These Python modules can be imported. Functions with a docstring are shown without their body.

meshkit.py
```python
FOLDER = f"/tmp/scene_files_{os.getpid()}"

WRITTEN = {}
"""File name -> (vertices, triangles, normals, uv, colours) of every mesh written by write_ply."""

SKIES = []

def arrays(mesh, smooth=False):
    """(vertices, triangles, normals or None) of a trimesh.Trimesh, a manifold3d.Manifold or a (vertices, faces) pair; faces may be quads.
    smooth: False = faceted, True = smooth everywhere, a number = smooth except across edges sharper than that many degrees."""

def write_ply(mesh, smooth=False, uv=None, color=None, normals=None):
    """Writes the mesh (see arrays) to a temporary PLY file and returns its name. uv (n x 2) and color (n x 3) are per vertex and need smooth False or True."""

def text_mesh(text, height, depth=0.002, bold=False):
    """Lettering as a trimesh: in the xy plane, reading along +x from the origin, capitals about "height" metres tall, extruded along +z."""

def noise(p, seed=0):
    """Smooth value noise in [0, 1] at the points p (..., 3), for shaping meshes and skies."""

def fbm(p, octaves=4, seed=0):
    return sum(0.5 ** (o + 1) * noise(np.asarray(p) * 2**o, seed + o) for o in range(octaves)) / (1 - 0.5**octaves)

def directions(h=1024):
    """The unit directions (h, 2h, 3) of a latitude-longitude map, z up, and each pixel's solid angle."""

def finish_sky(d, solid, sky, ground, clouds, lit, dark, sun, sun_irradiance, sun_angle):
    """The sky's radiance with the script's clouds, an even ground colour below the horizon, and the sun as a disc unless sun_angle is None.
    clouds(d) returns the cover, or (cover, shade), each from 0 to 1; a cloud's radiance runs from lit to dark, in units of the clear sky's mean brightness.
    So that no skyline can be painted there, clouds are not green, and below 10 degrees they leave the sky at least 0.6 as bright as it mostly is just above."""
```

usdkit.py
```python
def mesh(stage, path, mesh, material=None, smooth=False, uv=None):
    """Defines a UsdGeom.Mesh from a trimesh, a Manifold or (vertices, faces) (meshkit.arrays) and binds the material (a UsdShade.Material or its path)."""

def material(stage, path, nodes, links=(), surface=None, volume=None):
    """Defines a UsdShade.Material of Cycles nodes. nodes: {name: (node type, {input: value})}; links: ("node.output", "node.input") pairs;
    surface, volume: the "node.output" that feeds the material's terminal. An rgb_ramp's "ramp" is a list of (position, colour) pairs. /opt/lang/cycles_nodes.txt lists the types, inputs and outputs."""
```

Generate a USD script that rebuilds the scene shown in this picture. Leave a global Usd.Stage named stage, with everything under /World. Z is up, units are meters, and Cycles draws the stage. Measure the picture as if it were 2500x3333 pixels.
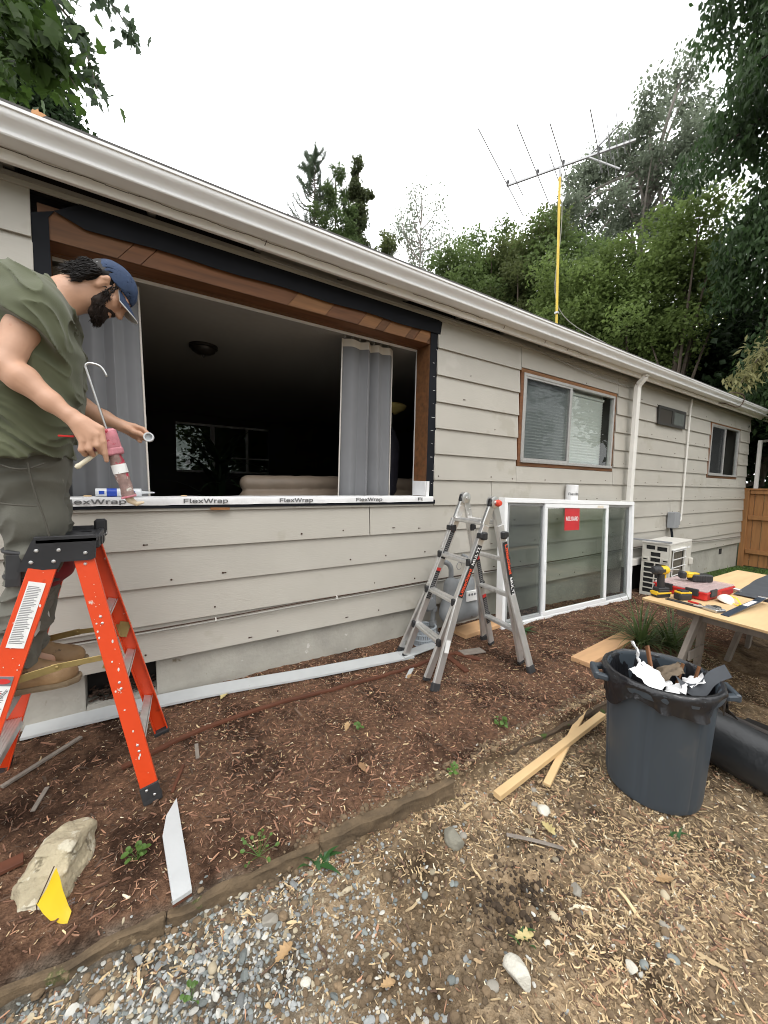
import math, random
import numpy as np, trimesh
import meshkit, usdkit
from pxr import Usd, UsdGeom, UsdLux, UsdShade, Gf, Sdf, Vt
from shapely.geometry import Polygon, box as sbox

random.seed(7); RNG = np.random.default_rng(7)
stage = Usd.Stage.CreateInMemory()
UsdGeom.SetStageUpAxis(stage, 'Z'); UsdGeom.SetStageMetersPerUnit(stage, 1.0)
UsdGeom.Xform.Define(stage, '/World'); UsdGeom.Scope.Define(stage, '/World/Looks')

# ---------------------------------------------------------------- camera
CAM_H = 1.46
FWD = np.array([0.54091328, 0.83726069, -0.08004603]); UP = np.array([0.02522334, 0.07897994, 0.99655705])
RIGHT = np.cross(FWD, UP)
cam = UsdGeom.Camera.Define(stage, '/World/camera')
cam.CreateHorizontalApertureAttr(25.0); cam.CreateVerticalApertureAttr(33.33); cam.CreateFocalLengthAttr(12.45)
cam.CreateClippingRangeAttr(Gf.Vec2f(0.05, 2000))
cam.CreateExposureAttr(0.2)
m = Gf.Matrix4d(*RIGHT, 0, *UP, 0, *(-FWD), 0, 0, 0, CAM_H, 1)
UsdGeom.Xformable(cam).AddTransformOp().Set(m)

# ---------------------------------------------------------------- sky and sun (overcast)
SUN_EL, SUN_AZ = math.radians(58), math.radians(200)      # azimuth = atan2(x, y)
SKY_STRENGTH, SUN_I = 0.125, 0.3
dome = UsdLux.DomeLight.Define(stage, '/World/sky')
dome.CreateIntensityAttr(1.0)
dome.GetPrim().SetCustomDataByKey('kind', 'structure')
skym = usdkit.material(stage, '/World/Looks/sky', {
    'tc': ('texture_coordinate', {}),
    'sky': ('sky_texture', {'sky_type': 'single_scattering', 'sun_disc': False, 'sun_elevation': SUN_EL, 'sun_rotation': SUN_AZ, 'aerosol_density': 3.0}),
    'mp': ('mapping', {'scale': (1.2, 1.2, 2.5)}),
    'n': ('noise_texture', {'scale': 1.3, 'detail': 5, 'roughness': 0.55}),
    'cover': ('rgb_ramp', {'ramp': [(0.0, (.90, .90, .90)), (0.7, (1, 1, 1))]}),
    'cloud': ('rgb_ramp', {'ramp': [(0.25, (14.0, 14.2, 14.5)), (0.75, (18.5, 18.6, 18.8))]}),
    'mix': ('mix_color', {'use_clamp': False}),
    'bg': ('background_shader', {'strength': SKY_STRENGTH})},
    [('tc.generated', 'mp.vector'), ('mp.vector', 'n.vector'), ('n.fac', 'cover.fac'), ('n.fac', 'cloud.fac'),
     ('cover.color', 'mix.fac'), ('sky.color', 'mix.a'), ('cloud.color', 'mix.b'), ('mix.result', 'bg.color')], surface='bg.background')
UsdShade.MaterialBindingAPI.Apply(dome.GetPrim()).Bind(skym)
sun = UsdLux.DistantLight.Define(stage, '/World/sun')
sun.CreateIntensityAttr(SUN_I); sun.CreateAngleAttr(25.0); sun.CreateNormalizeAttr(True); sun.CreateColorAttr(Gf.Vec3f(1.0, .965, .92))
_sd = np.array([math.sin(SUN_AZ) * math.cos(SUN_EL), math.cos(SUN_AZ) * math.cos(SUN_EL), math.sin(SUN_EL)])
UsdGeom.Xformable(sun).AddTransformOp().Set(Gf.Matrix4d(Gf.Rotation(Gf.Vec3d(0, 0, 1), Gf.Vec3d(*_sd)), Gf.Vec3d(0, 0, 8)))

# ---------------------------------------------------------------- helpers
_used = {}
def numbered(parent, name):
    key = parent + '/' + name
    k = _used.get(key, 0); _used[key] = k + 1
    return key if k == 0 else '%s_%03d' % (key, k)
def tag(p, label=None, cat=None, group=None, kind=None):
    p = p.GetPrim() if hasattr(p, 'GetPrim') else p
    for k, v in (('label', label), ('category', cat), ('group', group), ('kind', kind)):
        if v: p.SetCustomDataByKey(k, v)
    return p
def ppath(parent): return '/World' if parent is None else (parent if isinstance(parent, str) else str(parent.GetPath()))
def cat_(ms):
    ms = [x for x in ms if x is not None]
    return ms[0] if len(ms) == 1 else trimesh.util.concatenate(ms)
def obj(name, mesh, mat, parent=None, smooth=False, label=None, kind=None, cat=None, group=None):
    if isinstance(mesh, list): mesh = cat_(mesh)
    path = numbered(ppath(parent), name)
    p = usdkit.mesh(stage, path, mesh, mat, smooth=smooth).GetPrim()
    tag(p, label, cat, group, kind); return p
def thing(name, label, cat, group=None, loc=None, rotz=0):
    x = UsdGeom.Xform.Define(stage, numbered('/World', name))
    if loc is not None: x.AddTranslateOp().Set(Gf.Vec3d(*map(float, loc)))
    if rotz: x.AddRotateZOp().Set(float(rotz))
    return tag(x.GetPrim(), label, cat, group)
def copy_of(src, name, loc, rotz=0, scale=1, label=None, cat=None, group=None, tilt=None):
    x = UsdGeom.Xform.Define(stage, numbered('/World', name)); p = x.GetPrim()
    x.AddTranslateOp().Set(Gf.Vec3d(*map(float, loc))); x.AddRotateZOp().Set(float(rotz))
    if tilt: x.AddRotateXOp().Set(float(tilt))
    x.AddScaleOp().Set(Gf.Vec3f(*((scale,) * 3 if np.ndim(scale) == 0 else scale)))
    p.GetReferences().AddInternalReference(src.GetPath()); p.SetInstanceable(True)
    return tag(p, label, cat, group)
A = lambda *v: np.array(v, float)
def unit(v): v = np.asarray(v, float); return v / np.linalg.norm(v)
def frame(d, up=(0, 0, 1)):
    d = unit(d); up = np.asarray(up, float)
    if abs(d @ unit(up)) > .99: up = A(0, 1, 0) if abs(d[1]) < .9 else A(1, 0, 0)
    s = unit(np.cross(up, d)); return np.stack([s, np.cross(d, s), d], 1)   # columns side, up, along
def bx(x0, x1, y0, y1, z0, z1, c=0):
    return place(cbox(x1 - x0, y1 - y0, z1 - z0, c), A((x0 + x1) / 2, (y0 + y1) / 2, (z0 + z1) / 2))
def cbox(a, b, h, c=0.002):
    a, b, h = a / 2, b / 2, h / 2
    if c <= 0: return trimesh.creation.box([2 * a, 2 * b, 2 * h])
    c = min(c, a * .45, b * .45, h * .45)
    s = np.array([[i, j, k] for i in (-1, 1) for j in (-1, 1) for k in (-1, 1)], float)
    P = np.vstack([s * [a - c, b - c, h], s * [a - c, b, h - c], s * [a, b - c, h - c]])
    return trimesh.convex.convex_hull(P)
def place(m, t=(0, 0, 0), R=None):
    m = m.copy()
    v = np.asarray(m.vertices)
    if R is not None: v = v @ np.asarray(R).T
    m.vertices = v + np.asarray(t, float); return m
def rotz(a): a = math.radians(a); return np.array([[math.cos(a), -math.sin(a), 0], [math.sin(a), math.cos(a), 0], [0, 0, 1]])
def rotx(a): a = math.radians(a); return np.array([[1, 0, 0], [0, math.cos(a), -math.sin(a)], [0, math.sin(a), math.cos(a)]])
def roty(a): a = math.radians(a); return np.array([[math.cos(a), 0, math.sin(a)], [0, 1, 0], [-math.sin(a), 0, math.cos(a)]])
def bar(p, q, w, h, up=(0, 0, 1), c=.002):
    """box from p to q, w along the side axis, h along up"""
    p, q = np.asarray(p, float), np.asarray(q, float)
    F = frame(q - p, up)
    return place(cbox(w, h, np.linalg.norm(q - p), c), (p + q) / 2, F)
def tube(pts, r, n=8, caps=True):
    pts = np.asarray(pts, float); k = len(pts); r = np.broadcast_to(r, k)
    t = np.gradient(pts, axis=0); F = frame(t[0]); s, u = F[:, 0], F[:, 1]; V = []
    for i in range(k):
        d = unit(t[i]); s = unit(s - d * (s @ d)); u = np.cross(d, s)
        a = np.arange(n) / n * 2 * np.pi
        V.append(pts[i] + r[i] * (np.cos(a)[:, None] * s + np.sin(a)[:, None] * u))
    V = np.vstack(V); f = []
    for i in range(k - 1):
        for j in range(n):
            a, b = i * n + j, i * n + (j + 1) % n
            f += [[a, b, b + n], [a, b + n, a + n]]
    if caps:
        V = np.vstack([V, pts[0], pts[-1]]); c0, c1 = len(V) - 2, len(V) - 1
        for j in range(n):
            f += [[c0, (j + 1) % n, j], [c1, (k - 1) * n + j, (k - 1) * n + (j + 1) % n]]
    return trimesh.Trimesh(V, np.array(f), process=False)
def smoothline(P, n=24):
    from scipy.interpolate import CubicSpline
    P = np.asarray(P, float); t = np.concatenate([[0], np.cumsum(np.linalg.norm(np.diff(P, axis=0), axis=1))])
    return CubicSpline(t, P, bc_type='natural')(np.linspace(0, t[-1], n))
def lathe(prof, n=24, c=(0, 0, 0)):
    prof = np.asarray(prof, float); a = np.arange(n) / n * 2 * np.pi; k = len(prof)
    V = np.stack([np.outer(prof[:, 0], np.cos(a)), np.outer(prof[:, 0], np.sin(a)), np.repeat(prof[:, 1:2], n, 1)], -1).reshape(-1, 3)
    f = []
    for i in range(k - 1):
        for j in range(n):
            a_, b = i * n + j, i * n + (j + 1) % n
            f += [[a_, b, b + n], [a_, b + n, a_ + n]]
    return place(trimesh.Trimesh(V, np.array(f), process=False), c)
def prism(poly, depth, R=None, t=(0, 0, 0)):
    """2D polygon (xy) extruded along +z, then rotated and moved"""
    if not isinstance(poly, Polygon): poly = Polygon(poly)
    return place(trimesh.creation.extrude_polygon(poly, depth, engine='earcut'), t, R)
XZ = np.array([[1, 0, 0], [0, 0, -1], [0, 1, 0]], float)    # polygon in xz, extruded towards -y
YZ = np.array([[0, 0, 1], [1, 0, 0], [0, 1, 0]], float)      # polygon in yz, extruded along +x
def extr_x(profile, x0, x1, closed=True):
    return prism(Polygon(profile), x1 - x0, YZ, (x0, 0, 0))
def noisy(m, amp, scale, seed=0, octv=3):
    v = np.asarray(m.vertices); d = np.stack([meshkit.fbm(v * scale + 31 * k, octv, seed + 7 * k) - .5 for k in range(3)], -1)
    m = m.copy(); m.vertices = v + 2 * amp * d; return m
def rivet(p, d, r=.006, h=.003):
    return place(lathe([(0.0001, h), (r * .6, h * .85), (r, 0), (r, -.001)], 8), p, frame(d))

# ---------------------------------------------------------------- implicit surfaces (for organic shapes)
def sd_cone(P, a, b, r1, r2):
    a, b = np.asarray(a, float), np.asarray(b, float); ba = b - a; L2 = max(ba @ ba, 1e-12)
    t = np.clip(((P - a) @ ba) / L2, 0, 1)
    return np.linalg.norm(P - a - t[..., None] * ba, axis=-1) - (r1 + (r2 - r1) * t)
def sd_ell(P, c, r, R=None):
    q = P - np.asarray(c, float)
    if R is not None: q = q @ np.asarray(R, float)
    r = np.asarray(r, float); k0 = np.linalg.norm(q / r, axis=-1); k1 = np.linalg.norm(q / (r * r), axis=-1)
    return k0 * (k0 - 1) / np.maximum(k1, 1e-9)
class Blob:
    """smooth union of primitives on a grid, meshed with surface nets"""
    def __init__(s, lo, hi, step):
        s.lo = np.asarray(lo, float); s.step = step; s.n = np.ceil((np.asarray(hi) - s.lo) / step).astype(int) + 1
        s.f = np.full(s.n, 1.0, np.float32); s.sc = 1.0
    def pts(s, sl): return np.stack(np.meshgrid(*[s.lo[i] + s.step * np.arange(sl[i].start, sl[i].stop) for i in range(3)], indexing='ij'), -1)
    def win(s, lo, hi):
        i0 = np.clip(np.floor((np.asarray(lo) - s.lo) / s.step).astype(int), 0, s.n); i1 = np.clip(np.ceil((np.asarray(hi) - s.lo) / s.step).astype(int) + 1, 0, s.n)
        return tuple(slice(a, max(a, b)) for a, b in zip(i0, i1))
    def put(s, fn, lo, hi, k, sub=False):
        sl = s.win(np.asarray(lo) - k - 3 * s.step, np.asarray(hi) + k + 3 * s.step); P = s.pts(sl)
        if P.size == 0: return s
        d = fn(P); f = s.f[sl]
        if sub: d = -d; h = np.clip(.5 - .5 * (d - f) / -k, 0, 1) if 0 else None
        if sub:
            h = np.maximum(k - np.abs(f - d), 0) / k; s.f[sl] = np.maximum(f, d) + h * h * k * .25
        else:
            h = np.maximum(k - np.abs(f - d), 0) / k; s.f[sl] = np.minimum(f, d) - h * h * k * .25
        return s
    def cone(s, a, b, r1, r2=None, k=.02, sub=False):
        r2 = r1 if r2 is None else r2; r1, r2, k = r1 * s.sc, r2 * s.sc, k * s.sc; a, b = np.asarray(a, float), np.asarray(b, float); r = max(r1, r2)
        return s.put(lambda P: sd_cone(P, a, b, r1, r2), np.minimum(a, b) - r, np.maximum(a, b) + r, k, sub)
    def chain(s, pts, rs, k=.02):
        for i in range(len(pts) - 1): s.cone(pts[i], pts[i + 1], rs[i], rs[i + 1], k)
        return s
    def ell(s, c, r, R=None, k=.02, sub=False):
        r, k = np.array(r, float) * s.sc, k * s.sc; m = max(r); return s.put(lambda P: sd_ell(P, c, r, R), np.asarray(c) - m, np.asarray(c) + m, k, sub)
    def cut(s, p, nrm):
        """keep the side that nrm points away from"""
        sl = tuple(slice(0, k) for k in s.n); P = s.pts(sl); s.f = np.maximum(s.f, ((P - np.asarray(p, float)) @ unit(nrm)).astype(np.float32)); return s
    def warp(s, fn, band=.03):
        idx = np.argwhere(np.abs(s.f) < band); P = s.lo + idx * s.step
        s.f[tuple(idx.T)] += fn(P).astype(np.float32); return s
    def mesh(s):
        f = s.f; ins = f < 0
        c = [ins[a:ins.shape[0] - 1 + a, b:ins.shape[1] - 1 + b, d:ins.shape[2] - 1 + d] for a in (0, 1) for b in (0, 1) for d in (0, 1)]
        sm = sum(x.astype(np.int8) for x in c); act = (sm > 0) & (sm < 8); idx = np.argwhere(act)
        num = np.full(act.shape, -1, np.int64); num[act] = np.arange(len(idx))
        acc = np.zeros((len(idx), 3)); cnt = np.zeros(len(idx)); off = [np.array(o) for o in np.ndindex(2, 2, 2)]
        val = [f[tuple((idx + o).T)] for o in off]
        for i in range(8):
            for j in range(i + 1, 8):
                if np.abs(off[i] - off[j]).sum() != 1: continue
                a, b = val[i], val[j]; x = (a < 0) != (b < 0); t = np.where(x, a / np.where(x, a - b, 1), 0)
                acc += np.where(x[:, None], off[i] + t[:, None] * (off[j] - off[i]), 0); cnt += x
        V = s.lo + s.step * (idx + acc / np.maximum(cnt, 1)[:, None]); F = []
        for ax in range(3):
            u, v = (ax + 1) % 3, (ax + 2) % 3
            sl0 = [slice(None)] * 3; sl1 = [slice(None)] * 3; sl0[ax] = slice(0, -1); sl1[ax] = slice(1, None)
            e = np.argwhere(ins[tuple(sl0)] != ins[tuple(sl1)])
            e = e[(e[:, u] > 0) & (e[:, v] > 0) & (e[:, u] < f.shape[u] - 1) & (e[:, v] < f.shape[v] - 1)]
            du, dv = np.eye(3, dtype=int)[u], np.eye(3, dtype=int)[v]
            q = np.stack([num[tuple(x.T)] for x in (e - du - dv, e - dv, e, e - du)], 1)
            fl = ~ins[tuple(e.T)]; q[fl] = q[fl][:, ::-1]; F.append(q[(q >= 0).all(1)])
        F = np.vstack(F); F = np.vstack([F[:, [0, 1, 2]], F[:, [0, 2, 3]]])
        return trimesh.Trimesh(V, F, process=False)

# ---------------------------------------------------------------- materials
LOOKS = {}
def ramp(c, var, tint=(1, 1, 1)):
    c = np.array(c, float); return [(.28, tuple(c * (1 - var))), (.5, tuple(c)), (.72, tuple(np.clip(c * (1 + var) * np.array(tint), 0, .95)))]
def M(name, col, rough=.6, var=.12, scale=6., stretch=(1, 1, 1), bump=0., bscale=80., metal=0., island=0., inst=0., spec=.5, stops=None, detail=5, trans=0., coat=0., sheen=0., spots=None, bstretch=None, rot=(0, 0, 0)):
    """principled surface with noise colour, optional bump, per-island / per-instance value shifts and thresholded spots (colour, scale, threshold)"""
    N = {'g': ('geometry', {}), 'mp': ('mapping', {'scale': stretch, 'rotation': rot}), 'n': ('noise_texture', {'scale': scale, 'detail': detail, 'roughness': .6}),
         'r': ('rgb_ramp', {'ramp': stops or ramp(col, var)}), 'p': ('principled_bsdf', {'roughness': rough, 'metallic': metal, 'specular_ior_level': spec, 'coat_weight': coat, 'sheen_weight': sheen})}
    L = [('g.position', 'mp.vector'), ('mp.vector', 'n.vector'), ('n.fac', 'r.fac')]; c = 'r.color'
    for key, amt, src in (('isl', island, 'g.random_per_island'), ('ins', inst, 'oi.random')):
        if amt:
            if src == 'oi.random': N['oi'] = ('object_info', {})
            N[key] = ('map_range', {'from_min': 0, 'from_max': 1, 'to_min': 1 - amt, 'to_max': 1 + amt}); N[key + 'h'] = ('hsv', {})
            L += [(src, key + '.value'), (key + '.result', key + 'h.value'), (c, key + 'h.color')]; c = key + 'h.color'
    for i, (sc, ss, th) in enumerate(spots or []):
        N['sn%d' % i] = ('noise_texture', {'scale': ss, 'detail': 4, 'roughness': .65}); N['sr%d' % i] = ('rgb_ramp', {'ramp': [(th, (0, 0, 0)), (min(th + .05, 1), (1, 1, 1))]})
        N['sm%d' % i] = ('mix_color', {'b': sc})
        L += [('g.position', 'sn%d.vector' % i), ('sn%d.fac' % i, 'sr%d.fac' % i), ('sr%d.color' % i, 'sm%d.fac' % i), (c, 'sm%d.a' % i)]; c = 'sm%d.result' % i
    L.append((c, 'p.base_color'))
    if bump:
        N['bm'] = ('mapping', {'scale': bstretch or stretch, 'rotation': rot}); N['bn'] = ('noise_texture', {'scale': bscale, 'detail': 4, 'roughness': .6}); N['b'] = ('bump', {'strength': bump, 'distance': .01})
        L += [('g.position', 'bm.vector'), ('bm.vector', 'bn.vector'), ('bn.fac', 'b.height'), ('b.normal', 'p.normal')]
    surf = 'p.BSDF'
    if trans:
        N['tr'] = ('translucent_bsdf', {}); N['mx'] = ('mix_closure', {'fac': trans}); L += [(c, 'tr.color'), ('p.BSDF', 'mx.closure1'), ('tr.BSDF', 'mx.closure2')]; surf = 'mx.closure'
    LOOKS[name] = usdkit.material(stage, '/World/Looks/' + name, N, L, surface=surf); return LOOKS[name]
def pane_mat(name, tint, ior=1.5, boost=1.0):
    return usdkit.material(stage, '/World/Looks/' + name, {'t': ('transparent_bsdf', {'color': tint}), 'g': ('glossy_bsdf', {'color': (.95, .97, .96), 'roughness': .002}), 'f': ('fresnel', {'IOR': ior}), 'ge': ('geometry', {}), 'fr': ('math', {'math_type': 'subtract', 'value1': boost}), 'sc': ('math', {'math_type': 'multiply', 'value2': boost}),
        'm': ('math', {'math_type': 'multiply', 'use_clamp': True}), 'x': ('mix_closure', {})},
        [('ge.backfacing', 'sc.value1'), ('sc.value', 'fr.value2'), ('f.fac', 'm.value1'), ('fr.value', 'm.value2'), ('m.value', 'x.fac'), ('t.BSDF', 'x.closure1'), ('g.BSDF', 'x.closure2')], surface='x.closure')

m_siding = M('siding_paint', (.425, .402, .352), .55, .05, 1.6, bump=.14, bscale=140, bstretch=(.15, 1, 1), spots=[((.385, .36, .305), 2.0, .60), ((.31, .27, .21), 13, .745)])
m_siding2 = M('siding_paint_b', (.415, .393, .345), .6, .06, 2.1, bump=.14, bscale=140, bstretch=(.15, 1, 1), spots=[((.445, .424, .375), 1.7, .60), ((.31, .27, .21), 15, .75)])
m_trim = M('white_trim', (.72, .70, .65), .45, .06, 3, spots=[((.46, .41, .33), 4, .66)], bump=.04)
m_gutter = M('gutter_enamel', (.80, .80, .79), .35, .05, 3, stretch=(.25, 2, 2), spots=[((.58, .54, .48), 5, .72)])
m_fascia = M('fascia_paint', (.72, .69, .64), .5, .08, 4, stretch=(.3, 1, 1), spots=[((.36, .27, .18), 9, .70)], bump=.05)
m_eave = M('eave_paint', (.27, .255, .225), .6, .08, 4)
m_conc = M('foundation_concrete', (.36, .345, .30), .85, .16, 3, bump=.5, bscale=25, spots=[((.20, .17, .12), 5, .64), ((.52, .50, .46), 7, .68)])
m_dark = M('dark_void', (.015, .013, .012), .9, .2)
m_wrap = M('black_building_wrap', (.010, .011, .014), .6, .2, 5, bump=.15, bscale=20, spec=.12)
m_fir = M('aged_fir', (.17, .070, .022), .65, .4, 5, stretch=(.35, 4, 4), bump=.12, bscale=60, island=.25, spots=[((.15, .055, .018), 4, .6)])
m_fir2 = M('aged_fir_light', (.28, .125, .042), .65, .35, 5, stretch=(.35, 4, 4), bump=.12, island=.2)
m_fir3 = M('aged_fir_red', (.145, .056, .018), .65, .4, 5, stretch=(.35, 4, 4), bump=.12)
m_tape = M('white_flashing_tape', (.74, .74, .74), .5, .05, 8, bump=.35, bscale=30, bstretch=(2, .3, .3))
m_ink = M('grey_print', (.13, .13, .13), .6, .15, 60)
m_drywall = M('drywall_white', (.72, .71, .68), .8, .04)
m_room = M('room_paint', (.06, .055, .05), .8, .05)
m_bglass = pane_mat('back_window_glass', (.19, .205, .195))
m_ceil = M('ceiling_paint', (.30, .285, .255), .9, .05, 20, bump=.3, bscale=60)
m_alu = M('window_aluminium', (.45, .44, .42), .45, .1, 20, metal=.6)
m_glass = pane_mat('window_glass', (.90, .93, .92), 1.5, .6)
m_glass2 = pane_mat('new_window_glass', (.84, .87, .855), 1.5, 1.7)
m_screen = usdkit.material(stage, '/World/Looks/insect_screen', {'t': ('transparent_bsdf', {}), 'd': ('diffuse_bsdf', {'color': (.03, .032, .033)}), 'x': ('mix_closure', {'fac': .20})},
    [('t.BSDF', 'x.closure1'), ('d.BSDF', 'x.closure2')], surface='x.closure')
m_blind = M('blind_white', (.78, .78, .76), .5, .03)
m_white = M('vinyl_white', (.80, .81, .81), .35, .02)
m_wire = M('grey_cable', (.30, .29, .26), .6, .2)
m_rust = M('rusty_nail', (.05, .025, .015), .8, .3)
m_roof = M('roof_shingle', (.10, .095, .09), .9, .3, 15, bump=.5)
# ================================================================ terrain height
def sstep(a, b, x): t = np.clip((x - a) / (b - a), 0, 1); return t * t * (3 - 2 * t)
def edge_y(x): return np.interp(x, [-.7, .05, .6, 1.3, 2.75, 4], [1.418, 1.385, 1.352, 1.305, 1.28, 1.26])
def ground_z(x, y, detail=True):
    x, y = np.asarray(x, float), np.asarray(y, float)
    slope = -.026 * np.clip(x - 3.2, 0, 9)
    wid = .02 + .35 * sstep(2.6, 3.6, x)
    ye = edge_y(x); bed = sstep(ye - wid * .7, ye + .02 + wid * .6, y)
    low = -.125 - .004 * x
    z = low + (slope * .75 - low + .0) * bed * (1 - .0)
    z = np.where(x > 4.2, z * (1 - sstep(4.2, 6, x)) + (slope - .03) * sstep(4.2, 6, x), z)
    z = z + .035 * np.exp(-np.clip(ye - y, 0, 9) / .10) * (y < ye) * (1 - bed)
    z = z + .03 * sstep(2.45, 2.78, y) * (1 - sstep(3, 5, x))
    if detail:
        p = np.stack([x, y, 0 * x], -1); near = 1 - sstep(8, 14, np.hypot(x, y))
        z = z + near * (.028 * (meshkit.fbm(p * 5, 4, 3) - .5) + .016 * (meshkit.fbm(p * 26, 3, 9) - .5))
        dug = np.exp(-(((x - 1.22) / .20) ** 2 + ((y - .86) / .11) ** 2))
        z = z - .03 * dug + dug * .07 * (meshkit.fbm(p * 30, 3, 5) - .45)
    return z
def gz(x, y): return float(ground_z(np.array([x]), np.array([y]))[0])

def build_ground():
    def axis(lo, hi, step, far):
        a = np.arange(lo, hi + 1e-6, step); g, out = step, [hi]
        while out[-1] < far: g *= 1.35; out.append(out[-1] + g)
        g, left = step, [lo]
        while left[-1] > -far: g *= 1.35; left.append(left[-1] - g)
        return np.concatenate([left[:0:-1], a, out[1:]])
    xs, ys = axis(-.9, 5.2, .0135, 400), axis(.25, 2.85, .0125, 400)
    X, Y = np.meshgrid(xs, ys, indexing='ij'); Z = ground_z(X, Y)
    n0, n1 = X.shape; i = np.arange(n0 * n1).reshape(n0, n1)
    q = np.stack([i[:-1, :-1], i[1:, :-1], i[1:, 1:], i[:-1, 1:]], -1).reshape(-1, 4)
    return np.stack([X, Y, Z], -1).reshape(-1, 3), q
def zone_node(N, L, key, x0, x1, xs, sign=1):
    pass
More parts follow.
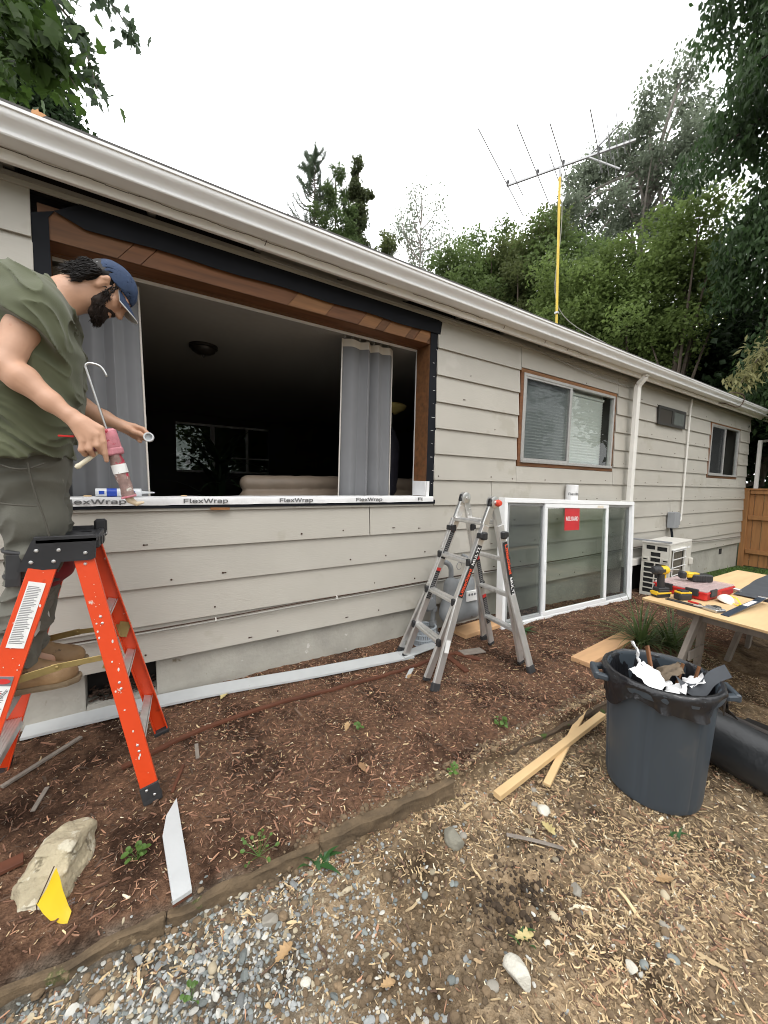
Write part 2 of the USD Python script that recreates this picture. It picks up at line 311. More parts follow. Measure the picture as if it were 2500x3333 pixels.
def ground_material():
    N = {'g': ('geometry', {}), 's': ('separate_xyz', {}),
         'w': ('noise_texture', {'scale': 2.2, 'detail': 6, 'roughness': .65}), 'fine': ('noise_texture', {'scale': 38, 'detail': 8, 'roughness': .7}), 'mid': ('noise_texture', {'scale': 9, 'detail': 6, 'roughness': .6}),
         'grain': ('voronoi_texture', {'scale': 150}),
         # bark mulch
         'mulch': ('rgb_ramp', {'ramp': [(.25, (.034, .019, .012)), (.45, (.10, .055, .034)), (.6, (.165, .094, .058)), (.8, (.31, .19, .12))]}),
         'dirt': ('rgb_ramp', {'ramp': [(.25, (.065, .043, .025)), (.5, (.15, .105, .062)), (.75, (.26, .195, .125))]}),
         'tan': ('rgb_ramp', {'ramp': [(.25, (.14, .10, .058)), (.5, (.29, .215, .135)), (.75, (.44, .35, .24))]}),
         'grey': ('rgb_ramp', {'ramp': [(.25, (.06, .052, .04)), (.5, (.17, .155, .125)), (.75, (.30, .28, .24))]}),
         'green': ('rgb_ramp', {'ramp': [(.3, (.02, .03, .008)), (.7, (.07, .11, .03))]}),
         # y of the bed's edge, softened by noise
         'yx': ('math', {'math_type': 'multiply_add', 'value2': .045}), 'yn': ('math', {'math_type': 'multiply_add', 'value2': .06}), 'bed': ('map_range', {'range_type': 'smoothstep', 'from_min': 1.40, 'from_max': 1.46, 'clamp': True}),
         'tanm': ('rgb_ramp', {'ramp': [(.46, (0, 0, 0)), (.60, (1, 1, 1))]}), 'dm': ('mix_color', {}),
         'gx': ('map_range', {'range_type': 'smoothstep', 'from_min': .95, 'from_max': .35, 'clamp': True}), 'gxn': ('math', {'math_type': 'multiply_add', 'value2': .55}), 'gm': ('mix_color', {}),
         'bm': ('mix_color', {}), 'pw': ('noise_texture', {'scale': 3.3, 'detail': 4, 'roughness': .6, 'distortion': .6}), 'pr': ('rgb_ramp', {'ramp': [(.38, (.34, .32, .31)), (.50, (.85, .85, .85)), (.66, (1.25, 1.22, 1.18))]}), 'pm': ('mix_color', {'blend_type': 'multiply', 'fac': 1.0, 'use_clamp': False}), 'far': ('map_range', {'range_type': 'smoothstep', 'from_min': 7.5, 'from_max': 9.5, 'clamp': True}), 'fm': ('mix_color', {}),
         'hsum': ('math', {'math_type': 'multiply_add', 'value2': .6}), 'b': ('bump', {'strength': .8, 'distance': .012}),
         'p': ('principled_bsdf', {'roughness': .95, 'specular_ior_level': .15})}
    L = [('g.position', 's.vector')] + [('g.position', k + '.vector') for k in ('w', 'fine', 'mid', 'grain')]
    L += [('fine.fac', k + '.fac') for k in ('mulch', 'dirt', 'tan', 'grey', 'green')]
    L += [('w.fac', 'tanm.fac'), ('tanm.color', 'dm.fac'), ('dirt.color', 'dm.a'), ('tan.color', 'dm.b'),
          ('mid.fac', 'gxn.value1'), ('s.x', 'gxn.value3'), ('gxn.value', 'gx.value'), ('gx.result', 'gm.fac'), ('dm.result', 'gm.a'), ('grey.color', 'gm.b'),
          ('mid.fac', 'yn.value1'), ('s.x', 'yx.value1'), ('s.y', 'yx.value3'), ('yx.value', 'yn.value3'), ('yn.value', 'bed.value'), ('bed.result', 'bm.fac'), ('gm.result', 'bm.a'), ('mulch.color', 'bm.b'),
          ('s.x', 'far.value'), ('far.result', 'fm.fac'), ('g.position', 'pw.vector'), ('pw.fac', 'pr.fac'), ('bm.result', 'pm.a'), ('pr.color', 'pm.b'), ('pm.result', 'fm.a'), ('green.color', 'fm.b'), ('fm.result', 'p.base_color'),
          ('grain.distance', 'hsum.value1'), ('fine.fac', 'hsum.value3'), ('hsum.value', 'b.height'), ('b.normal', 'p.normal')]
    return usdkit.material(stage, '/World/Looks/ground', N, L, surface='p.BSDF')
obj('ground', build_ground(), ground_material(), smooth=True, kind='structure', label='bare yard of bark mulch, brown dirt and gravel beside the house')

# ================================================================ house
WY = 2.75; E0, EX = .296, .2378
house = thing('house', 'low grey lap-sided house with an open picture window hole and white gutter', 'house')
OPEN = [(-.42, 2.31, 1.275, 2.93), (3.47, 5.49, 1.655, 2.705), (8.84, 10.46, 1.655, 2.70)]
def siding():
    XL, XR = -1.9, 11.06
    joints = {0: [3.9, 8.2], 1: [5.2], 2: [2.9], 3: [1.63, 7.4], 4: [3.1], 5: [], 6: [], 7: [], 8: [], 9: [], 10: [], 11: [4.4], -1: []}
    for i in range(0, 12):
        z0, z1 = E0 + EX * i, min(E0 + EX * i + .262, 2.955)
        cuts = sorted({XL, XR, 6.035, *joints.get(i, []), *[v for o in OPEN if o[2] < z1 - .01 and o[3] > z0 + .01 and not (o[3] < z0 + .03) for v in o[:2]]})
        for a, b in zip(cuts[:-1], cuts[1:]):
            lo, hi = z0, z1
            for (x0, x1, oz0, oz1) in OPEN:
                if a >= x0 - 1e-6 and b <= x1 + 1e-6:
                    if oz0 <= lo + .012 and oz1 >= min(hi, z0 + EX) - .004: lo = hi
                    elif oz0 > lo and oz0 < hi: hi = oz0
                    elif oz1 > lo and oz1 < hi: lo = oz1
            if hi - lo < .012: continue
            r = random.Random(i * 97 + int(a * 31)); g = .0018
            x0, x1 = a + g + r.uniform(0, .004), b - g - r.uniform(0, .004)
            f = lambda z: 2.733 + (z - z0) / .262 * .0185
            dz = r.uniform(-.0015, .0015)
            P = [(f(lo), lo + dz), (f(lo) + .0135, lo + dz), (f(hi) + .0075, hi), (f(hi) + .001, hi)]
            mm = extr_x(P, x0, x1)
            obj('siding_board', mm, m_siding if (i * 7 + int(a * 3)) % 3 else m_siding2, house)
siding()
# rusty nail heads left in the boards
nails = []
for i in range(0, 11):
    for x in np.arange(-1.2, 11, .43):
        x += random.uniform(-.13, .13); z = E0 + EX * i + random.uniform(.03, .06)
        if any(o[0] - .03 < x < o[1] + .03 and o[2] - .03 < z < o[3] for o in OPEN) or random.random() < .38: continue
        r = random.uniform(.0045, .0075)
        nails.append(place(trimesh.creation.cylinder(r, .004, sections=7), (x, 2.733 + .0035 - .002, z), rotx(90)))
        if random.random() < .25: nails.append(place(cbox(.02, .003, .006, 0), (x + .012, 2.7345, z)))
obj('nail_heads', nails, m_rust, house, kind='stuff')

# foundation with a broken crawlspace vent, wood and void behind it
fy0, fy1 = 2.775, 2.95
F = [bx(-2, -.29, fy0, fy1, -.6, .33), bx(.075, 11.05, fy0, fy1, -.6, .33), bx(-.29, .075, fy0, fy1, -.6, .075), bx(-.29, .075, fy0, fy1, .285, .33)]
obj('foundation', [F[0], F[1], F[3]], m_conc, house)
obj('vent_ledge', noisy(bx(-.289, .074, fy0 - .006, fy1, -.4, .085).subdivide().subdivide().subdivide(), .012, 14, 4), m_conc, house)
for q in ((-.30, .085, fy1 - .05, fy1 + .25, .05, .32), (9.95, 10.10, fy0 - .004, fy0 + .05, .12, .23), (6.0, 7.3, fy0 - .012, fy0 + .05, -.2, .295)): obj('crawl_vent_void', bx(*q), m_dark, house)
debris = [place(cbox(random.uniform(.01, .05), random.uniform(.004, .012), random.uniform(.004, .01), 0), (random.uniform(-.27, .06), random.uniform(2.79, 2.88), random.uniform(.085, .16)), rotz(random.uniform(0, 180)) @ rotx(random.uniform(-40, 40))) for _ in range(160)]
obj('vent_debris', debris, M('vent_litter', (.09, .05, .03), .9, .4, 30, island=.5), house, kind='stuff')
obj('ledge_board', bx(5.86, 6.80, 2.66, 2.732, .30, .395, .004), m_trim, house, label='white ledge board under the siding beside the heat pump')

# eave: gutter, fascia, rafter tails, blocking, soffit, roof
GX0, GX1 = -2.2, 11.6
gp = [(2.582, 3.075), (2.582, 2.974), (2.492, 2.974), (2.487, 2.979), (2.487, 2.992), (2.495, 2.997), (2.494, 3.004), (2.487, 3.013), (2.474, 3.022), (2.459, 3.029), (2.449, 3.037), (2.445, 3.046), (2.445, 3.060), (2.437, 3.061), (2.436, 3.074), (2.441, 3.077)]
inner = [(2.447, 3.070), (2.447, 3.046), (2.452, 3.040), (2.461, 3.032), (2.476, 3.025), (2.489, 3.016), (2.497, 3.004), (2.497, 2.996), (2.492, 2.990), (2.493, 2.977), (2.5795, 2.977), (2.5795, 3.075)]
xs_g = [GX0, 2.95, 7.1, GX1]
for a, b in zip(xs_g[:-1], xs_g[1:]):
    obj('gutter', extr_x(gp + inner, a + .001, b - .001), m_gutter, house, smooth=35)
for a, b in ((GX0, 2.62), (2.62, 8.0), (8.0, GX1)):
    fp = [(2.585, 2.925), (2.590, 2.920), (2.612, 2.920), (2.620, 2.926), (2.620, 3.085), (2.585, 3.085)]
    obj('fascia_board', extr_x(fp, a + .0015, b - .0015), m_fascia, house, smooth=20)
cracks = []
for x in np.arange(-1.5, 8, .05):
    if meshkit.noise(A(x * 1.7, 3, 1), 4) > .5: cracks.append(bx(x, x + .052, 2.5835, 2.586, 2.9655 + .003 * math.sin(x * 23), 2.9685 + .003 * math.sin(x * 23)))
obj('fascia_crack', cracks, m_rust, house, kind='stuff')
for x in (.72, 2.98, 3.62, 4.02): obj('fascia_nail', bar((x, 2.578, 2.935), (x + .012, 2.572, 2.968), .004, .004), m_rust, house)
raft = np.arange(-1.72, 11.2, .61)
for x in raft:
    P = [(2.622, 2.955), (2.765, 2.985), (2.765, 3.075), (2.622, 3.03)]
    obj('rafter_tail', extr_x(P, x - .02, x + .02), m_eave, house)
for a, b in zip(raft[:-1], raft[1:]):
    if (a < .2 and b > -.3) or (a < 2.7 and b > 2.35):
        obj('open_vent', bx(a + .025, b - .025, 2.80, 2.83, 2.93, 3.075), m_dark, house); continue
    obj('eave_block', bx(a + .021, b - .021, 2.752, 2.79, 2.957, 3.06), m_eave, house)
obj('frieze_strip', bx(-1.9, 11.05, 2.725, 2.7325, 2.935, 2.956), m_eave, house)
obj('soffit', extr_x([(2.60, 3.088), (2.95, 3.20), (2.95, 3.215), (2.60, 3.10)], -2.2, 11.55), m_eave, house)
RY, RZ = 6.9, 4.62
roofp = [(2.475, 3.088), (RY, RZ), (RY, RZ + .03), (2.475, 3.112)]
obj('roof', extr_x(roofp, -2.3, 11.65), m_roof, house)
obj('roof', extr_x([(RY, RZ), (11.35, 3.088), (11.35, 3.112), (RY, RZ + .03)], -2.3, 11.65), m_roof, house)
obj('drip_edge', extr_x([(2.470, 3.080), (2.475, 3.080), (2.475, 3.088), (2.52, 3.103), (2.52, 3.106), (2.470, 3.090)], -2.3, 11.65), m_gutter, house)
for x0, x1 in ((-2.0, -1.9), (11.0, 11.05)):
    obj('gable_wall', extr_x([(2.96, -.4), (10.9, -.4), (10.9, 3.15), (RY, 4.55), (2.96, 3.2)], x0, x1), m_siding, house)
FY = 8.55   # back wall with its window
FW = (.66, 2.46, 1.60, 2.49)
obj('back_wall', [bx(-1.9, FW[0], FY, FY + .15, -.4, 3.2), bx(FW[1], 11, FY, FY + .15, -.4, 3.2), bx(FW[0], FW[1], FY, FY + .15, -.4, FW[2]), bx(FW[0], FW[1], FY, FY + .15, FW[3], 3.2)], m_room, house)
fw = obj('back_window', [bx(FW[0], FW[1], FY - .02, FY + .06, FW[2] - .04, FW[2]), bx(FW[0], FW[1], FY - .02, FY + .06, FW[3], FW[3] + .04), bx(1.28, 1.36, FY - .02, FY + .06, FW[2], FW[3]), bx(1.98, 2.02, FY - .02, FY + .06, FW[2], FW[3]), bx(1.36, FW[1], FY, FY + .04, 1.86, 1.89)], m_drywall, house)
obj('pane', bx(FW[0], FW[1], FY + .03, FY + .034, FW[2], FW[3]), m_bglass, fw)
obj('ceiling', bx(-1.88, 5.6, 2.951, FY, 2.70, 2.74), m_ceil, house)
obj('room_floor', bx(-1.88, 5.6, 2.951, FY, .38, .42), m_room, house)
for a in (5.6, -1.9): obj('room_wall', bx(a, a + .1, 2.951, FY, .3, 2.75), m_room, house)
obj('room_wall', [bx(-1.8, -.392, 2.93, 2.95, .42, 2.70), bx(2.252, 5.6, 2.93, 2.95, .42, 2.70), bx(-.392, 2.252, 2.93, 2.95, .42, 1.30)], m_drywall, house)

# picture window hole
def wobble_strip(P, depth_y, amp=.002):      # polygon in xz on the wall, a thin sheet
    return prism(P, .003, XZ, (0, depth_y, 0))
obj('building_wrap', wobble_strip([(-.425, 1.262), (-.345, 1.262), (-.355, 2.80), (-.33, 2.84), (-.425, 2.80)], 2.752), m_wrap, house)
obj('building_wrap', wobble_strip([(2.232, 1.268), (2.325, 1.262), (2.318, 1.60), (2.326, 2.0), (2.316, 2.4), (2.322, 2.845), (2.232, 2.80)], 2.752), m_wrap, house)
top = [(-.33, 2.835)] + [(x, 2.792 + .006 * math.sin(x * 9) - .003 * x) for x in np.linspace(-.2, 2.2, 16)] + [(2.335, 2.79), (2.352, 2.90)] + [(x, 2.926 + .008 * math.sin(x * 3.1 + 1)) for x in np.linspace(2.2, -.1, 12)] + [(-.2, 2.925)]
tw = wobble_strip(top, 2.741); obj('building_wrap', tw, m_wrap, house)
obj('building_wrap', wobble_strip([(-.425, 1.263), (2.322, 1.263), (2.322, 1.30), (-.425, 1.30)], 2.7275), m_wrap, house)
obj('wrap_staple', [bx(2.262 + random.uniform(0, .04), 2.272 + random.uniform(0, .04) + .008, 2.7465, 2.7485, z, z + .003) for z in np.arange(1.45, 2.75, .12)], m_tape, house, kind='stuff')
jx = [-.40, -.06, .05, .93, 1.22, 1.50, 1.66, 1.74, 1.96, 2.05, 2.19, 2.32]      # diagonal sheathing boards over the header
mats = [m_fir, m_fir3, m_fir3, m_fir2, m_fir3, m_fir2, m_fir, m_fir2, m_fir, m_fir2, m_fir]
for k, (a, b) in enumerate(zip(jx[:-1], jx[1:])):
    s = .13; y = 2.756 + .002 * (k % 3)
    P = [(a + .002, 2.692), (b - .002, 2.692), (b - .002 + s, 2.86), (a + .002 + s, 2.86)]
    if k == 0: P[3] = (a, 2.86)
    if k == len(jx) - 2: P[2] = (b, 2.86)
    obj('sheathing_board', prism(P, .014, XZ, (0, y + .014, 0)), mats[k], house)
obj('header_beam', bx(-.40, 2.32, 2.775, 2.895, 2.692, 2.87, .003), m_fir3, house)
obj('header_trim', bx(-.40, 2.32, 2.897, 2.947, 2.690, 2.78, .002), m_fir, house)
obj('drywall_edge', [bx(-.39, 2.25, 2.9485, 2.965, 2.676, 2.70), bx(2.236, 2.251, 2.9485, 2.965, 1.30, 2.676), bx(-.391, -.376, 2.9485, 2.965, 1.30, 2.676)], m_drywall, house)
obj('jamb_stud', [bx(2.232, 2.272, 2.757, 2.947, 1.312, 2.69, .003)], m_fir, house)
obj('jamb_stud', [bx(-.412, -.372, 2.757, 2.947, 1.312, 2.69, .003)], m_fir, house)
obj('rough_sill', bx(-.41, 2.30, 2.757, 2.947, 1.27, 1.322, .002), m_fir, house)
def sill_sheet():
    n = 300; X = np.linspace(-.352, 2.296, n); wr = lambda s: np.array([meshkit.noise(A(x * 16, s, 0), 3) for x in X])
    rows = [(2.7215, 1.283), (2.7205, 1.305), (2.7215, 1.326), (2.727, 1.3325), (2.82, 1.329), (2.945, 1.330)]
    V, f = [], []
    for k, (y, z) in enumerate(rows):
        V.append(np.stack([X, y - .0035 * wr(k * .7), z + (.004 if k in (2, 3) else .003) * (wr(9 + k * .5) - .5)], 1))
    for k in range(len(rows) - 1):
        for i in range(n - 1): a = k * n + i; f.append([a, a + 1, a + 1 + n, a + n])
    return np.vstack(V), np.array(f)
tape = obj('sill_tape', sill_sheet(), m_tape, house, smooth=True, label='white flashing tape with grey lettering along the sill of the opening')
obj('upturn', [bx(2.222, 2.2305, 2.752, 2.945, 1.335, 1.47), bx(2.232, 2.266, 2.748, 2.7515, 1.31, 1.47)], m_tape, tape)
obj('upturn', [bx(-.371, -.362, 2.752, 2.945, 1.335, 1.49), bx(-.395, -.3555, 2.746, 2.7505, 1.275, 1.50)], m_tape, tape)
def lettering(t, x0, x1, z, h, y):
    tm = meshkit.text_mesh(t, 1.0, .0015 / h, bold=True); b = tm.bounds
    sx = (x1 - x0) / (b[1][0] - b[0][0])
    v = (tm.vertices - [b[0][0], 0, 0]) * [sx, h, h]
    return place(trimesh.Trimesh(v, tm.faces, process=False), (x0, y, z), XZ)
for t, a, b in (('lexWrap', -.315, -.055), ('FlexWrap', .245, .51), ('FlexWrap', .86, 1.115), ('FlexWrap', 1.485, 1.735), ('Fl', 2.115, 2.17)):
    obj('lettering', lettering(t, a, b, 1.2955, .026, 2.7165), m_ink, tape)
obj('sill_splinter', noisy(bx(.40, .52, 2.716, 2.728, 1.247, 1.262).subdivide().subdivide(), .006, 30, 2), m_fir2, house)

# side windows
def old_window(x0, x1, z0, z1, split, blinds, name):
    w = UsdGeom.Xform.Define(stage, numbered(ppath(house), name)).GetPrim()
    y = 2.735
    for k, b in enumerate((bx(x0 - .045, x1 + .045, 2.742, 2.80, z1, z1 + .04, .002), bx(x0 - .045, x1 + .045, 2.742, 2.80, z0 - .04, z0, .002), bx(x0 - .045, x0, 2.744, 2.80, z0, z1, .002), bx(x1, x1 + .045, 2.744, 2.80, z0, z1, .002))):
        bb = noisy(b.subdivide().subdivide(), .004, 18, k); obj('raw_framing', bb, (m_fir2, m_fir, m_fir3, m_fir)[k], w)
    t = .032
    obj('window_frame', [bx(x0, x1, y, y + .05, z1 - t, z1, .003), bx(x0, x1, y - .012, y + .05, z0, z0 + t, .003), bx(x0, x0 + t, y, y + .05, z0 + t, z1 - t, .003), bx(x1 - t, x1, y, y + .05, z0 + t, z1 - t, .003)], m_alu, w)
    obj('sash_rail', [bx(split - .022, split + .022, y + .004, y + .035, z0 + t, z1 - t, .003), bx(x0 + t, split - .022, y + .006, y + .03, z0 + t, z0 + t + .02), bx(x0 + t, split - .022, y + .006, y + .03, z1 - t - .02, z1 - t), bx(x0 + t, x0 + t + .02, y + .006, y + .03, z0 + t + .02, z1 - t - .02)], m_alu, w)
    obj('pane', bx(split + .01, x1 - t, y + .030, y + .034, z0 + t, z1 - t), m_glass, w)
    obj('pane', bx(x0 + t, split, y + .040, y + .044, z0 + t, z1 - t), m_glass, w)
    obj('insect_screen', bx(x0 + t + .02, split - .022, y + .016, y + .0175, z0 + t + .02, z1 - t - .02), m_screen, w)
    if blinds:
        S = []
        for z in np.arange(z0 + .06, z1 - .09, .034):
            S.append(place(cbox((x1 - .20) - (x0 + .05), .030, .0015, 0), ((x0 + x1 - .15) / 2, y + .066, z), rotx(-52)))
        S.append(bx(x0 + .05, x1 - .15, y + .07, y + .10, z1 - .085, z1 - .055))
        obj('blind_slats', S, m_blind, w, kind='stuff')
        obj('blind_cord', [bx(q, q + .004, y + .068, y + .071, z0 + .06, z1 - .08) for q in (x0 + .35, (x0 + x1) / 2 + .25, x1 - .5)], m_blind, w)
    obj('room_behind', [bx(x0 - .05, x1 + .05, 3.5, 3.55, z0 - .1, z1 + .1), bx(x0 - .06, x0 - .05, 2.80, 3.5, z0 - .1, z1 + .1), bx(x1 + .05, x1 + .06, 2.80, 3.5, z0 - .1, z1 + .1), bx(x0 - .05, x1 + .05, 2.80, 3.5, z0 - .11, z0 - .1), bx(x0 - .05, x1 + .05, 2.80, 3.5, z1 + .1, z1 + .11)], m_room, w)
    return w
old_window(3.53, 5.43, 1.70, 2.66, 4.42, True, 'side_window')
old_window(8.90, 10.40, 1.70, 2.65, 9.62, False, 'side_window')
vw = UsdGeom.Xform.Define(stage, numbered(ppath(house), 'small_window')).GetPrim()
m_bronze = M('bronze_frame', (.02, .018, .015), .45, .2)
obj('window_frame', [bx(6.66, 7.64, 2.71, 2.73, 2.42, 2.46), bx(6.66, 7.64, 2.71, 2.73, 2.66, 2.70), bx(6.66, 6.70, 2.71, 2.73, 2.46, 2.66), bx(7.60, 7.64, 2.71, 2.73, 2.46, 2.66), bx(7.12, 7.20, 2.708, 2.728, 2.46, 2.66)], m_bronze, vw)
obj('pane', bx(6.70, 7.12, 2.716, 2.72, 2.46, 2.66), M('dark_pane', (.03, .025, .02), .3, .2), vw)
obj('pane', bx(7.20, 7.60, 2.716, 2.72, 2.46, 2.66), M('pale_pane', (.12, .13, .12), .15, .1), vw)

# downspouts, conduit, cables
def downspout(x, ztop, zbot, elbow=True):
    d = UsdGeom.Xform.Define(stage, numbered(ppath(house), 'downspout')).GetPrim()
    w, h = .085, .06
    P = [(x, 2.55, 2.973), (x, 2.553, 2.945), (x, 2.632, 2.85), (x, 2.640, 2.82)] if elbow else [(x, 2.642, ztop), (x, 2.642, ztop - .02)]
    body = [bar(P[i], P[i + 1], w, h, (1, 0, 0) if 0 else (0, 1, 0.01), .006) for i in range(len(P) - 1)]
    body = [bar(p, q, h if False else w, h, (0, 1, .2), .006) for p, q in zip(P[:-1], P[1:])]
    obj('elbow', body, m_trim, d)
    obj('pipe', bx(x - w / 2, x + w / 2, 2.612, 2.672, zbot, P[-1][2] + .01, .006), m_trim, d)
    obj('strap', bx(x - w / 2 - .004, x + w / 2 + .004, 2.608, 2.735, zbot + .9, zbot + .935), m_trim, d)
downspout(5.80, 2.9, .33)
downspout(11.36, 2.52, -.1, False)
obj('gutter_pipe', bar((11.38, 2.64, 2.5), (12.5, 2.3, 2.60), .05, .05), m_eave, house)
m_box = M('grey_box', (.26, .27, .28), .5, .1)
cd = UsdGeom.Xform.Define(stage, numbered(ppath(house), 'conduit')).GetPrim()
obj('pipe', tube([(7.80, 2.70, 2.93), (7.80, 2.712, 2.78), (7.79, 2.712, 1.2), (7.78, 2.712, .98), (7.74, 2.70, .905), (7.66, 2.69, .895)], .014, 8), m_trim, cd, smooth=40)
obj('disconnect_box', [bx(7.28, 7.46, 2.62, 2.725, .80, 1.06, .006), bx(7.46, 7.62, 2.66, 2.725, .84, 1.03, .006)], m_box, cd)
obj('flexible_whip', tube(smoothline([(7.33, 2.68, .81), (7.33, 2.66, .70), (7.30, 2.62, .52)], 8), .018, 8), m_wrap, cd)
sidew = smoothline([(-1.2, 2.722, .503), (-.1, 2.722, .500), (.5, 2.722, .508), (1.1, 2.722, .523), (1.8, 2.723, .530), (2.6, 2.722, .54), (4.2, 2.722, .535), (6.5, 2.722, .55), (9, 2.722, .47), (11, 2.722, .43)], 80)
obj('wall_cable', tube(sidew + A(0, .004, .003), .0045, 6), m_rust, house, smooth=True, label='dark cable along the lower siding')
obj('wall_cable', [tube(sidew + A(0, -.004, -.012) + np.outer(np.sin(np.linspace(0, 20, 80)), A(0, 0, .004)), .0055, 6)], m_wire, house, smooth=True, label='pale thin cable sagging along the lower siding')
obj('cable_clip', [bx(x, x + .008, 2.714, 2.732, z - .014, z + .008) for x, z in ((.42, .507), (1.32, .527), (3.0, .54))], m_trim, house)
eavew = smoothline([(-.2, 2.735, 2.94), (.6, 2.73, 2.945), (1.4, 2.715, 2.925), (2.3, 2.71, 2.93), (3.6, 2.725, 2.925), (4.3, 2.715, 2.87), (5.9, 2.72, 2.83)], 60)
obj('eave_cable', tube(eavew, .005, 6), m_wire, house, smooth=True)
loop = thing('wire_loop', 'thin dark wire looped round the gutter near the far end', 'wire')
lp = smoothline([(8.6, 2.52, 3.09), (9.05, 2.45, 3.16), (9.25, 2.42, 3.10), (9.2, 2.43, 2.99), (8.75, 2.54, 2.955), (8.55, 2.60, 2.945)], 40)
obj('wire', tube(lp, .009, 6), m_rust, loop, smooth=True)
# ================================================================ orange stepladder
m_orange = M('orange_fibreglass', (.66, .060, .012), .38, .07, 3, bump=.05, bscale=120, spots=[((.62, .56, .48), 19, .685), ((.42, .045, .014), 5, .62), ((.30, .10, .05), 26, .70)])
m_blackp = M('black_plastic', (.018, .018, .020), .38, .25, 8, bump=.08, bscale=60, spots=[((.60, .60, .58), 13, .69)])
m_rubber = M('black_rubber', (.025, .025, .026), .75, .25, 20)
m_galv = M('ladder_aluminium', (.62, .61, .59), .38, .10, 8, stretch=(4, 4, .6), metal=.85, bump=.06, spots=[((.40, .38, .34), 7, .62)])
m_brass = M('zinc_dichromate', (.36, .27, .11), .38, .25, 12, metal=.75)
m_rivet = M('rivet_metal', (.70, .69, .67), .3, .1, metal=.9)
m_label = M('label_white', (.74, .74, .72), .5, .05, 20)
m_print = M('label_print', (.16, .16, .17), .6, .1)
m_red = M('label_red', (.55, .035, .03), .45, .1)
m_yellow = M('label_yellow', (.78, .60, .03), .45, .06)
step = thing('stepladder', 'orange fibreglass stepladder with black paint-spattered cap, man standing on it', 'ladder')
def channel(p, q, w, side, fl=.028, t=.005):
    """fibreglass channel: web facing `side` (unit y), flanges towards the inside"""
    p, q = A(*p), A(*q); s = A(0, side, 0); d = unit(q - p); x = unit(np.cross(d, s))
    parts = [bar(p, q, w, t, s, .001)]
    for e in (-1, 1):
        o = x * e * (w / 2 - t / 2) - s * (fl / 2)
        parts.append(bar(p + o, q + o, t, fl, s, .001))
    return parts
FR = {}
for nm, p, q, w, sd in (('front_rail', (-.640, 1.862, .0), (-.297, 1.966, 1.17), .084, -1), ('front_rail', (-.612, 2.505, .0), (-.292, 2.278, 1.17), .084, 1),
                        ('rear_rail', (.024, 1.902, .012), (-.201, 1.972, 1.165), .066, -1), ('rear_rail', (.082, 2.432, .01), (-.190, 2.272, 1.165), .066, 1)):
    o = obj(nm, channel(p, q, w, sd), m_orange, step); FR[(nm[0], sd)] = (A(*p), A(*q), w, o)
    d = unit(A(*q) - A(*p)); s = A(0, sd, 0)
    obj('foot', [bar(A(*p) - d * .004 + s * .004, A(*p) + d * .075 + s * .004, w + .008, .012, s, .002), bar(A(*p) - d * .012 - s * .012, A(*p) + d * .012 - s * .012, w + .008, .045, s, .004)], m_rubber, step)
    x = unit(np.cross(d, s))
    obj('rivets', [rivet(A(*p) + d * h + x * .012 * e + s * .011, s, .006, .003) for h, e in ((.025, 1), (.058, -1))], m_rivet, step, kind='stuff')
def on(key, z): p, q, w, _ = FR[key]; t = (z - p[2]) / (q[2] - p[2]); return p + t * (q - p)
for z in (.27, .565, .86):
    a, b = on(('f', -1), z) + A(0, .006, 0), on(('f', 1), z) - A(0, .006, 0)
    obj('front_step', [bar(a, b, .080, .004, (0, 0, 1)), bar(a + A(.038, 0, -.016), b + A(.038, 0, -.016), .004, .032), bar(a + A(-.038, 0, -.010), b + A(-.038, 0, -.010), .004, .02)] + [bar(a + A(k, 0, .003), b + A(k, 0, .003), .004, .003) for k in np.arange(-.032, .036, .011)], m_galv, step)
    z2 = z - .015
    a, b = on(('r', -1), z2) + A(-.004, .006, 0), on(('r', 1), z2) - A(.004, .006, 0)
    obj('rear_rung', [bar(a, b, .034, .005, (.35, 0, 1)), bar(a + A(-.016, 0, -.014), b + A(-.016, 0, -.014), .004, .032, (.35, 0, 1)), bar(a + A(.018, 0, -.014), b + A(.018, 0, -.014), .004, .026, (.35, 0, 1))], m_galv, step)
    d = unit(FR[('r', -1)][1] - FR[('r', -1)][0])
    obj('rivets', [rivet(on(('r', -1), z - .02 + k) + A(0, -.003, 0), (0, -1, 0)) for k in (0, .028)] + [rivet(on(('f', -1), z - .02 + k) + A(.01, -.003, 0), (0, -1, 0)) for k in (0,)], m_rivet, step, kind='stuff')
for sd, y0 in ((-1, .012), (1, -.012)):
    a, b = on(('f', sd), .665) + A(.0, y0, 0), on(('r', sd), .69) + A(0, y0, 0)
    mid = (a + b) / 2 + A(0, 0, .012)
    obj('spreader', [bar(a, mid, .003, .030, (0, 0, 1), .001), bar(mid + A(-.03, -.002 * sd, 0), b, .003, .024, (0, 0, 1), .001), rivet(mid + A(-.012, -.004, 0), (0, -1, 0), .007, .004)], m_brass, step)
    obj('spreader_plate', bar(b + A(-.012, 0, -.055), b + A(.012, 0, .02), .05, .003, (0, 1, 0), .001), m_brass, step)
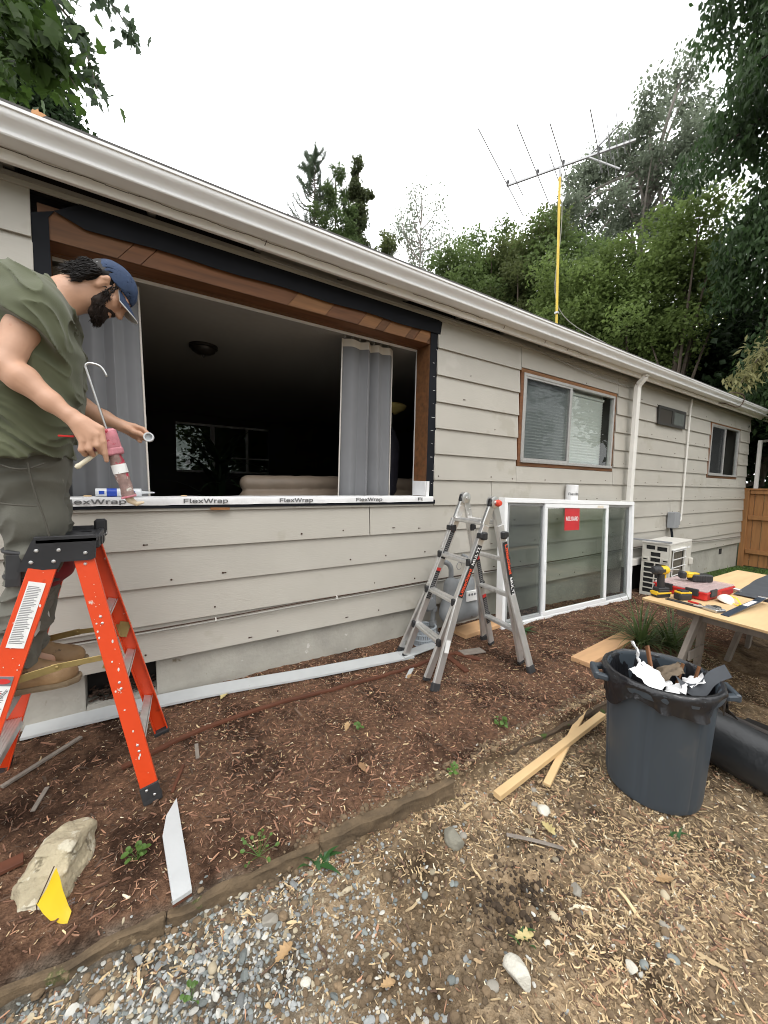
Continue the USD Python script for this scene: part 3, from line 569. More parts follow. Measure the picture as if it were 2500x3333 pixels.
# cap
CZ = 1.212
side = [(-.395, 1.085), (-.275, 1.085), (-.262, 1.112), (-.168, 1.112), (-.152, 1.12), (-.146, 1.204), (-.15, 1.213), (-.335, 1.213), (-.348, 1.20)]
capp = [prism(side, .010, XZ, (0, 1.966, 0)), prism(side, .010, XZ, (0, 2.292, 0))]
ctop = Polygon([(-.335, 1.956), (-.148, 1.956), (-.140, 1.98), (-.140, 2.27), (-.148, 2.292), (-.335, 2.292)])
for hx, hy, hr in ((-.24, 2.05, .030), (-.20, 2.19, .022), (-.28, 2.20, .012)): ctop = ctop.difference(__import__('shapely').geometry.Point(hx, hy).buffer(hr))
capp += [prism(ctop, .012, None, (0, 0, CZ - .022)), bx(-.343, -.152, 1.958, 1.975, CZ - .02, CZ + .004, .004), bx(-.345, -.15, 2.272, 2.292, CZ - .03, CZ + .008, .006), bx(-.162, -.138, 1.97, 2.28, CZ - .055, CZ - .004, .006), bx(-.345, -.325, 1.97, 2.28, CZ - .05, CZ, .006),
         bx(-.178, -.128, 2.262, 2.306, 1.165, 1.250, .012), bx(-.15, -.132, 2.02, 2.06, CZ - .05, CZ - .01, .004), bx(-.15, -.132, 2.12, 2.20, CZ - .06, CZ - .02, .004)]
capo = obj('cap', capp, m_blackp, step, label='black plastic top cap spattered with white paint')
obj('cap_rivets', [rivet((x, 1.9555, z), (0, -1, 0), .0075, .004) for x, z in ((-.335, 1.162), (-.268, 1.160), (-.352, 1.118), (-.285, 1.116), (-.185, 1.142))] + [rivet(on(('r', -1), 1.095) + A(0, -.003, 0), (0, -1, 0), .007, .004)], m_rivet, step, kind='stuff')
def decal(key, z0, z1, w, rows, mat, head=None):
    p, q, W, rail = FR[key]; d = unit(q - p); s = A(0, -1, 0); x = unit(np.cross(s, d)) * 1.0
    if x[0] < 0: x = -x
    a, b = on(key, z0) + s * .0045, on(key, z1) + s * .0045
    lab = obj('sticker', bar(a, b, w, .0012, s, 0), mat, rail)
    L = np.linalg.norm(b - a); R = random.Random(int(z0 * 1000)); lines = []
    for k in range(rows):
        t = L * (.06 + .88 * (k + .5) / rows) * (1 if head is None else .72); ww = w * R.uniform(.55, .86)
        c = a + d * t + s * .0009 + x * (ww - w * .86) * .5
        lines.append(bar(c - d * .0012, c + d * .0012, ww, .0006, s, 0))
    if lines: obj('fine_print', lines, m_print, rail, kind='stuff')
    return a, b, d, x, s, rail
decal(('f', -1), .80, 1.04, .052, 34, m_label)
a, b, d, x, s, rail = decal(('f', -1), .555, .70, .052, 12, m_label, 1)
obj('sticker_head', bar(b - d * .034 + s * .001, b + s * .001, .052, .0012, s, 0), m_print, rail)
obj('warning_oval', place(lathe([(.0001, .001), (.018, .001), (.018, 0)], 20), b - d * .017 + s * .0024, frame(s, d) @ np.diag([1.15, .55, 1])), m_red, rail)
fx = b - d * .062 + s * .0016
obj('pictogram', [bar(fx - x * .014 + d * .010, fx + x * .004 + d * .0, .006, .001, s, 0), bar(fx - x * .004 + d * .012, fx - x * .010 - d * .006, .005, .001, s, 0)], m_red, rail)
obj('pictogram_ladder', [bar(fx - d * .016 + x * .002, fx + d * .016 + x * .018, .0016, .001, s, 0), bar(fx - d * .018 + x * .009, fx + d * .012 + x * .022, .0016, .001, s, 0)] + [bar(fx + x * (.004 + .003 * k) - d * (.014 - .006 * k), fx + x * (.0105 + .003 * k) - d * (.016 - .006 * k), .0012, .001, s, 0) for k in range(5)], m_print, rail)
decal(('f', -1), .33, .43, .052, 7, m_yellow, 1)
# paint spatters on the rails
sp = []
for key in (('f', -1), ('r', -1)):
    for k in range(26):
        z = random.uniform(.1, 1.08); p, q, W, _ = FR[key]; d = unit(q - p); c = on(key, z) + A(random.uniform(-W / 2 + .008, W / 2 - .008), -.0032, 0)
        r = random.choice([.001, .0012, .0015, .002, .0035]); sp.append(place(lathe([(.0001, .0008), (r, .0003), (r, -.0005)], 7), c, frame((0, -1, 0)) @ np.diag([1, random.uniform(.8, 2.6), 1])))
obj('paint_spatter', sp, M('spatter_white', (.70, .68, .63), .5, .1), step, kind='stuff')
obj('hung_rag', noisy(cat_([bar((-.575, 1.95, .24), (-.61, 1.98, .03), .07, .006, (0, 1, 0)), bar((-.56, 2.02, .22), (-.60, 2.06, .02), .08, .006, (0, 1, 0))]).subdivide().subdivide().subdivide(), .018, 14, 3), M('rag_cloth', (.42, .40, .38), .9, .2, 20), step, smooth=40)

# ================================================================ aluminium multi-position ladder
al = thing('folding_ladder', 'grey aluminium multi-position ladder opened as an A-frame on the mulch', 'ladder')
HN, HF = A(2.262, 1.985, 1.318), A(2.292, 2.312, 1.338)
m_clip = M('black_clip', (.015, .015, .016), .45, .2)
m_disc = M('hinge_disc', (.55, .55, .53), .35, .1, metal=.9)
m_dec = M('decal_black', (.015, .015, .016), .5, .2)
m_decred = M('decal_orange', (.80, .09, .03), .5, .05)
def al_side(sgn, FN, FF, IN, IF, n):
    """outer feet FN/FF, inner feet IN/IF (near, far)"""
    R = {}
    for key, H, F, I, out in (('n', HN, FN, IN, -1), ('f', HF, FF, IF, 1)):
        t0 = H + A(.03 * sgn, 0, -.045)
        ktop, kmid = t0 + (I - t0) * .10, t0 + (I - t0) * .52
        off = A(0, .020 * out, 0)
        R[key] = (t0, I)
        obj('inner_rail', bar(t0 - A(0, 0, .02), I, .058, .024, (0, 1, 0), .003), m_galv, al)
        obj('outer_rail', [bar(ktop + off, kmid + off, .062, .022, (0, 1, 0), .003), bar(kmid + off, F, .062, .022, (0, 1, 0), .003)], m_galv, al)
        d = unit(F - kmid)
        obj('foot', [bar(F - d * .055, F + d * .006, .072, .034, (0, 1, 0), .006)], m_rubber, al)
        obj('inner_foot', bar(I - unit(I - t0) * .02, I + unit(I - t0) * .004, .062, .028, (0, 1, 0), .003), m_rubber, al)
        # hinge arm plate and lock
        obj('hinge_arm', [bar(H + A(.012 * sgn, .004 * out, -.005), ktop + A(0, .004 * out, 0), .062, .030, (0, 1, 0), .006)], m_disc, al)
        obj('hinge_cover', [bar(H + A(.028 * sgn, .006 * out, .028), H + A(.045 * sgn, .006 * out, -.03), .030, .034, (0, 1, 0), .008)], m_clip, al)
        lk = ktop + (I - t0) * .06 + off
        obj('lock_knob', [bar(lk + A(0, -.022, .028), lk + A(0, -.022, -.03), .050, .040, (0, 1, 0), .012), bar(lk + A(.03 * sgn, -.01, .022), lk + A(.034 * sgn, -.01, -.018), .026, .05, (0, 1, 0), .010)], m_clip, al)
        obj('rivets', [rivet(H + (ktop - H) * f + A(e * .015, -.013, 0), (0, -1, 0), .006, .003) for f, e in ((.55, 1), (.8, -1), (.9, 1))], m_rivet, al, kind='stuff')
    for k in range(n):
        z = 1.165 - .291 * k
        pt = lambda key: R[key][0] + (R[key][1] - R[key][0]) * ((z - R[key][0][2]) / (R[key][1][2] - R[key][0][2]))
        a, b = pt('n'), pt('f'); w = .03
        obj('rung', [bar(a + A(-sgn * .012, 0, 0), b + A(-sgn * .012, 0, 0), .040, .030, (0, 0, 1), .006), bar(a + A(sgn * .022, .01, -.004), b + A(sgn * .022, -.01, -.004), .022, .026, (0, 0, 1), .005)], m_galv, al)
        if k:
            for e, sg in ((a, -1), (b, 1)): obj('rung_clip', bar(e + A(sgn * .030, sg * .012, .026), e + A(sgn * .030, sg * .012, -.03), .030, .036, (0, 1, 0), .008), m_clip, al)
    return R
FNl, FFl = A(1.712, 1.952, gz(1.71, 1.95) + .004), A(1.846, 2.560, gz(1.85, 2.56) + .004)
FNr, FFr = A(2.530, 1.763, gz(2.53, 1.76) + .004), A(2.690, 2.395, gz(2.69, 2.39) + .004)
LL = al_side(1 * -1, FNl, FFl, A(1.748, 2.085, .015), A(1.832, 2.462, .02), 4)
RR = al_side(1, FNr, FFr, A(2.590, 1.905, .015), A(2.655, 2.275, .02), 4)
for H, n_ in ((HN, 'n'), (HF, 'f')):
    obj('hinge_disc', place(lathe([(.0001, .026), (.030, .026), (.046, .020), (.048, -.02), (.0001, -.02)], 24), H, frame((0, -1, 0))), m_disc, al, smooth=30)
    obj('hinge_pin', place(lathe([(.0001, .036), (.009, .036), (.011, .026)], 12), H, frame((0, -1, 0))), m_rivet, al, smooth=30)
obj('hinge_release', [place(lathe([(.0001, .058), (.018, .056), (.026, .040), (.026, .022)], 16), HN + A(.022, 0, -.004), frame((0, -1, 0)))], M('release_red', (.62, .06, .03), .4, .1), al, smooth=30)
def face_on(p, q, t, w, off=-.0135):
    d = unit(q - p); s = A(0, -1, 0); x = unit(np.cross(s, d)); s = unit(np.cross(d, x)); s = s if s[1] < 0 else -s
    return p + (q - p) * t + A(0, off, 0), d, x if x[0] > 0 else -x
def rail_text(txt, p, d, x, h, mat, parent, length):
    tm = meshkit.text_mesh(txt, 1.0, .05, bold=True); b = tm.bounds; v = tm.vertices - [b[0][0], .36, 0]
    v = v * [length / (b[1][0] - b[0][0]), h, .0008 / .05]
    R = np.stack([d, np.cross(unit(np.cross(d, np.cross(x, d))), d), A(0, -1, 0)], 1)
    nrm = A(0, -1, 0); ydir = unit(np.cross(nrm, d)); R = np.stack([d, ydir, nrm], 1)
    obj('lettering', place(trimesh.Trimesh(v, tm.faces, process=False), p, R), mat, parent)
def strip_decal(top, bot, t0, t1, up, first, second, fl, sl):
    """black sticker between fractions of a rail; lettering runs up (left rail) or down (right rail)"""
    a, b = top + (bot - top) * t0 + A(0, -.0135, 0), top + (bot - top) * t1 + A(0, -.0135, 0)
    st = obj('sticker', bar(a, b, .044, .001, (0, -1, 0), 0), m_dec, al)
    L = np.linalg.norm(b - a); d = unit(a - b) if up else unit(b - a); o = b if up else a
    x = A(1, 0, 0); n0 = A(0, -.0012, 0)
    rail_text(first, o + d * L * fl[0] + n0, d, x, .027, m_decred if first[0] == 'L' else m_label, st, L * (fl[1] - fl[0]))
    rail_text(second, o + d * L * sl[0] + n0, d, x, .024, m_label if second[0] == 'M' else m_decred, st, L * (sl[1] - sl[0]))
lt, lb = LL['n'][0] + A(0, -.020, 0), LL['n'][0] + (FNl - LL['n'][0]) * .52 + A(0, -.010, 0)
kl = HN + A(-.03, -.02, -.045); strip_decal(kl + (A(1.748, 2.085, .015) - kl) * .13 + A(-.003, -.012, 0), kl + (A(1.748, 2.085, .015) - kl) * .52 + A(-.003, -.012, 0), .22, 1.0, True, 'LittleGiant', 'MULTI', (.03, .55), (.62, .96))
kr = HN + A(.03, -.02, -.045); strip_decal(kr + (A(2.590, 1.905, .015) - kr) * .13 + A(0, -.012, 0), kr + (A(2.590, 1.905, .015) - kr) * .62 + A(0, -.012, 0), .15, .95, False, 'LittleGiant', 'MULTI', (.04, .52), (.57, .86))
# far rails' inner warning stickers
for side_, ts in ((LL, ((.16, .36), (.42, .62))), (RR, ((.36, .58), (.63, .84)))):
    p, q = side_['f']
    for t0, t1 in ts:
        a, b = p + (q - p) * t0 + A(0, -.0135, 0), p + (q - p) * t1 + A(0, -.0135, 0)
        st = obj('sticker', bar(a, b, .044, .001, (0, -1, 0), 0), m_dec, al)
        obj('sticker_head', bar(a + A(0, -.001, 0), a + (b - a) * .10 + A(0, -.001, 0), .042, .001, (0, -1, 0), 0), m_red, st)
        obj('fine_print', [bar(a + (b - a) * f + A(0, -.001, 0), a + (b - a) * (f + .02) + A(0, -.001, 0), .034, .0006, (0, -1, 0), 0) for f in np.arange(.16, .95, .06)], M('print_grey', (.2, .2, .2), .6, .1) if 'print_grey' not in LOOKS else LOOKS['print_grey'], st, kind='stuff')
p, q = LL['n'][0], FNl
obj('sticker', bar(A(1.838, 1.958, .34), A(1.812, 1.952, .255), .042, .001, (0, -1, 0), 0), m_label, al, label='white paper label peeling on the near left rail')

# ================================================================ new window leaning on the wall
nw = thing('new_window', 'new white vinyl three-pane window leaning against the siding', 'window unit')
U = unit((2.65, 0, -.072)); V = A(.03, .065, 1.33); V = unit(V - U * (U @ V)); Wd = np.cross(V, U); NR = np.stack([U, Wd, V], 1); NO = A(3.035, 2.475, -.012)
L_ = lambda mm: place(mm, NO, NR)
W_, H_ = 2.655, 1.338
fw_, dp = .048, .085
obj('frame', [L_(bx(0, W_, 0, dp, 0, fw_, .004)), L_(bx(0, W_, 0, dp, H_ - fw_, H_, .004)), L_(bx(0, fw_, 0, dp, fw_, H_ - fw_, .004)), L_(bx(W_ - fw_, W_, 0, dp, fw_, H_ - fw_, .004)), L_(bx(-.02, W_ + .02, dp - .02, dp - .016, -.02, H_ + .02, 0).difference(bx(.03, W_ - .03, 0, .2, .03, H_ - .03, 0)) if 0 else bx(0.06, .061, .03, .031, .06, .061, 0))], m_white, nw)
def sash(u0, u1, y0, y1, w, nm='sash'):
    return obj(nm, [L_(bx(u0, u1, y0, y1, fw_ + .002, fw_ + w, .004)), L_(bx(u0, u1, y0, y1, H_ - fw_ - w, H_ - fw_ - .002, .004)), L_(bx(u0, u0 + w, y0, y1, fw_ + w, H_ - fw_ - w, .004)), L_(bx(u1 - w, u1, y0, y1, fw_ + w, H_ - fw_ - w, .004))], m_white, nw)
q1, q2 = .685, 1.975
sl = sash(fw_ + .002, q1 + .01, .034, .066, .034); sm_ = sash(q1 - .02, q2 + .02, .004, .032, .048); sr = sash(q2 - .01, W_ - fw_ - .002, .034, .066, .034)
obj('pane', L_(bx(fw_ + .036, q1 - .024, .048, .052, fw_ + .036, H_ - fw_ - .036, 0)), m_glass2, sl)
obj('pane', L_(bx(q1 + .028, q2 - .028, .016, .020, fw_ + .05, H_ - fw_ - .05, 0)), m_glass2, sm_)
obj('pane', L_(bx(q2 + .024, W_ - fw_ - .036, .048, .052, fw_ + .036, H_ - fw_ - .036, 0)), m_glass2, sr)
m_scr = M('screen_frame_grey', (.34, .35, .35), .5, .1)
for s_, a, b in ((sr, q2 + .024, W_ - fw_ - .034), (sl, fw_ + .034, q1 - .022)):
    obj('screen_mesh', L_(bx(a, b, .0265, .0275, fw_ + .02, H_ - fw_ - .02, 0)), m_screen, s_)
    obj('screen_frame', [L_(bx(a, b, .024, .032, fw_ + .004, fw_ + .026)), L_(bx(a, b, .024, .032, H_ - fw_ - .026, H_ - fw_ - .004)), L_(bx(a, a + .016, .024, .032, fw_ + .026, H_ - fw_ - .026)), L_(bx(b - .016, b, .024, .032, fw_ + .026, H_ - fw_ - .026))], m_scr, s_)
su0, su1, sv0, sv1 = 1.045, 1.345, 1.045, 1.245
st = obj('maker_sticker', L_(bx(su0, su1, .0135, .0145, sv0 - .06, sv1, 0)), M('sticker_red', (.50, .012, .018), .4, .06), nw, label='square red sticker with white lettering on the middle pane')
tm = meshkit.text_mesh('MILGARD', 1.0, .05, bold=True); b = tm.bounds; v = (tm.vertices - [b[0][0], 0, 0]) * [.245 / (b[1][0] - b[0][0]), .046, .012]
obj('lettering', L_(place(trimesh.Trimesh(v, tm.faces, process=False), (su0 + .028, .0133, sv0 + .052), XZ)), m_label, st)
obj('small_label', L_(bx(1.72, 1.86, .003, .0036, H_ - fw_ - .042, H_ - fw_ - .012, 0)), M('label_cream', (.72, .66, .55), .5, .15, 60), nw)
obj('lock_latch', L_(bx(q1 - .008, q1 + .012, -.006, .004, .55, .66, .003)), m_white, nw)

roll = thing('tape_roll', 'white roll of flashing tape standing between the leaning window top and the wall', 'tape roll')
rc = A(4.42, 2.664, 1.20)
obj('roll_body', place(lathe([(.03, 0), (.068, 0), (.070, .004), (.070, .262), (.066, .266), (.03, .266)], 32), rc), m_tape, roll, smooth=30)
obj('roll_core', place(lathe([(.03, .266), (.03, 0), (.026, 0), (.026, .266)], 24), rc), M('cardboard', (.30, .20, .12), .8, .1), roll)
tm = meshkit.text_mesh('FlexWrap', 1.0, .05, bold=True); b = tm.bounds; v = (tm.vertices - [b[0][0], 0, 0]) * [.17 / (b[1][0] - b[0][0]), .030, .03]
ang = (v[:, 0] - .085) / .0705 - .35; rr = .0705 + v[:, 2]
obj('lettering', trimesh.Trimesh(np.stack([rc[0] + rr * np.sin(ang), rc[1] - rr * np.cos(ang), rc[2] + .142 + v[:, 1]], 1), tm.faces, process=False), m_ink, roll)

# ================================================================ gas meter
gm = thing('gas_meter', 'grey gas meter with bent pipes on the wall behind the aluminium ladder', 'gas meter')
m_gas = M('meter_grey', (.20, .21, .215), .55, .14, 8, bump=.1, spots=[((.11, .10, .09), 9, .66)])
B = Blob((2.28, 2.42, .10), (2.80, 2.74, .66), .012)
B.ell((2.53, 2.58, .36), (.19, .105, .17), k=.03); B.cone((2.42, 2.58, .40), (2.42, 2.58, .54), .055, .05, .04); B.cone((2.64, 2.58, .40), (2.64, 2.58, .54), .055, .05, .04); B.cone((2.42, 2.58, .50), (2.64, 2.58, .50), .06, .06, .04); B.cone((2.40, 2.56, .26), (2.66, 2.56, .26), .10, .10, .05)
obj('meter_body', B.mesh(), m_gas, gm, smooth=True)
obj('index_face', [bx(2.52, 2.68, 2.462, 2.48, .37, .47, .006)], m_label, gm)
obj('dial', [place(lathe([(.0001, .002), (.012, .002), (.012, 0)], 12), (x, 2.4615, .435), frame((0, -1, 0))) for x in (2.545, 2.58, 2.615, 2.65)], m_print, gm, kind='stuff')
obj('riser_pipe', tube(smoothline([(2.27, 2.64, -.05), (2.27, 2.64, .35), (2.27, 2.64, .62), (2.285, 2.635, .70), (2.345, 2.61, .735), (2.405, 2.585, .70), (2.42, 2.58, .62), (2.42, 2.58, .52)], 40), .024, 12), m_gas, gm, smooth=40)
obj('outlet_pipe', tube([(2.64, 2.58, .52), (2.64, 2.58, .60), (2.70, 2.63, .66), (2.72, 2.66, .68), (2.72, 2.66, .72), (2.72, 2.74, .74)], .02, 10), m_gas, gm, smooth=40)
obj('collar', [place(lathe([(.024, -.02), (.036, -.02), (.036, .02), (.024, .02)], 8), c) for c in ((2.42, 2.58, .555), (2.64, 2.58, .555), (2.27, 2.64, .30), (2.27, 2.64, .16))], m_gas, gm)
obj('regulator', place(lathe([(.0001, -.03), (.05, -.03), (.07, -.006), (.07, .006), (.05, .03), (.0001, .035)], 20), (2.20, 2.62, .36), frame((0, -1, 0))), m_gas, gm, smooth=30)
obj('shutoff_valve', [bx(2.235, 2.305, 2.60, 2.68, .05, .13, .01), bx(2.255, 2.285, 2.56, 2.60, .075, .10, .004)], m_gas, gm)
ring = [(2.47 + .03 * math.cos(t), 2.53, .70 + .035 * math.sin(t)) for t in np.linspace(0, 5.6, 20)]
obj('seal_wire', tube(ring, .003, 5), m_gas, gm)
bk = thing('plastic_basket', 'small grey slotted plastic basket behind the left foot of the aluminium ladder', 'basket')
m_bask = M('basket_grey', (.36, .40, .43), .5, .12, 9)
obj('wall', [place(bar((.105 * math.cos(a), .085 * math.sin(a), 0), (.115 * math.cos(a), .095 * math.sin(a), .16), .016, .004, (math.cos(a), math.sin(a), 0)), (2.15, 2.62, 0)) for a in np.arange(0, 6.28, .19)], m_bask, bk, kind='stuff')
obj('band', [tube([(2.15 + (.106 + .06 * z) * math.cos(a), 2.62 + (.086 + .06 * z) * math.sin(a), z) for a in np.linspace(0, 6.2832, 33)], .008, 6) for z in (.01, .06, .11, .16)], m_bask, bk, kind='stuff')

# ================================================================ heat pump
ac = thing('heat_pump', 'beige outdoor heat pump unit with slotted end and wire guard beside the siding', 'heat pump')
AO = A(6.20, 2.60, -.11); ad = unit(A(.05, -1, 0)); ae = A(-ad[1], ad[0], 0); AR = np.stack([ad, ae, A(0, 0, 1)], 1)
AL, AW, AH = .335, .86, .79
m_beige = M('hp_beige', (.56, .54, .48), .45, .06, 5, spots=[((.36, .34, .28), 5, .68)])
Lc = lambda mm: place(mm, AO, AR)
obj('base', Lc(bx(.005, AL - .005, .005, AW - .005, 0, .03)), m_beige, ac)
obj('back_body', Lc(bx(.004, AL - .02, .03, AW, .03, AH - .03, .004)), M('hp_inside', (.02, .02, .02), .7, .2), ac)
obj('top_panel', Lc(bx(-.008, AL + .008, -.008, AW + .008, AH - .028, AH, .006)), M('hp_top', (.62, .60, .55), .5, .06, 6), ac)
# slotted end: frame of bars leaves the slots open
sl_ = Polygon([(0, .0), (AL, .0), (AL, AH - .03), (0, AH - .03)])
rows = []
zc = AH - .085
slots = [(.05, .155, zc), (.185, .30, zc - .008), (.11, .225, zc - .095), (.11, .225, zc - .175)]
slots += [(x0, x1, zc - .255 - .075 * k) for k in range(6) for x0, x1 in ((.035, .155), (.175, .30))]
for x0, x1, z in slots: sl_ = sl_.difference(sbox(x0, z - .026, x1, z + .026).buffer(.004))
for x0 in (-.02, .26): pass
obj('slotted_panel', Lc(prism(sl_, .016, XZ, (0, .016, 0))), m_beige, ac, smooth=20)
obj('handle_recess', [Lc(bx(a, a + .075, -.010, .002, AH - .285, AH - .225, .008)) for a in (.012, .258)], m_beige, ac)
obj('handle_slot', [Lc(bx(a, a + .055, -.0115, -.009, AH - .268, AH - .25, 0)) for a in (.022, .268)], m_dark, ac)
fp = Polygon([(0, 0), (AW, 0), (AW, AH - .03), (0, AH - .03)]).difference(sbox(.06, .05, AW - .30, AH - .10))
obj('side_panel', Lc(place(prism(fp, .012), (AL - .004, 0, 0), np.array([[0, 0, 1], [1, 0, 0], [0, 1, 0]], float))), m_beige, ac)
obj('coil_fins', Lc(bx(AL - .022, AL - .012, .06, AW - .30, .05, AH - .10, 0)), M('coil_metal', (.15, .13, .10), .5, .3, 40, stretch=(1, 1, .08), metal=.5), ac)
G = [Lc(tube([(AL + .03, .05, z), (AL + .03, AW - .29, z)], .006, 6)) for z in np.linspace(.10, AH - .12, 6)] + [Lc(tube([(AL + .024, y, .06), (AL + .024, y, AH - .08)], .005, 6)) for y in (.07, AW - .31)]
G += [Lc(bx(AL + .008, AL + .04, .045, AW - .29, AH - .105, AH - .085, .006))]
obj('wire_guard', G, M('guard_white', (.70, .70, .68), .4, .05), ac)
obj('valve_cover', Lc(bx(AL + .008, AL + .05, AW - .10, AW - .03, .42, .52, .01)), m_beige, ac)
obj('badge', Lc(bx(AL + .0085, AL + .0095, AW - .17, AW - .06, AH - .12, AH - .09, 0)), m_label, ac)
barm = thing('metal_trim_bar', 'thin grey metal bar laid from the new window to the heat pump top', 'metal bar')
obj('bar', bar((6.225, 2.245, AH - .11 + .014), (6.02, 2.70, AH - .11 + .03), .018, .024), m_box, barm)

# ================================================================ cedar fence at the end of the house
m_cedar = M('cedar_fence', (.36, .165, .055), .7, .22, 4, stretch=(5, 5, .5), bump=.15, island=.16, spots=[((.17, .065, .02), 6, .66)])
fence = thing('cedar_fence', 'honey brown cedar board fence at the end of the house', 'fence')
gzf = -.17
for k in range(11):
    y0 = 2.76 - .147 * (k + 1)
    obj('board', bx(11.24 + .004 * (k % 2), 11.262 + .004 * (k % 2), y0 + .003, y0 + .143, gzf - .05, 1.44, .003), m_cedar, fence)
for z in (.06, .80, 1.36): obj('rail', bx(11.19, 11.238, 1.2, 2.68, z, z + .09, .004), m_cedar, fence)
obj('cap_rail', bx(11.17, 11.30, 1.2, 2.79, 1.442, 1.48, .004), m_cedar, fence)
for y in (2.69, 1.9): obj('post', bx(11.15, 11.238, y, y + .09, gzf - .2, 1.44, .004), m_cedar, fence)
# ================================================================ plywood table on sawhorses
TZ = .58
m_ply = M('plywood_face', (.60, .42, .22), .65, .14, 3, stretch=(.6, 3, 1), bump=.05, spots=[((.48, .31, .15), 3.5, .62)])
m_plyedge = M('plywood_edge', (.42, .27, .12), .7, .35, 60, stretch=(.2, .2, 5))
m_gwood = M('weathered_wood', (.22, .19, .16), .8, .25, 6, stretch=(3, 3, .5), bump=.15)
ply = thing('plywood_sheet', 'sheet of plywood laid on sawhorses as a worktable with tools on it', 'plywood')
PA = A(3.36, 1.385, 0); pu = unit(A(2.11, -.03, 0)); pv = unit(A(-.075, -.735, 0)); PR = np.stack([pu, -pv, A(0, 0, 1)], 1)
pl = lambda mm: place(mm, PA, PR)       # local x along the house, y towards it (from 0 down to -1.22)
obj('sheet', pl(bx(0, 2.12, -1.22, 0, TZ - .017, TZ, .001)), m_ply, ply)
obj('ply_layers', [pl(bx(-.0012, -.0004, -1.219, -.001, TZ - .0165 + k * .0056, TZ - .0165 + k * .0056 + .003, 0)) for k in range(3)], m_plyedge, ply, kind='stuff')
def sawhorse(x, label):
    s = thing('sawhorse', label, 'sawhorse', 'sawhorses under the plywood')
    obj('beam', pl(bx(x - .02, x + .02, -1.10, -.18, TZ - .11, TZ - .019, .003)), m_gwood, s)
    for y in (-.34, -1.0):
        for sg in (-1, 1):
            a = PA + PR @ A(x + sg * .03, y, TZ - .03); b = PA + PR @ A(x + sg * .27, y + (.10 if y > -.5 else -.10), 0); b[2] = gz(b[0], b[1]) - .01
            obj('leg', bar(a, b, .075, .034, (0, 1, 0), .003), m_gwood, s)
        a = PA + PR @ A(x - .13, y + .02, .22); b = PA + PR @ A(x + .13, y + .02, .22); obj('brace', bar(a, b, .012, .07, (0, 0, 1), .002), m_gwood, s)
sawhorse(.20, 'weathered wooden sawhorse under the near end of the plywood'); sawhorse(1.45, 'weathered wooden sawhorse under the far end of the plywood')
felt = thing('felt_strip', 'long dark grey strip of roofing felt rolled out along the plywood', 'felt strip')
X = np.linspace(.82, 2.18, 50); rows = []
for y0, k in ((-.33, 0), (-.60, 1)):
    rows.append(np.stack([X, y0 + .01 * np.sin(X * 5 + k) + (.06 if k == 0 else -.02) * (X - .8), TZ + .006 + .010 * np.abs(np.sin(X * 4.5 + k)) + .10 * np.clip(X - 1.85, 0, 1) ** 1.3], 1))
nX = len(X); f = np.array([[i, nX + i, nX + i + 1, i + 1] for i in range(nX - 1)])
obj('felt', pl(trimesh.Trimesh(np.vstack(rows), np.vstack([f[:, [0, 1, 2]], f[:, [0, 2, 3]]]), process=False)), M('felt_black', (.05, .055, .062), .85, .15, 20), felt, smooth=True)

m_dy = M('tool_yellow', (.68, .43, .02), .45, .06); m_tb = M('tool_black', (.02, .02, .021), .5, .2); m_steel = M('tool_steel', (.55, .55, .54), .3, .1, metal=.95)
def T(p, a): return lambda mm: place(mm, A(p[0], p[1], TZ), rotz(a))
# impact driver standing on its battery
drill = thing('impact_driver', 'yellow and black cordless impact driver standing on its battery at the plywood corner', 'drill')
t = T((3.53, 1.325), -22)
obj('battery', [t(bx(-.062, .062, -.04, .04, .001, .048, .010)), t(bx(-.05, .05, -.036, .036, .04, .062, .008))], m_tb, drill)
obj('battery_band', [t(bx(-.063, .063, -.041, .041, .030, .044, .004)), t(bx(-.066, -.05, -.03, .03, .02, .05, .004))], m_dy, drill)
obj('handle', [t(bar((.0, 0, .055), (-.012, 0, .19), .040, .050, (1, 0, 0), .012)), t(bx(-.05, .05, -.032, .032, .058, .078, .010))], m_tb, drill)
obj('body', [t(place(lathe([(.0001, -.02), (.034, -.02), (.034, .045), (.030, .052), (.0001, .052)], 16), (-.01, 0, .218), frame((1, 0, 0))))], m_dy, drill, smooth=30)
obj('motor_cap', [t(place(lathe([(.0001, -.082), (.024, -.08), (.0355, -.066), (.0355, -.012), (.0001, -.012)], 16), (-.01, 0, .218), frame((1, 0, 0)))), t(bx(-.055, .0, -.0365, .0365, .205, .232, .004))], m_tb, drill, smooth=30)
obj('nose', [t(place(lathe([(.030, .05), (.024, .062), (.018, .085), (.012, .09), (.008, .105), (.0001, .105)], 14), (-.01, 0, .218), frame((1, 0, 0))))], m_steel, drill, smooth=30)
obj('bit', t(bar((.09, 0, .218), (.16, 0, .218), .006, .006)), m_steel, drill)
obj('trigger', t(bx(.012, .034, -.012, .012, .15, .185, .006)), m_dy, drill)
tp = thing('battery_pack', 'yellow and black spare battery pack standing beside the driver', 'battery')
t = T((3.60, 1.20), -25); obj('case', [t(bx(-.055, .055, -.036, .036, .001, .055, .010))], m_tb, tp); obj('top', [t(bx(-.05, .05, -.032, .032, .053, .066, .006))], m_dy, tp); obj('terminal', t(bx(-.035, .03, -.026, .026, .064, .076, .005)), m_tb, tp)
case = thing('organizer_case', 'red parts organiser case with a clear lid on the plywood', 'tool case')
t = T((3.945, 1.245), -4); m_redc = M('case_red', (.50, .018, .015), .4, .08); cw, cd_ = .245, .185
obj('tub', [t(bx(-cw, cw, -cd_, cd_, .002, .070, .012)), t(bx(-cw - .006, cw + .006, -cd_ - .006, cd_ + .006, .056, .070, .006))], m_redc, case)
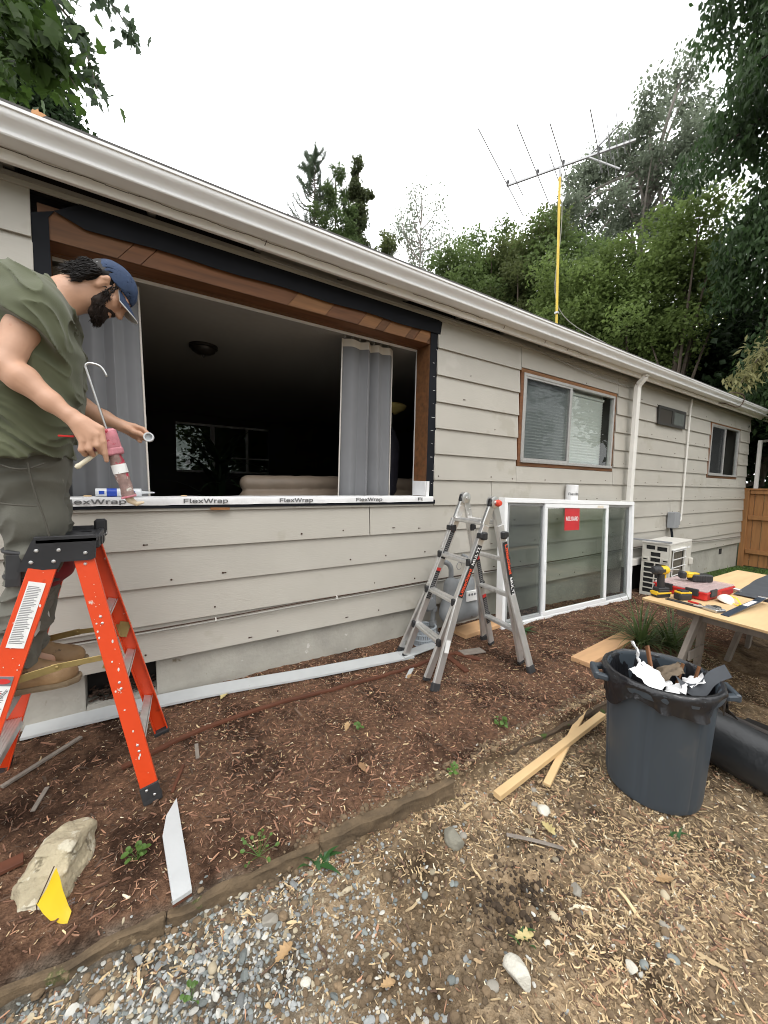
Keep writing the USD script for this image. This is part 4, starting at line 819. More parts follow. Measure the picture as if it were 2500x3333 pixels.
obj('tub_recess', [t(bx(-cw + .02 + k * .24, -cw + .22 + k * .24, -cd_ - .0015, -cd_ + .001, .012, .05, .003)) for k in range(2)], M('case_red_dark', (.30, .012, .012), .45, .1), case)
m_lid = usdkit.material(stage, '/World/Looks/clear_lid', {'t': ('transparent_bsdf', {'color': (.9, .86, .86)}), 'p': ('principled_bsdf', {'base_color': (.60, .47, .45), 'roughness': .22}), 'x': ('mix_closure', {'fac': .55})}, [('t.BSDF', 'x.closure1'), ('p.BSDF', 'x.closure2')], surface='x.closure')
obj('lid', [t(bx(-cw, cw, -cd_, cd_, .071, .083, .005))], m_lid, case)
obj('lid_rib', [t(bx(-cw + .02, cw - .02, y - .004, y + .004, .0835, .087, .001)) for y in (-.12, -.06, 0, .06, .12)], m_lid, case)
for y in (-.09, .09): obj('latch', t(bx(-cw - .012, -cw + .004, y - .045, y + .045, .03, .086, .005)), m_tb, case)
obj('latch', t(bx(-.19, -.09, -cd_ - .012, -cd_ + .002, .03, .086, .005)), m_tb, case)
obj('contents', [t(bx(-cw + .03 + i * .094, -cw + .11 + i * .094, -cd_ + .03 + j * .11, -cd_ + .12 + j * .11, .068, .0705, 0)) for i in range(5) for j in range(3)], M('case_contents', (.28, .16, .13), .7, .5, 30, island=.5), case, kind='stuff')
tm_ = thing('nailer_battery', 'black battery with yellow tool head lying on the organiser lid', 'battery')
t = lambda mm: place(mm, A(4.02, 1.23, TZ + .088), rotz(-38))
obj('pack', t(bx(-.08, .08, -.045, .045, .0, .062, .010)), m_tb, tm_); obj('pack_ribs', [t(bx(-.07 + .02 * k, -.06 + .02 * k, -.047, .047, .008, .056, .002)) for k in range(7)], m_tb, tm_, kind='stuff')
obj('head', [t(bx(-.12, -.06, -.03, .035, .03, .075, .012)), t(bx(-.08, -.02, -.025, .025, .058, .072, .005))], m_dy, tm_); obj('head_grip', t(bx(-.165, -.12, -.03, .03, .02, .08, .012)), m_tb, tm_)
mask = thing('dust_mask', 'white moulded dust mask with yellow straps on the plywood', 'mask')
B = Blob((-.09, -.08, -.02), (.09, .08, .08), .004); B.ell((0, 0, .0), (.065, .055, .058), k=.01); B.ell((0, 0, -.008), (.058, .048, .052), k=.004, sub=True); B.cut((0, 0, .001), (0, 0, -1))
t = T((3.82, 1.0), 20); obj('shell', t(place(B.mesh(), (0, 0, .004), rotx(18))), M('mask_white', (.74, .72, .66), .85, .04, 30), mask, smooth=True)
obj('strap', [tube([(3.87, .98, TZ + .03), (3.86, .95, TZ + .045), (3.80, .90, TZ + .006), (3.76, .90, TZ + .005), (3.80, .95, TZ + .01)], .0035, 5), tube([(3.87, .99, TZ + .05), (3.90, .95, TZ + .03), (3.84, .91, TZ + .006), (3.78, .92, TZ + .006)], .0035, 5)], m_yellow, mask)
strap = thing('tool_belt_strip', 'flat black nylon strip along the edge of the plywood', 'strap')
obj('strip', bar((3.50, 1.27, TZ + .004), (3.475, 1.03, TZ + .004), .05, .006), m_tb, strap)
kn = thing('pliers', 'steel pliers lying near the edge of the plywood', 'pliers')
obj('jaw', [bar((3.47, 1.085, TZ + .012), (3.475, 1.02, TZ + .012), .022, .012), bar((3.475, 1.05, TZ + .02), (3.478, 1.045, TZ + .02), .03, .006)], m_steel, kn)
obj('grip', [tube(smoothline([(3.474, 1.03, TZ + .012), (3.49, .99, TZ + .012), (3.485, .93, TZ + .012)], 8), .007, 6), tube(smoothline([(3.474, 1.03, TZ + .012), (3.455, .99, TZ + .012), (3.462, .93, TZ + .012)], 8), .007, 6)], m_tb, kn)
mt = thing('multi_tool', 'silver folded hand tool lying at the edge of the plywood', 'hand tool')
t = T((3.47, .965), 70); obj('body', [t(bx(-.05, .05, -.045, .045, .001, .024, .006)), t(bx(-.05, .05, -.012, -.004, .024, .032, .002)), t(bx(-.05, .05, .008, .016, .024, .032, .002))], m_steel, mt); obj('hinge', t(bx(-.02, .03, -.048, .0, .006, .034, .006)), m_tb, mt)
pen = thing('marker_pen', 'short red marker lying by the organiser case', 'marker'); obj('barrel', bar((3.56, 1.15, TZ + .008), (3.55, 1.08, TZ + .008), .012, .012, c=.004), m_redc, pen); obj('tip', bar((3.55, 1.08, TZ + .008), (3.548, 1.062, TZ + .008), .008, .008, c=.003), m_tb, pen)
pry = thing('pry_bar', 'dark blue flat pry bar with a label lying on the plywood', 'pry bar')
m_pry = M('pry_blue', (.045, .06, .085), .35, .2, 20, metal=.5)
P = smoothline([(3.40, .885, TZ + .004), (3.60, .865, TZ + .022), (3.82, .845, TZ + .038), (3.98, .832, TZ + .052), (4.03, .828, TZ + .050), (4.045, .826, TZ + .018)], 22)
obj('bar', [bar(P[i], P[i + 1], .045, .006, (0, 0, 1), 0) for i in range(len(P) - 1)], m_pry, pry); obj('sticker', bar((3.70, .856, TZ + .0345), (3.86, .842, TZ + .0455), .030, .0012, (0, 0, 1), 0), m_label, pry); obj('claw', bar((3.99, .831, TZ + .056), (4.05, .826, TZ + .052), .052, .010, (0, 0, 1), .002), m_steel, pry)
cl = thing('clamp_hammer', 'steel hammer lying behind the dust mask on the felt strip', 'hammer')
obj('handle', tube([(4.05, 1.12, TZ + .02), (4.22, 1.07, TZ + .024)], .013, 8), m_steel, cl); obj('head', [tube([(4.235, 1.015, TZ + .026), (4.245, 1.12, TZ + .026)], .018, 10), bar((4.24, 1.10, TZ + .026), (4.26, 1.17, TZ + .014), .02, .012)], m_steel, cl)
rag = thing('white_rag', 'scrap of white tape liner at the right end of the plywood', 'paper scrap'); obj('paper', noisy(bx(3.86, 4.0, .66, .74, TZ + .004, TZ + .012).subdivide().subdivide(), .012, 25, 3), m_label, rag, smooth=40)

# ================================================================ rubbish bin with liner and what is in it
CX, CY = 2.280, .828; CB, CT = -.125, .50
can = thing('rubbish_bin', 'dark grey plastic rubbish bin with a black liner folded over its rim', 'bin')
m_can = M('bin_grey', (.034, .044, .054), .45, .12, 4, stretch=(1, 1, .3), bump=.05, spots=[((.045, .052, .058), 3, .60), ((.12, .10, .08), 22, .72)])
m_bag = M('bin_liner', (.006, .006, .007), .24, .2, 10, bump=.55, bscale=26, spec=.6)
rb, rt = .208, .243
B = [(.0001, .015), (rb - .02, .012), (rb - .008, 0), (rb, .008), (rb + .006, .04), (rt - .006, CT - CB - .07), (rt + .004, CT - CB - .06), (rt + .006, CT - CB - .05)]
body = lathe(B, 72, (CX, CY, CB)); v = np.asarray(body.vertices).copy(); a = np.arctan2(v[:, 1] - CY, v[:, 0] - CX); h = v[:, 2] - CB
ridge = np.exp(-((np.mod(a + .35, math.pi / 3) - math.pi / 6) / .05) ** 2) * .010 * (h > .03); s_ = 1 - ridge / np.maximum(np.hypot(v[:, 0] - CX, v[:, 1] - CY), .01); v[:, 0] = CX + (v[:, 0] - CX) * s_; v[:, 1] = CY + (v[:, 1] - CY) * s_
body.vertices = v; obj('body', body, m_can, can, smooth=50)
rim = [(rt - .004, -.055), (rt + .012, -.055), (rt + .020, -.035), (rt + .020, -.012), (rt + .010, .0), (rt - .004, .0), (rt - .014, -.02), (rt - .03, -.35), (.0001, -.36)]
obj('rim', lathe(rim, 64, (CX, CY, CT)), m_can, can, smooth=40)
def ringliner():
    n, V, rows = 160, [], [(rt - .045, -.32), (rt - .03, -.2), (rt - .022, -.08), (rt - .010, -.012), (rt + .002, .008), (rt + .018, .003), (rt + .025, -.025), (rt + .020, -.06), (rt + .016, -.10), (rt + .018, -.14)]
    a = np.arange(n) / n * 2 * np.pi
    hang = .35 + .95 * np.array([meshkit.noise(A(2.2 * math.cos(q) + 5, 2.2 * math.sin(q), 2), 5) for q in a])
    for k, (r, z) in enumerate(rows):
        w = np.array([meshkit.fbm(A(7 * math.cos(q), 7 * math.sin(q), z * 16), 3, 2) - .5 for q in a]); fold = .006 if k in (4, 5) else (.010 + .012 * (k - 5)) if k > 5 else .03
        zz = np.where(k > 5, z * hang if k > 5 else z, z) + .008 * w
        rr = r + fold * w + (np.where(k > 6, .02 * (hang - .8), 0)); V.append(np.stack([CX + rr * np.cos(a), CY + rr * np.sin(a), CT + zz], 1))
    f = [[k * n + i, k * n + (i + 1) % n, (k + 1) * n + (i + 1) % n, (k + 1) * n + i] for k in range(len(rows) - 1) for i in range(n)]
    return np.vstack(V), np.array(f)
obj('liner', ringliner(), m_bag, can, smooth=True)
def bin_handle(ang):
    d = A(math.cos(ang), math.sin(ang), 0); t = A(-d[1], d[0], 0); c = A(CX, CY, CT - .05)
    return [bar(c + d * (rt + .004) - t * .075, c + d * (rt + .065) - t * .05, .035, .03, (0, 0, 1), .008), bar(c + d * (rt + .004) + t * .075, c + d * (rt + .065) + t * .05, .035, .03, (0, 0, 1), .008), bar(c + d * (rt + .06) - t * .07, c + d * (rt + .06) + t * .07, .028, .04, (0, 0, 1), .010)]
for ang in (math.radians(128), math.radians(-52)): obj('handle', bin_handle(ang), m_can, can)
flap = noisy(bar((CX + .165, CY - .195, CT - .03), (CX + .19, CY - .235, CT - .17), .09, .006, (1, -1, 0)).subdivide().subdivide().subdivide(), .02, 18, 6); obj('liner_tail', flap, m_bag, can, smooth=50)
def crumple(c, size, seed, amp=.5, R=None):
    n = 14; g = np.linspace(-.5, .5, n); X, Y = np.meshgrid(g, g, indexing='ij'); P = np.stack([X * size[0], Y * size[1], 0 * X], -1).reshape(-1, 3)
    d = np.stack([meshkit.fbm(P * 9 / max(size) * .5 + 17 * k, 3, seed + k) - .5 for k in range(3)], -1); P = P + d * A(.35, .35, 1) * amp * max(size)
    i = np.arange(n * n).reshape(n, n); q = np.stack([i[:-1, :-1], i[1:, :-1], i[1:, 1:], i[:-1, 1:]], -1).reshape(-1, 4)
    mm = trimesh.Trimesh(P, np.vstack([q[:, [0, 1, 2]], q[:, [0, 2, 3]]]), process=False); return place(mm, c, R)
m_paper = M('white_liner_paper', (.80, .80, .80), .6, .03, 20)
m_pulp = M('scrap_brown', (.16, .12, .08), .8, .3, 12)
for k, (lab, c, s, R) in enumerate([('crumpled white liner paper at the left of the bin', (2.225, .852, .480), (.19, .15), rotx(20)), ('white paper strip sticking up from the bin', (2.275, .93, .535), (.05, .17), rotz(25) @ rotx(65)),
    ('torn white paper folded at the bin front', (2.205, .745, .465), (.18, .12), rotx(-25)), ('square white paper scrap at the right of the bin', (2.375, .715, .475), (.13, .10), rotz(20) @ rotx(-30))]):
    o = thing('paper_scrap', lab, 'paper', loc=None); obj('sheet', crumple(c, s, 20 + k * 5, .38, R), m_paper, o, smooth=50)
for k, (lab, p, q, w, mt_) in enumerate([('red brown trim strip with white face standing in the bin', (2.30, .86, .40), (2.375, .935, .575), .035, m_fir3), ('thin red brown wood sliver leaning in the bin', (2.34, .78, .40), (2.375, .765, .545), .016, m_fir), ('short red brown stick near the right rim of the bin', (2.40, .73, .40), (2.435, .715, .535), .015, m_fir3)]):
    o = thing('wood_scrap', lab, 'wood scrap'); obj('wood', bar(p, q, w, .010, (1, -1, 0), .001), mt_, o)
    if k == 0: obj('painted_face', bar(A(*p) + A(-.006, -.006, 0), A(*q) + A(-.006, -.006, -.02), w * .9, .004, (1, -1, 0), .001), m_label, o)
o = thing('cardboard_scrap', 'crumpled brown cardboard in the middle of the bin', 'cardboard'); obj('sheet', crumple((2.355, .82, .485), (.15, .13), 61, .35, rotz(30) @ rotx(-35)), m_pulp, o, smooth=50)
o = thing('felt_offcut', 'curled dark grey felt offcut hanging over the bin rim', 'felt offcut')
P = smoothline([(2.24, .735, .50), (2.285, .70, .462), (2.34, .665, .465), (2.385, .655, .50), (2.455, .605, .555)], 18); V_, n_ = [], 18
for i, p in enumerate(P): V_ += [p + A(.012, .02, .022), p - A(.012, .02, .022)]
obj('strip', trimesh.Trimesh(np.array(V_), np.array([[2 * i, 2 * i + 1, 2 * i + 3] for i in range(n_ - 1)] + [[2 * i, 2 * i + 3, 2 * i + 2] for i in range(n_ - 1)]), process=False), LOOKS['felt_black'], o, smooth=True)

# black plastic roll on the ground behind the bin
br = thing('plastic_roll', 'large roll of black plastic sheeting lying on the ground behind the bin', 'plastic roll')
m_poly = M('black_polythene', (.014, .015, .016), .33, .2, 3, bump=.25, bscale=30, spots=[((.05, .05, .05), 3, .66)])
P0, P1 = A(2.84, .84, .01), A(2.62, -.55, .01)
tp_ = tube(np.linspace(P0, P1, 40), .150, 36); obj('roll', noisy(tp_, .007, 6, 8), m_poly, br, smooth=50)
n = 24; gx_ = np.linspace(0, 1, n); V_ = []
for i in gx_:
    c = P0 + (P1 - P0) * i; nrm = unit(A(-(P1 - P0)[1], (P1 - P0)[0], 0)); nrm = nrm if nrm[0] > 0 else -nrm
    for r_, z_ in ((.0, .151), (.07, .138), (.14, .07), (.21, -.02), (.30, -.09), (.45, -.11), (.66, -.115)):
        p = c + nrm * r_ + A(0, 0, z_ + .008 * math.sin(i * 17 + r_ * 9) * (r_ > .1)); V_.append(p)
m_ = 7; f = [[i * m_ + j, i * m_ + j + 1, (i + 1) * m_ + j + 1, (i + 1) * m_ + j] for i in range(n - 1) for j in range(m_ - 1)]
obj('loose_sheet', (np.array(V_), np.array(f)), m_poly, br, smooth=True)

# ================================================================ lumber, boards, rocks on the ground
m_pine = M('pine_yellow', (.62, .43, .22), .6, .12, 5, stretch=(.5, .5, 4), bump=.06, spots=[((.45, .26, .10), 9, .69)])
m_pine2 = M('pine_pink', (.55, .33, .17), .65, .12, 5, stretch=(.5, 3, 3), bump=.06, spots=[((.38, .20, .09), 8, .68)])
m_bwhite = M('board_white', (.45, .465, .465), .55, .06, 6, bump=.08, spots=[((.36, .36, .34), 12, .70)])
m_redwood = M('redwood_wet', (.10, .032, .014), .7, .3, 5, stretch=(.4, 3, 3), bump=.15)
def board(name, label, p, q, w, h, mat, cat='board', group=None, lift=.004, up=None):
    p, q = list(p), list(q)
    if len(p) == 2: p = p + [gz(*p) + h / 2 + lift]; q = q + [gz(*q) + h / 2 + lift]
    o = thing(name, label, cat, group)
    b = bar(p, q, w, h, (0, 0, 1) if up is None else up, .002)
    obj('wood', b, mat, o); return o
board('pine_plank', 'wide pale pine plank on the mulch beyond the bin', (3.02, 1.66), (4.02, 1.735), .155, .038, m_pine2)
board('pine_plank', 'short pine plank between the ladder feet and the new window', (2.53, 2.575), (3.12, 2.60), .20, .038, m_pine2)
board('pine_stick', 'long pale pine stick lying across another beside the bin', (1.452, 1.168, -.075), (2.56, 1.235, -.055), .042, .030, m_pine, 'stick')
board('pine_stick', 'shorter pine stick crossing beneath the long one beside the bin', (1.765, 1.105, -.108), (2.62, 1.36, -.03), .036, .018, m_pine, 'stick')
o = thing('trim_board', 'long white painted trim board lying along the foundation', 'board')
pts = smoothline([(-.56, 2.728, 0), (.4, 2.67, 0), (1.0, 2.585, 0), (1.45, 2.53, 0), (1.90, 2.475, 0)], 30); pts[:, 2] = [float(ground_z(A(p[0]), A(p[1]), False)[0]) + .022 for p in pts]
V_ = []
for i, p in enumerate(pts):
    d = unit(np.gradient(pts, axis=0)[i]); s = unit(np.cross((0, 0, 1), d)); wv = .06
    V_ += [p + s * wv + A(0, 0, .009), p - s * wv + A(0, 0, -.002), p - s * wv + A(0, 0, -.016), p + s * wv + A(0, 0, -.006)]
f = [];
for i in range(len(pts) - 1):
    for j in range(4): a, b = i * 4 + j, i * 4 + (j + 1) % 4; f.append([a, a + 4, b + 4, b])
f += [[0, 1, 2, 3], [len(V_) - 1, len(V_) - 2, len(V_) - 3, len(V_) - 4]]
obj('board', (np.array(V_), np.array(f)), m_bwhite, o)
board('trim_board', 'white trim piece under the left foot of the aluminium ladder', (1.80, 2.47), (2.18, 2.50), .10, .012, m_bwhite, lift=.02)
board('trim_piece', 'small curled white strip beside the near left ladder foot', (1.66, 2.20), (1.78, 2.30), .03, .006, m_bwhite, 'trim strip')
o = thing('white_board', 'short white painted board with a broken point lying on the mulch edge', 'board')
P = Polygon([(.112, 1.815), (.068, 1.742), (.060, 1.70), (.050, 1.65), (.066, 1.374), (.126, 1.384)])
pb = prism(P, .014); v = np.asarray(pb.vertices).copy(); v[:, 2] += np.array([gz(.09, 1.8) + (gz(.09, 1.40) + .012 - gz(.09, 1.8)) * np.clip((1.8 - y) / .4, 0, 1) for y in v[:, 1]]) + .024
pb.vertices = v; obj('board', pb, m_bwhite, o); v2 = v.copy(); o2 = prism(P.buffer(-.0005), .010); w2 = np.asarray(o2.vertices).copy(); w2[:, 2] += np.array([gz(.09, 1.8) + (gz(.09, 1.40) + .012 - gz(.09, 1.8)) * np.clip((1.8 - y) / .4, 0, 1) for y in w2[:, 1]]) + .0125; o2.vertices = w2; obj('bare_underside', o2, m_redwood, o)
def strip(name, label, pts, w, h, mat, cat):
    pts = smoothline(pts, max(6, len(pts) * 6)) if len(pts) > 2 else np.array(pts, float); pts = np.array([[p[0], p[1], gz(p[0], p[1]) + h / 2 + .006] for p in pts])
    o = thing(name, label, cat); obj('wood', [bar(pts[i], pts[i + 1] + (pts[i + 1] - pts[i]) * .02, w, h, (0, 0, 1), .001) for i in range(len(pts) - 1)], mat, o)
strip('redwood_strip', 'long dark red wood strip running across the mulch from the orange ladder', [(-.10, 2.20, 0), (.4, 2.335, 0), (.93, 2.335, 0), (1.5, 2.31, 0), (2.25, 2.30, 0)], .026, .016, m_redwood, 'wood strip')
strip('redwood_strip', 'red brown stick pointing to the camera between the aluminium ladder feet', [(2.16, 2.42, 0), (2.10, 2.03, 0)], .045, .014, m_redwood, 'stick')
strip('redwood_strip', 'short split red wood piece between the aluminium ladder feet', [(2.24, 2.30, 0), (2.35, 2.13, 0)], .05, .012, m_redwood, 'stick')
strip('redwood_strip', 'flat brown offcut between the aluminium ladder legs', [(2.28, 2.27, 0), (2.50, 2.24, 0)], .09, .01, m_gwood, 'offcut')
strip('thin_stick', 'thin grey stick lying left of the orange ladder foot', [(-.56, 2.33, 0), (-.30, 2.57, 0)], .022, .012, m_gwood, 'stick')
strip('thin_stick', 'thin brown stick beside the near orange ladder foot', [(.10, 1.90, 0), (.16, 2.06, 0)], .014, .010, m_redwood, 'stick')
strip('redwood_strip', 'reddish plank end behind the boulder at the left edge', [(-.62, 1.80, 0), (-.40, 1.84, 0)], .05, .014, m_redwood, 'plank')
strip('shim', 'thin grey cedar shim lying right of the orange ladder', [(.228, 2.08, 0), (.236, 2.20, 0)], .018, .006, m_gwood, 'shim')
strip('shim', 'thin grey cedar shim lying left of the near front ladder foot', [(-.415, 2.10, 0), (-.385, 2.22, 0)], .018, .006, m_gwood, 'shim')
o = thing('caulk_tube', 'white and blue sealant tube lying on the window sill', 'sealant tube')
cy, cz, cr = 2.82, 1.333 + .0245, .0245
ln = lambda pr, n=20: place(lathe(pr, n), (-.208, cy, cz), frame((1, 0, 0)))
obj('tube_body', ln([(.0001, 0), (cr - .003, 0), (cr, .002), (cr, .228), (cr - .004, .231), (.008, .231)]), M('tube_white', (.66, .68, .70), .35, .04), o, smooth=30)
obj('nozzle', ln([(.011, .231), (.009, .24), (.0035, .30), (.0001, .30)], 12), M('nozzle_clear', (.60, .62, .63), .4, .05), o, smooth=30)
m_blue = M('tube_blue', (.015, .06, .38), .4, .1)
obj('blue_band', [ln([(cr, .055), (cr + .0006, .055), (cr + .0006, .105), (cr, .105)]), ln([(cr, .155), (cr + .0006, .155), (cr + .0006, .168), (cr, .168)])], m_blue, o, smooth=30)
obj('print_block', [place(bx(.018, .044, -.0006, 0, -.010, .010, 0), (-.208, cy - cr, cz)), place(bx(.176, .196, -.0006, 0, -.009, .009, 0), (-.208, cy - cr, cz))], m_blue, o)
board('wood_shim', 'small wooden shim on the sill by the man', (-.262, 2.80, 1.338), (-.225, 2.80, 1.338), .02, .008, m_pine, 'shim'); board('wood_shim', 'small wooden shim near the middle of the sill', (.24, 2.83, 1.337), (.275, 2.83, 1.337), .02, .007, m_pine, 'shim')

# boulder, loose rocks
m_rock = M('boulder_tan', (.37, .32, .215), .9, .3, 9, bump=1.0, bscale=55, spots=[((.50, .46, .35), 14, .56), ((.16, .135, .085), 11, .62), ((.08, .065, .04), 5, .72)])
bo = thing('boulder', 'large pale tan boulder behind the yellow flag', 'boulder')
B = Blob((-.54, 1.46, -.12), (-.08, 2.0, .26), .008); RB = rotz(-28)
B.ell((-.285, 1.725, .015), (.092, .150, .100), RB, .03); B.ell((-.325, 1.665, .0), (.064, .066, .072), RB, .04); B.ell((-.340, 1.71, .02), (.055, .08, .07), RB, .04); B.ell((-.262, 1.672, .01), (.055, .062, .075), RB, .04); B.ell((-.232, 1.825, .045), (.046, .052, .052), RB, .04)
for p_, n_ in (((-.285, 1.70, .088), (-.28, -.55, .80)), ((-.27, 1.78, .098), (.10, .15, 1)), ((-.207, 1.74, .04), (.93, -.30, .22)), ((-.372, 1.72, .04), (-.8, .3, .5)), ((-.30, 1.592, .01), (.1, -.95, .25)), ((-.362, 1.64, .02), (-.8, -.5, .35)), ((-.24, 1.868, .05), (-.3, .9, .3))): B.cut(p_, n_)
B.warp(lambda P: .020 * (meshkit.fbm(P * 12, 4, 3) - .5) + .014 * (meshkit.fbm(P * 38, 3, 6) - .5) - .010 * np.clip(np.abs(meshkit.noise(P * A(9, 9, 26), 12) - .5) * -8 + 1, 0, 1)); obj('stone', B.mesh(), m_rock, bo, smooth=50)
def stone_mesh(seed, sx, sy, sz, sub=2, rough=.22, sharp=True):
    s = trimesh.creation.icosphere(sub, 1.0); v = np.asarray(s.vertices); r = 1 + rough * 2 * (meshkit.fbm(v * 1.3 + seed * 7.1, 3, seed) - .5); v = v * r[:, None]
    if sharp:
        R = np.random.default_rng(seed)
        for _ in range(6):
            n = unit(R.normal(size=3)); dd = v @ n - R.uniform(.55, .85); v = v - np.clip(dd, 0, None)[:, None] * n
    s.vertices = v * [sx, sy, sz]; return s
m_r1 = M('rock_white', (.52, .50, .43), .85, .15, 18, bump=.6, bscale=80); m_r2 = M('rock_greygreen', (.20, .19, .15), .9, .3, 14, bump=.7, bscale=60)
for nm, lab, c, s, mt_, sd in (('rock', 'white angular rock standing out on the dirt near the bottom edge', (.995, .683), (.034, .058, .034), m_r1, 5), ('rock', 'grey mossy rock on the dirt below the garden edging', (1.135, 1.135), (.048, .045, .036), m_r2, 8), ('rock', 'round grey cobble in the wood shavings below the bin', (1.42, .735), (.024, .022, .018), M('cobble', (.27, .25, .21), .8, .15, 20), 11), ('rock', 'small pale pebble in the shavings near the bottom right', (1.335, .50), (.02, .022, .014), m_r1, 12), ('rock', 'grey round stone by the garden edging and the gravel', (.355, 1.245), (.032, .022, .02), LOOKS['cobble'], 14), ('rock', 'smooth tan stone between the sticks and the edging', (1.62, 1.02), (.03, .03, .02), m_r1, 15)):
    o = thing(nm, lab, 'rock'); obj('stone', place(stone_mesh(sd, *s, sub=3), (c[0], c[1], gz(*c) + s[2] * .45), rotz(sd * 37)), mt_, o, smooth=35)

# yellow marker flag
fl = thing('marker_flag', 'yellow plastic marker flag with small print on a wire at the boulder', 'flag')
F0, F1, F2, F3 = A(-.262, 1.60, .125), A(-.318, 1.585, .035), A(-.240, 1.492, -.030), A(-.222, 1.53, .008)
def quadgrid(a, b, c, d, n=10, amp=.008, seed=1):
    g = np.linspace(0, 1, n); P = np.array([[a * (1 - u) * (1 - v) + b * u * (1 - v) + c * u * v + d * (1 - u) * v for v in g] for u in g]).reshape(-1, 3)
    P = P + amp * np.stack([meshkit.fbm(P * 14 + 9 * k, 2, seed) - .5 for k in range(3)], -1) * 2
    i = np.arange(n * n).reshape(n, n); return P, np.stack([i[:-1, :-1], i[1:, :-1], i[1:, 1:], i[:-1, 1:]], -1).reshape(-1, 4)
obj('cloth', quadgrid(F0, F1, F2, F3), M('flag_yellow', (.80, .56, .015), .5, .06, trans=.3), fl, smooth=True)
obj('wire', tube([(-.318, 1.59, -.08), (-.316, 1.586, .03), (-.27, 1.602, .13)], .0018, 6), m_rust, fl)
for k, (tx, u) in enumerate((('FLM', .0), ('200', 1.))):
    tm = meshkit.text_mesh(tx, .007, .0004); e1 = unit(F3 - F2); e1 = unit(A(.9, .25, -.1)); nn = unit(np.cross(F1 - F0, F3 - F0)); nn = nn if nn[1] < 0 else -nn; e2 = np.cross(nn, e1)
    obj('lettering', place(tm, A(-.226, 1.545, .030) + nn * .009 - e2 * .011 * u, np.stack([e1, e2, nn], 1)), m_print, fl)

# garden edging along the bed
m_edge = M('edging_soil', (.115, .080, .046), .95, .45, 10, bump=.8, bscale=45, spots=[((.05, .07, .015), 6, .62), ((.27, .20, .12), 12, .62)])
m_edged = M('edging_dark', (.075, .052, .032), .95, .35, 10, bump=.8, bscale=45, spots=[((.05, .08, .015), 9, .60)])
for k, (x0, x1, y0, y1, zt, mt_, lab) in enumerate([(-.62, .05, 1.440, 1.405, -.030, m_edge, 'left length of soil-covered garden edging by the boulder'), (.055, .60, 1.408, 1.372, -.032, m_edge, 'middle length of soil-covered garden edging by the white board'), (.605, 1.29, 1.378, 1.325, -.012, m_edge, 'crumbling raised length of garden edging in the middle'), (1.52, 2.75, 1.345, 1.300, -.036, m_edged, 'dark mossy length of garden edging behind the pine sticks')]):
    b = bar((x0, y0, zt - .075), (x1, y1, zt - .075), .050 if k != 2 else .07, .15, (0, 0, 1), .008)
    for _ in range(4): b = b.subdivide() if len(b.faces) < 9000 else b
    o = thing('garden_edging', lab, 'edging'); obj('edge', noisy(noisy(b, .020, 9, 2), .011, 34, 5), mt_, o, smooth=50)
# ================================================================ the man on the stepladder
man = thing('person', 'bearded man in olive T-shirt and blue cap on the stepladder holding a caulking gun', 'person')
m_skin = M('skin', (.50, .285, .185), .5, .08, 14, spots=[((.46, .20, .13), 9, .62)], bump=.06, bscale=160)
m_shirt = M('shirt_olive', (.080, .088, .046), .9, .10, 7, bump=.12, bscale=220, sheen=.15)
m_trou = M('trousers_grey', (.118, .116, .095), .85, .16, 6, bump=.15, bscale=160, spots=[((.19, .18, .15), 11, .66)])
m_hair = M('hair_black', (.010, .008, .007), .5, .5, 60, spec=.25)
m_beard = M('beard_dark', (.020, .013, .010), .7, .5, 60, spec=.2)
m_denim = M('cap_denim', (.022, .042, .092), .85, .25, 16, bump=.2, bscale=220, spots=[((.09, .14, .22), 22, .64)])
m_brimu = M('cap_underbrim', (.33, .33, .32), .8, .12, 30)
m_boot = M('boot_leather', (.25, .155, .075), .65, .25, 9, bump=.2, bscale=70, spots=[((.10, .06, .03), 13, .62)])
m_sole = M('boot_sole', (.19, .14, .085), .75, .2, 20)
m_kneer = M('pad_red', (.16, .010, .014), .7, .2, 20)
O = A(-.096, 2.12, 2.259); ef, eu, es = unit((.6, 0, -.8)), unit((.8, 0, .6)), A(0, 1, 0)      # head: forward, up, left
HB = np.stack([ef, es, eu], 1)
HS = .89
hp = lambda f, s, u: O + (ef * f + es * s + eu * u) * HS
SR, ER, WR = A(-.300, 1.945, 2.085), A(-.378, 1.862, 1.832), A(-.205, 1.806, 1.676)
SL, EL, WL = A(-.290, 2.295, 2.07), A(-.275, 2.345, 1.805), A(-.065, 2.255, 1.703)
HIP = A(-.395, 2.12, 1.505)
B = Blob((-.60, 1.73, .60), (.09, 2.47, 2.42), .0048)
# head
B.sc = HS
B.ell(hp(-.012, 0, .048), (.098, .076, .090), HB, .03); B.ell(hp(.045, 0, -.005), (.058, .062, .085), HB, .04); B.cone(hp(.055, 0, -.075), hp(.07, 0, -.085), .042, .032, .04)
B.cone(hp(.098, 0, .022), hp(.122, 0, -.022), .009, .014, .014); B.cone(hp(.112, .010, -.026), hp(.112, -.010, -.026), .008, .008, .008)
B.cone(hp(.083, -.042, .034), hp(.094, .042, .034), .012, .012, .018); B.ell(hp(.092, -.030, .018), (.016, .016, .011), HB, .012, sub=True)
B.ell(hp(.086, -.030, .017), (.012, .013, .011), HB, .005); B.cone(hp(.095, -.018, -.058), hp(.095, .018, -.058), .010, .010, .012); B.cone(hp(.062, -.052, -.008), hp(.075, -.044, -.015), .016, .013, .02)
B.cone(hp(.0, -.076, .018), hp(-.012, -.084, .030), .010, .011, .006); B.cone(hp(-.012, -.084, .030), hp(-.020, -.083, .008), .011, .010, .005); B.cone(hp(-.020, -.082, .008), hp(-.006, -.078, -.022), .009, .008, .005); B.cone(hp(-.008, -.080, .004), hp(-.006, -.078, -.01), .010, .010, .004)
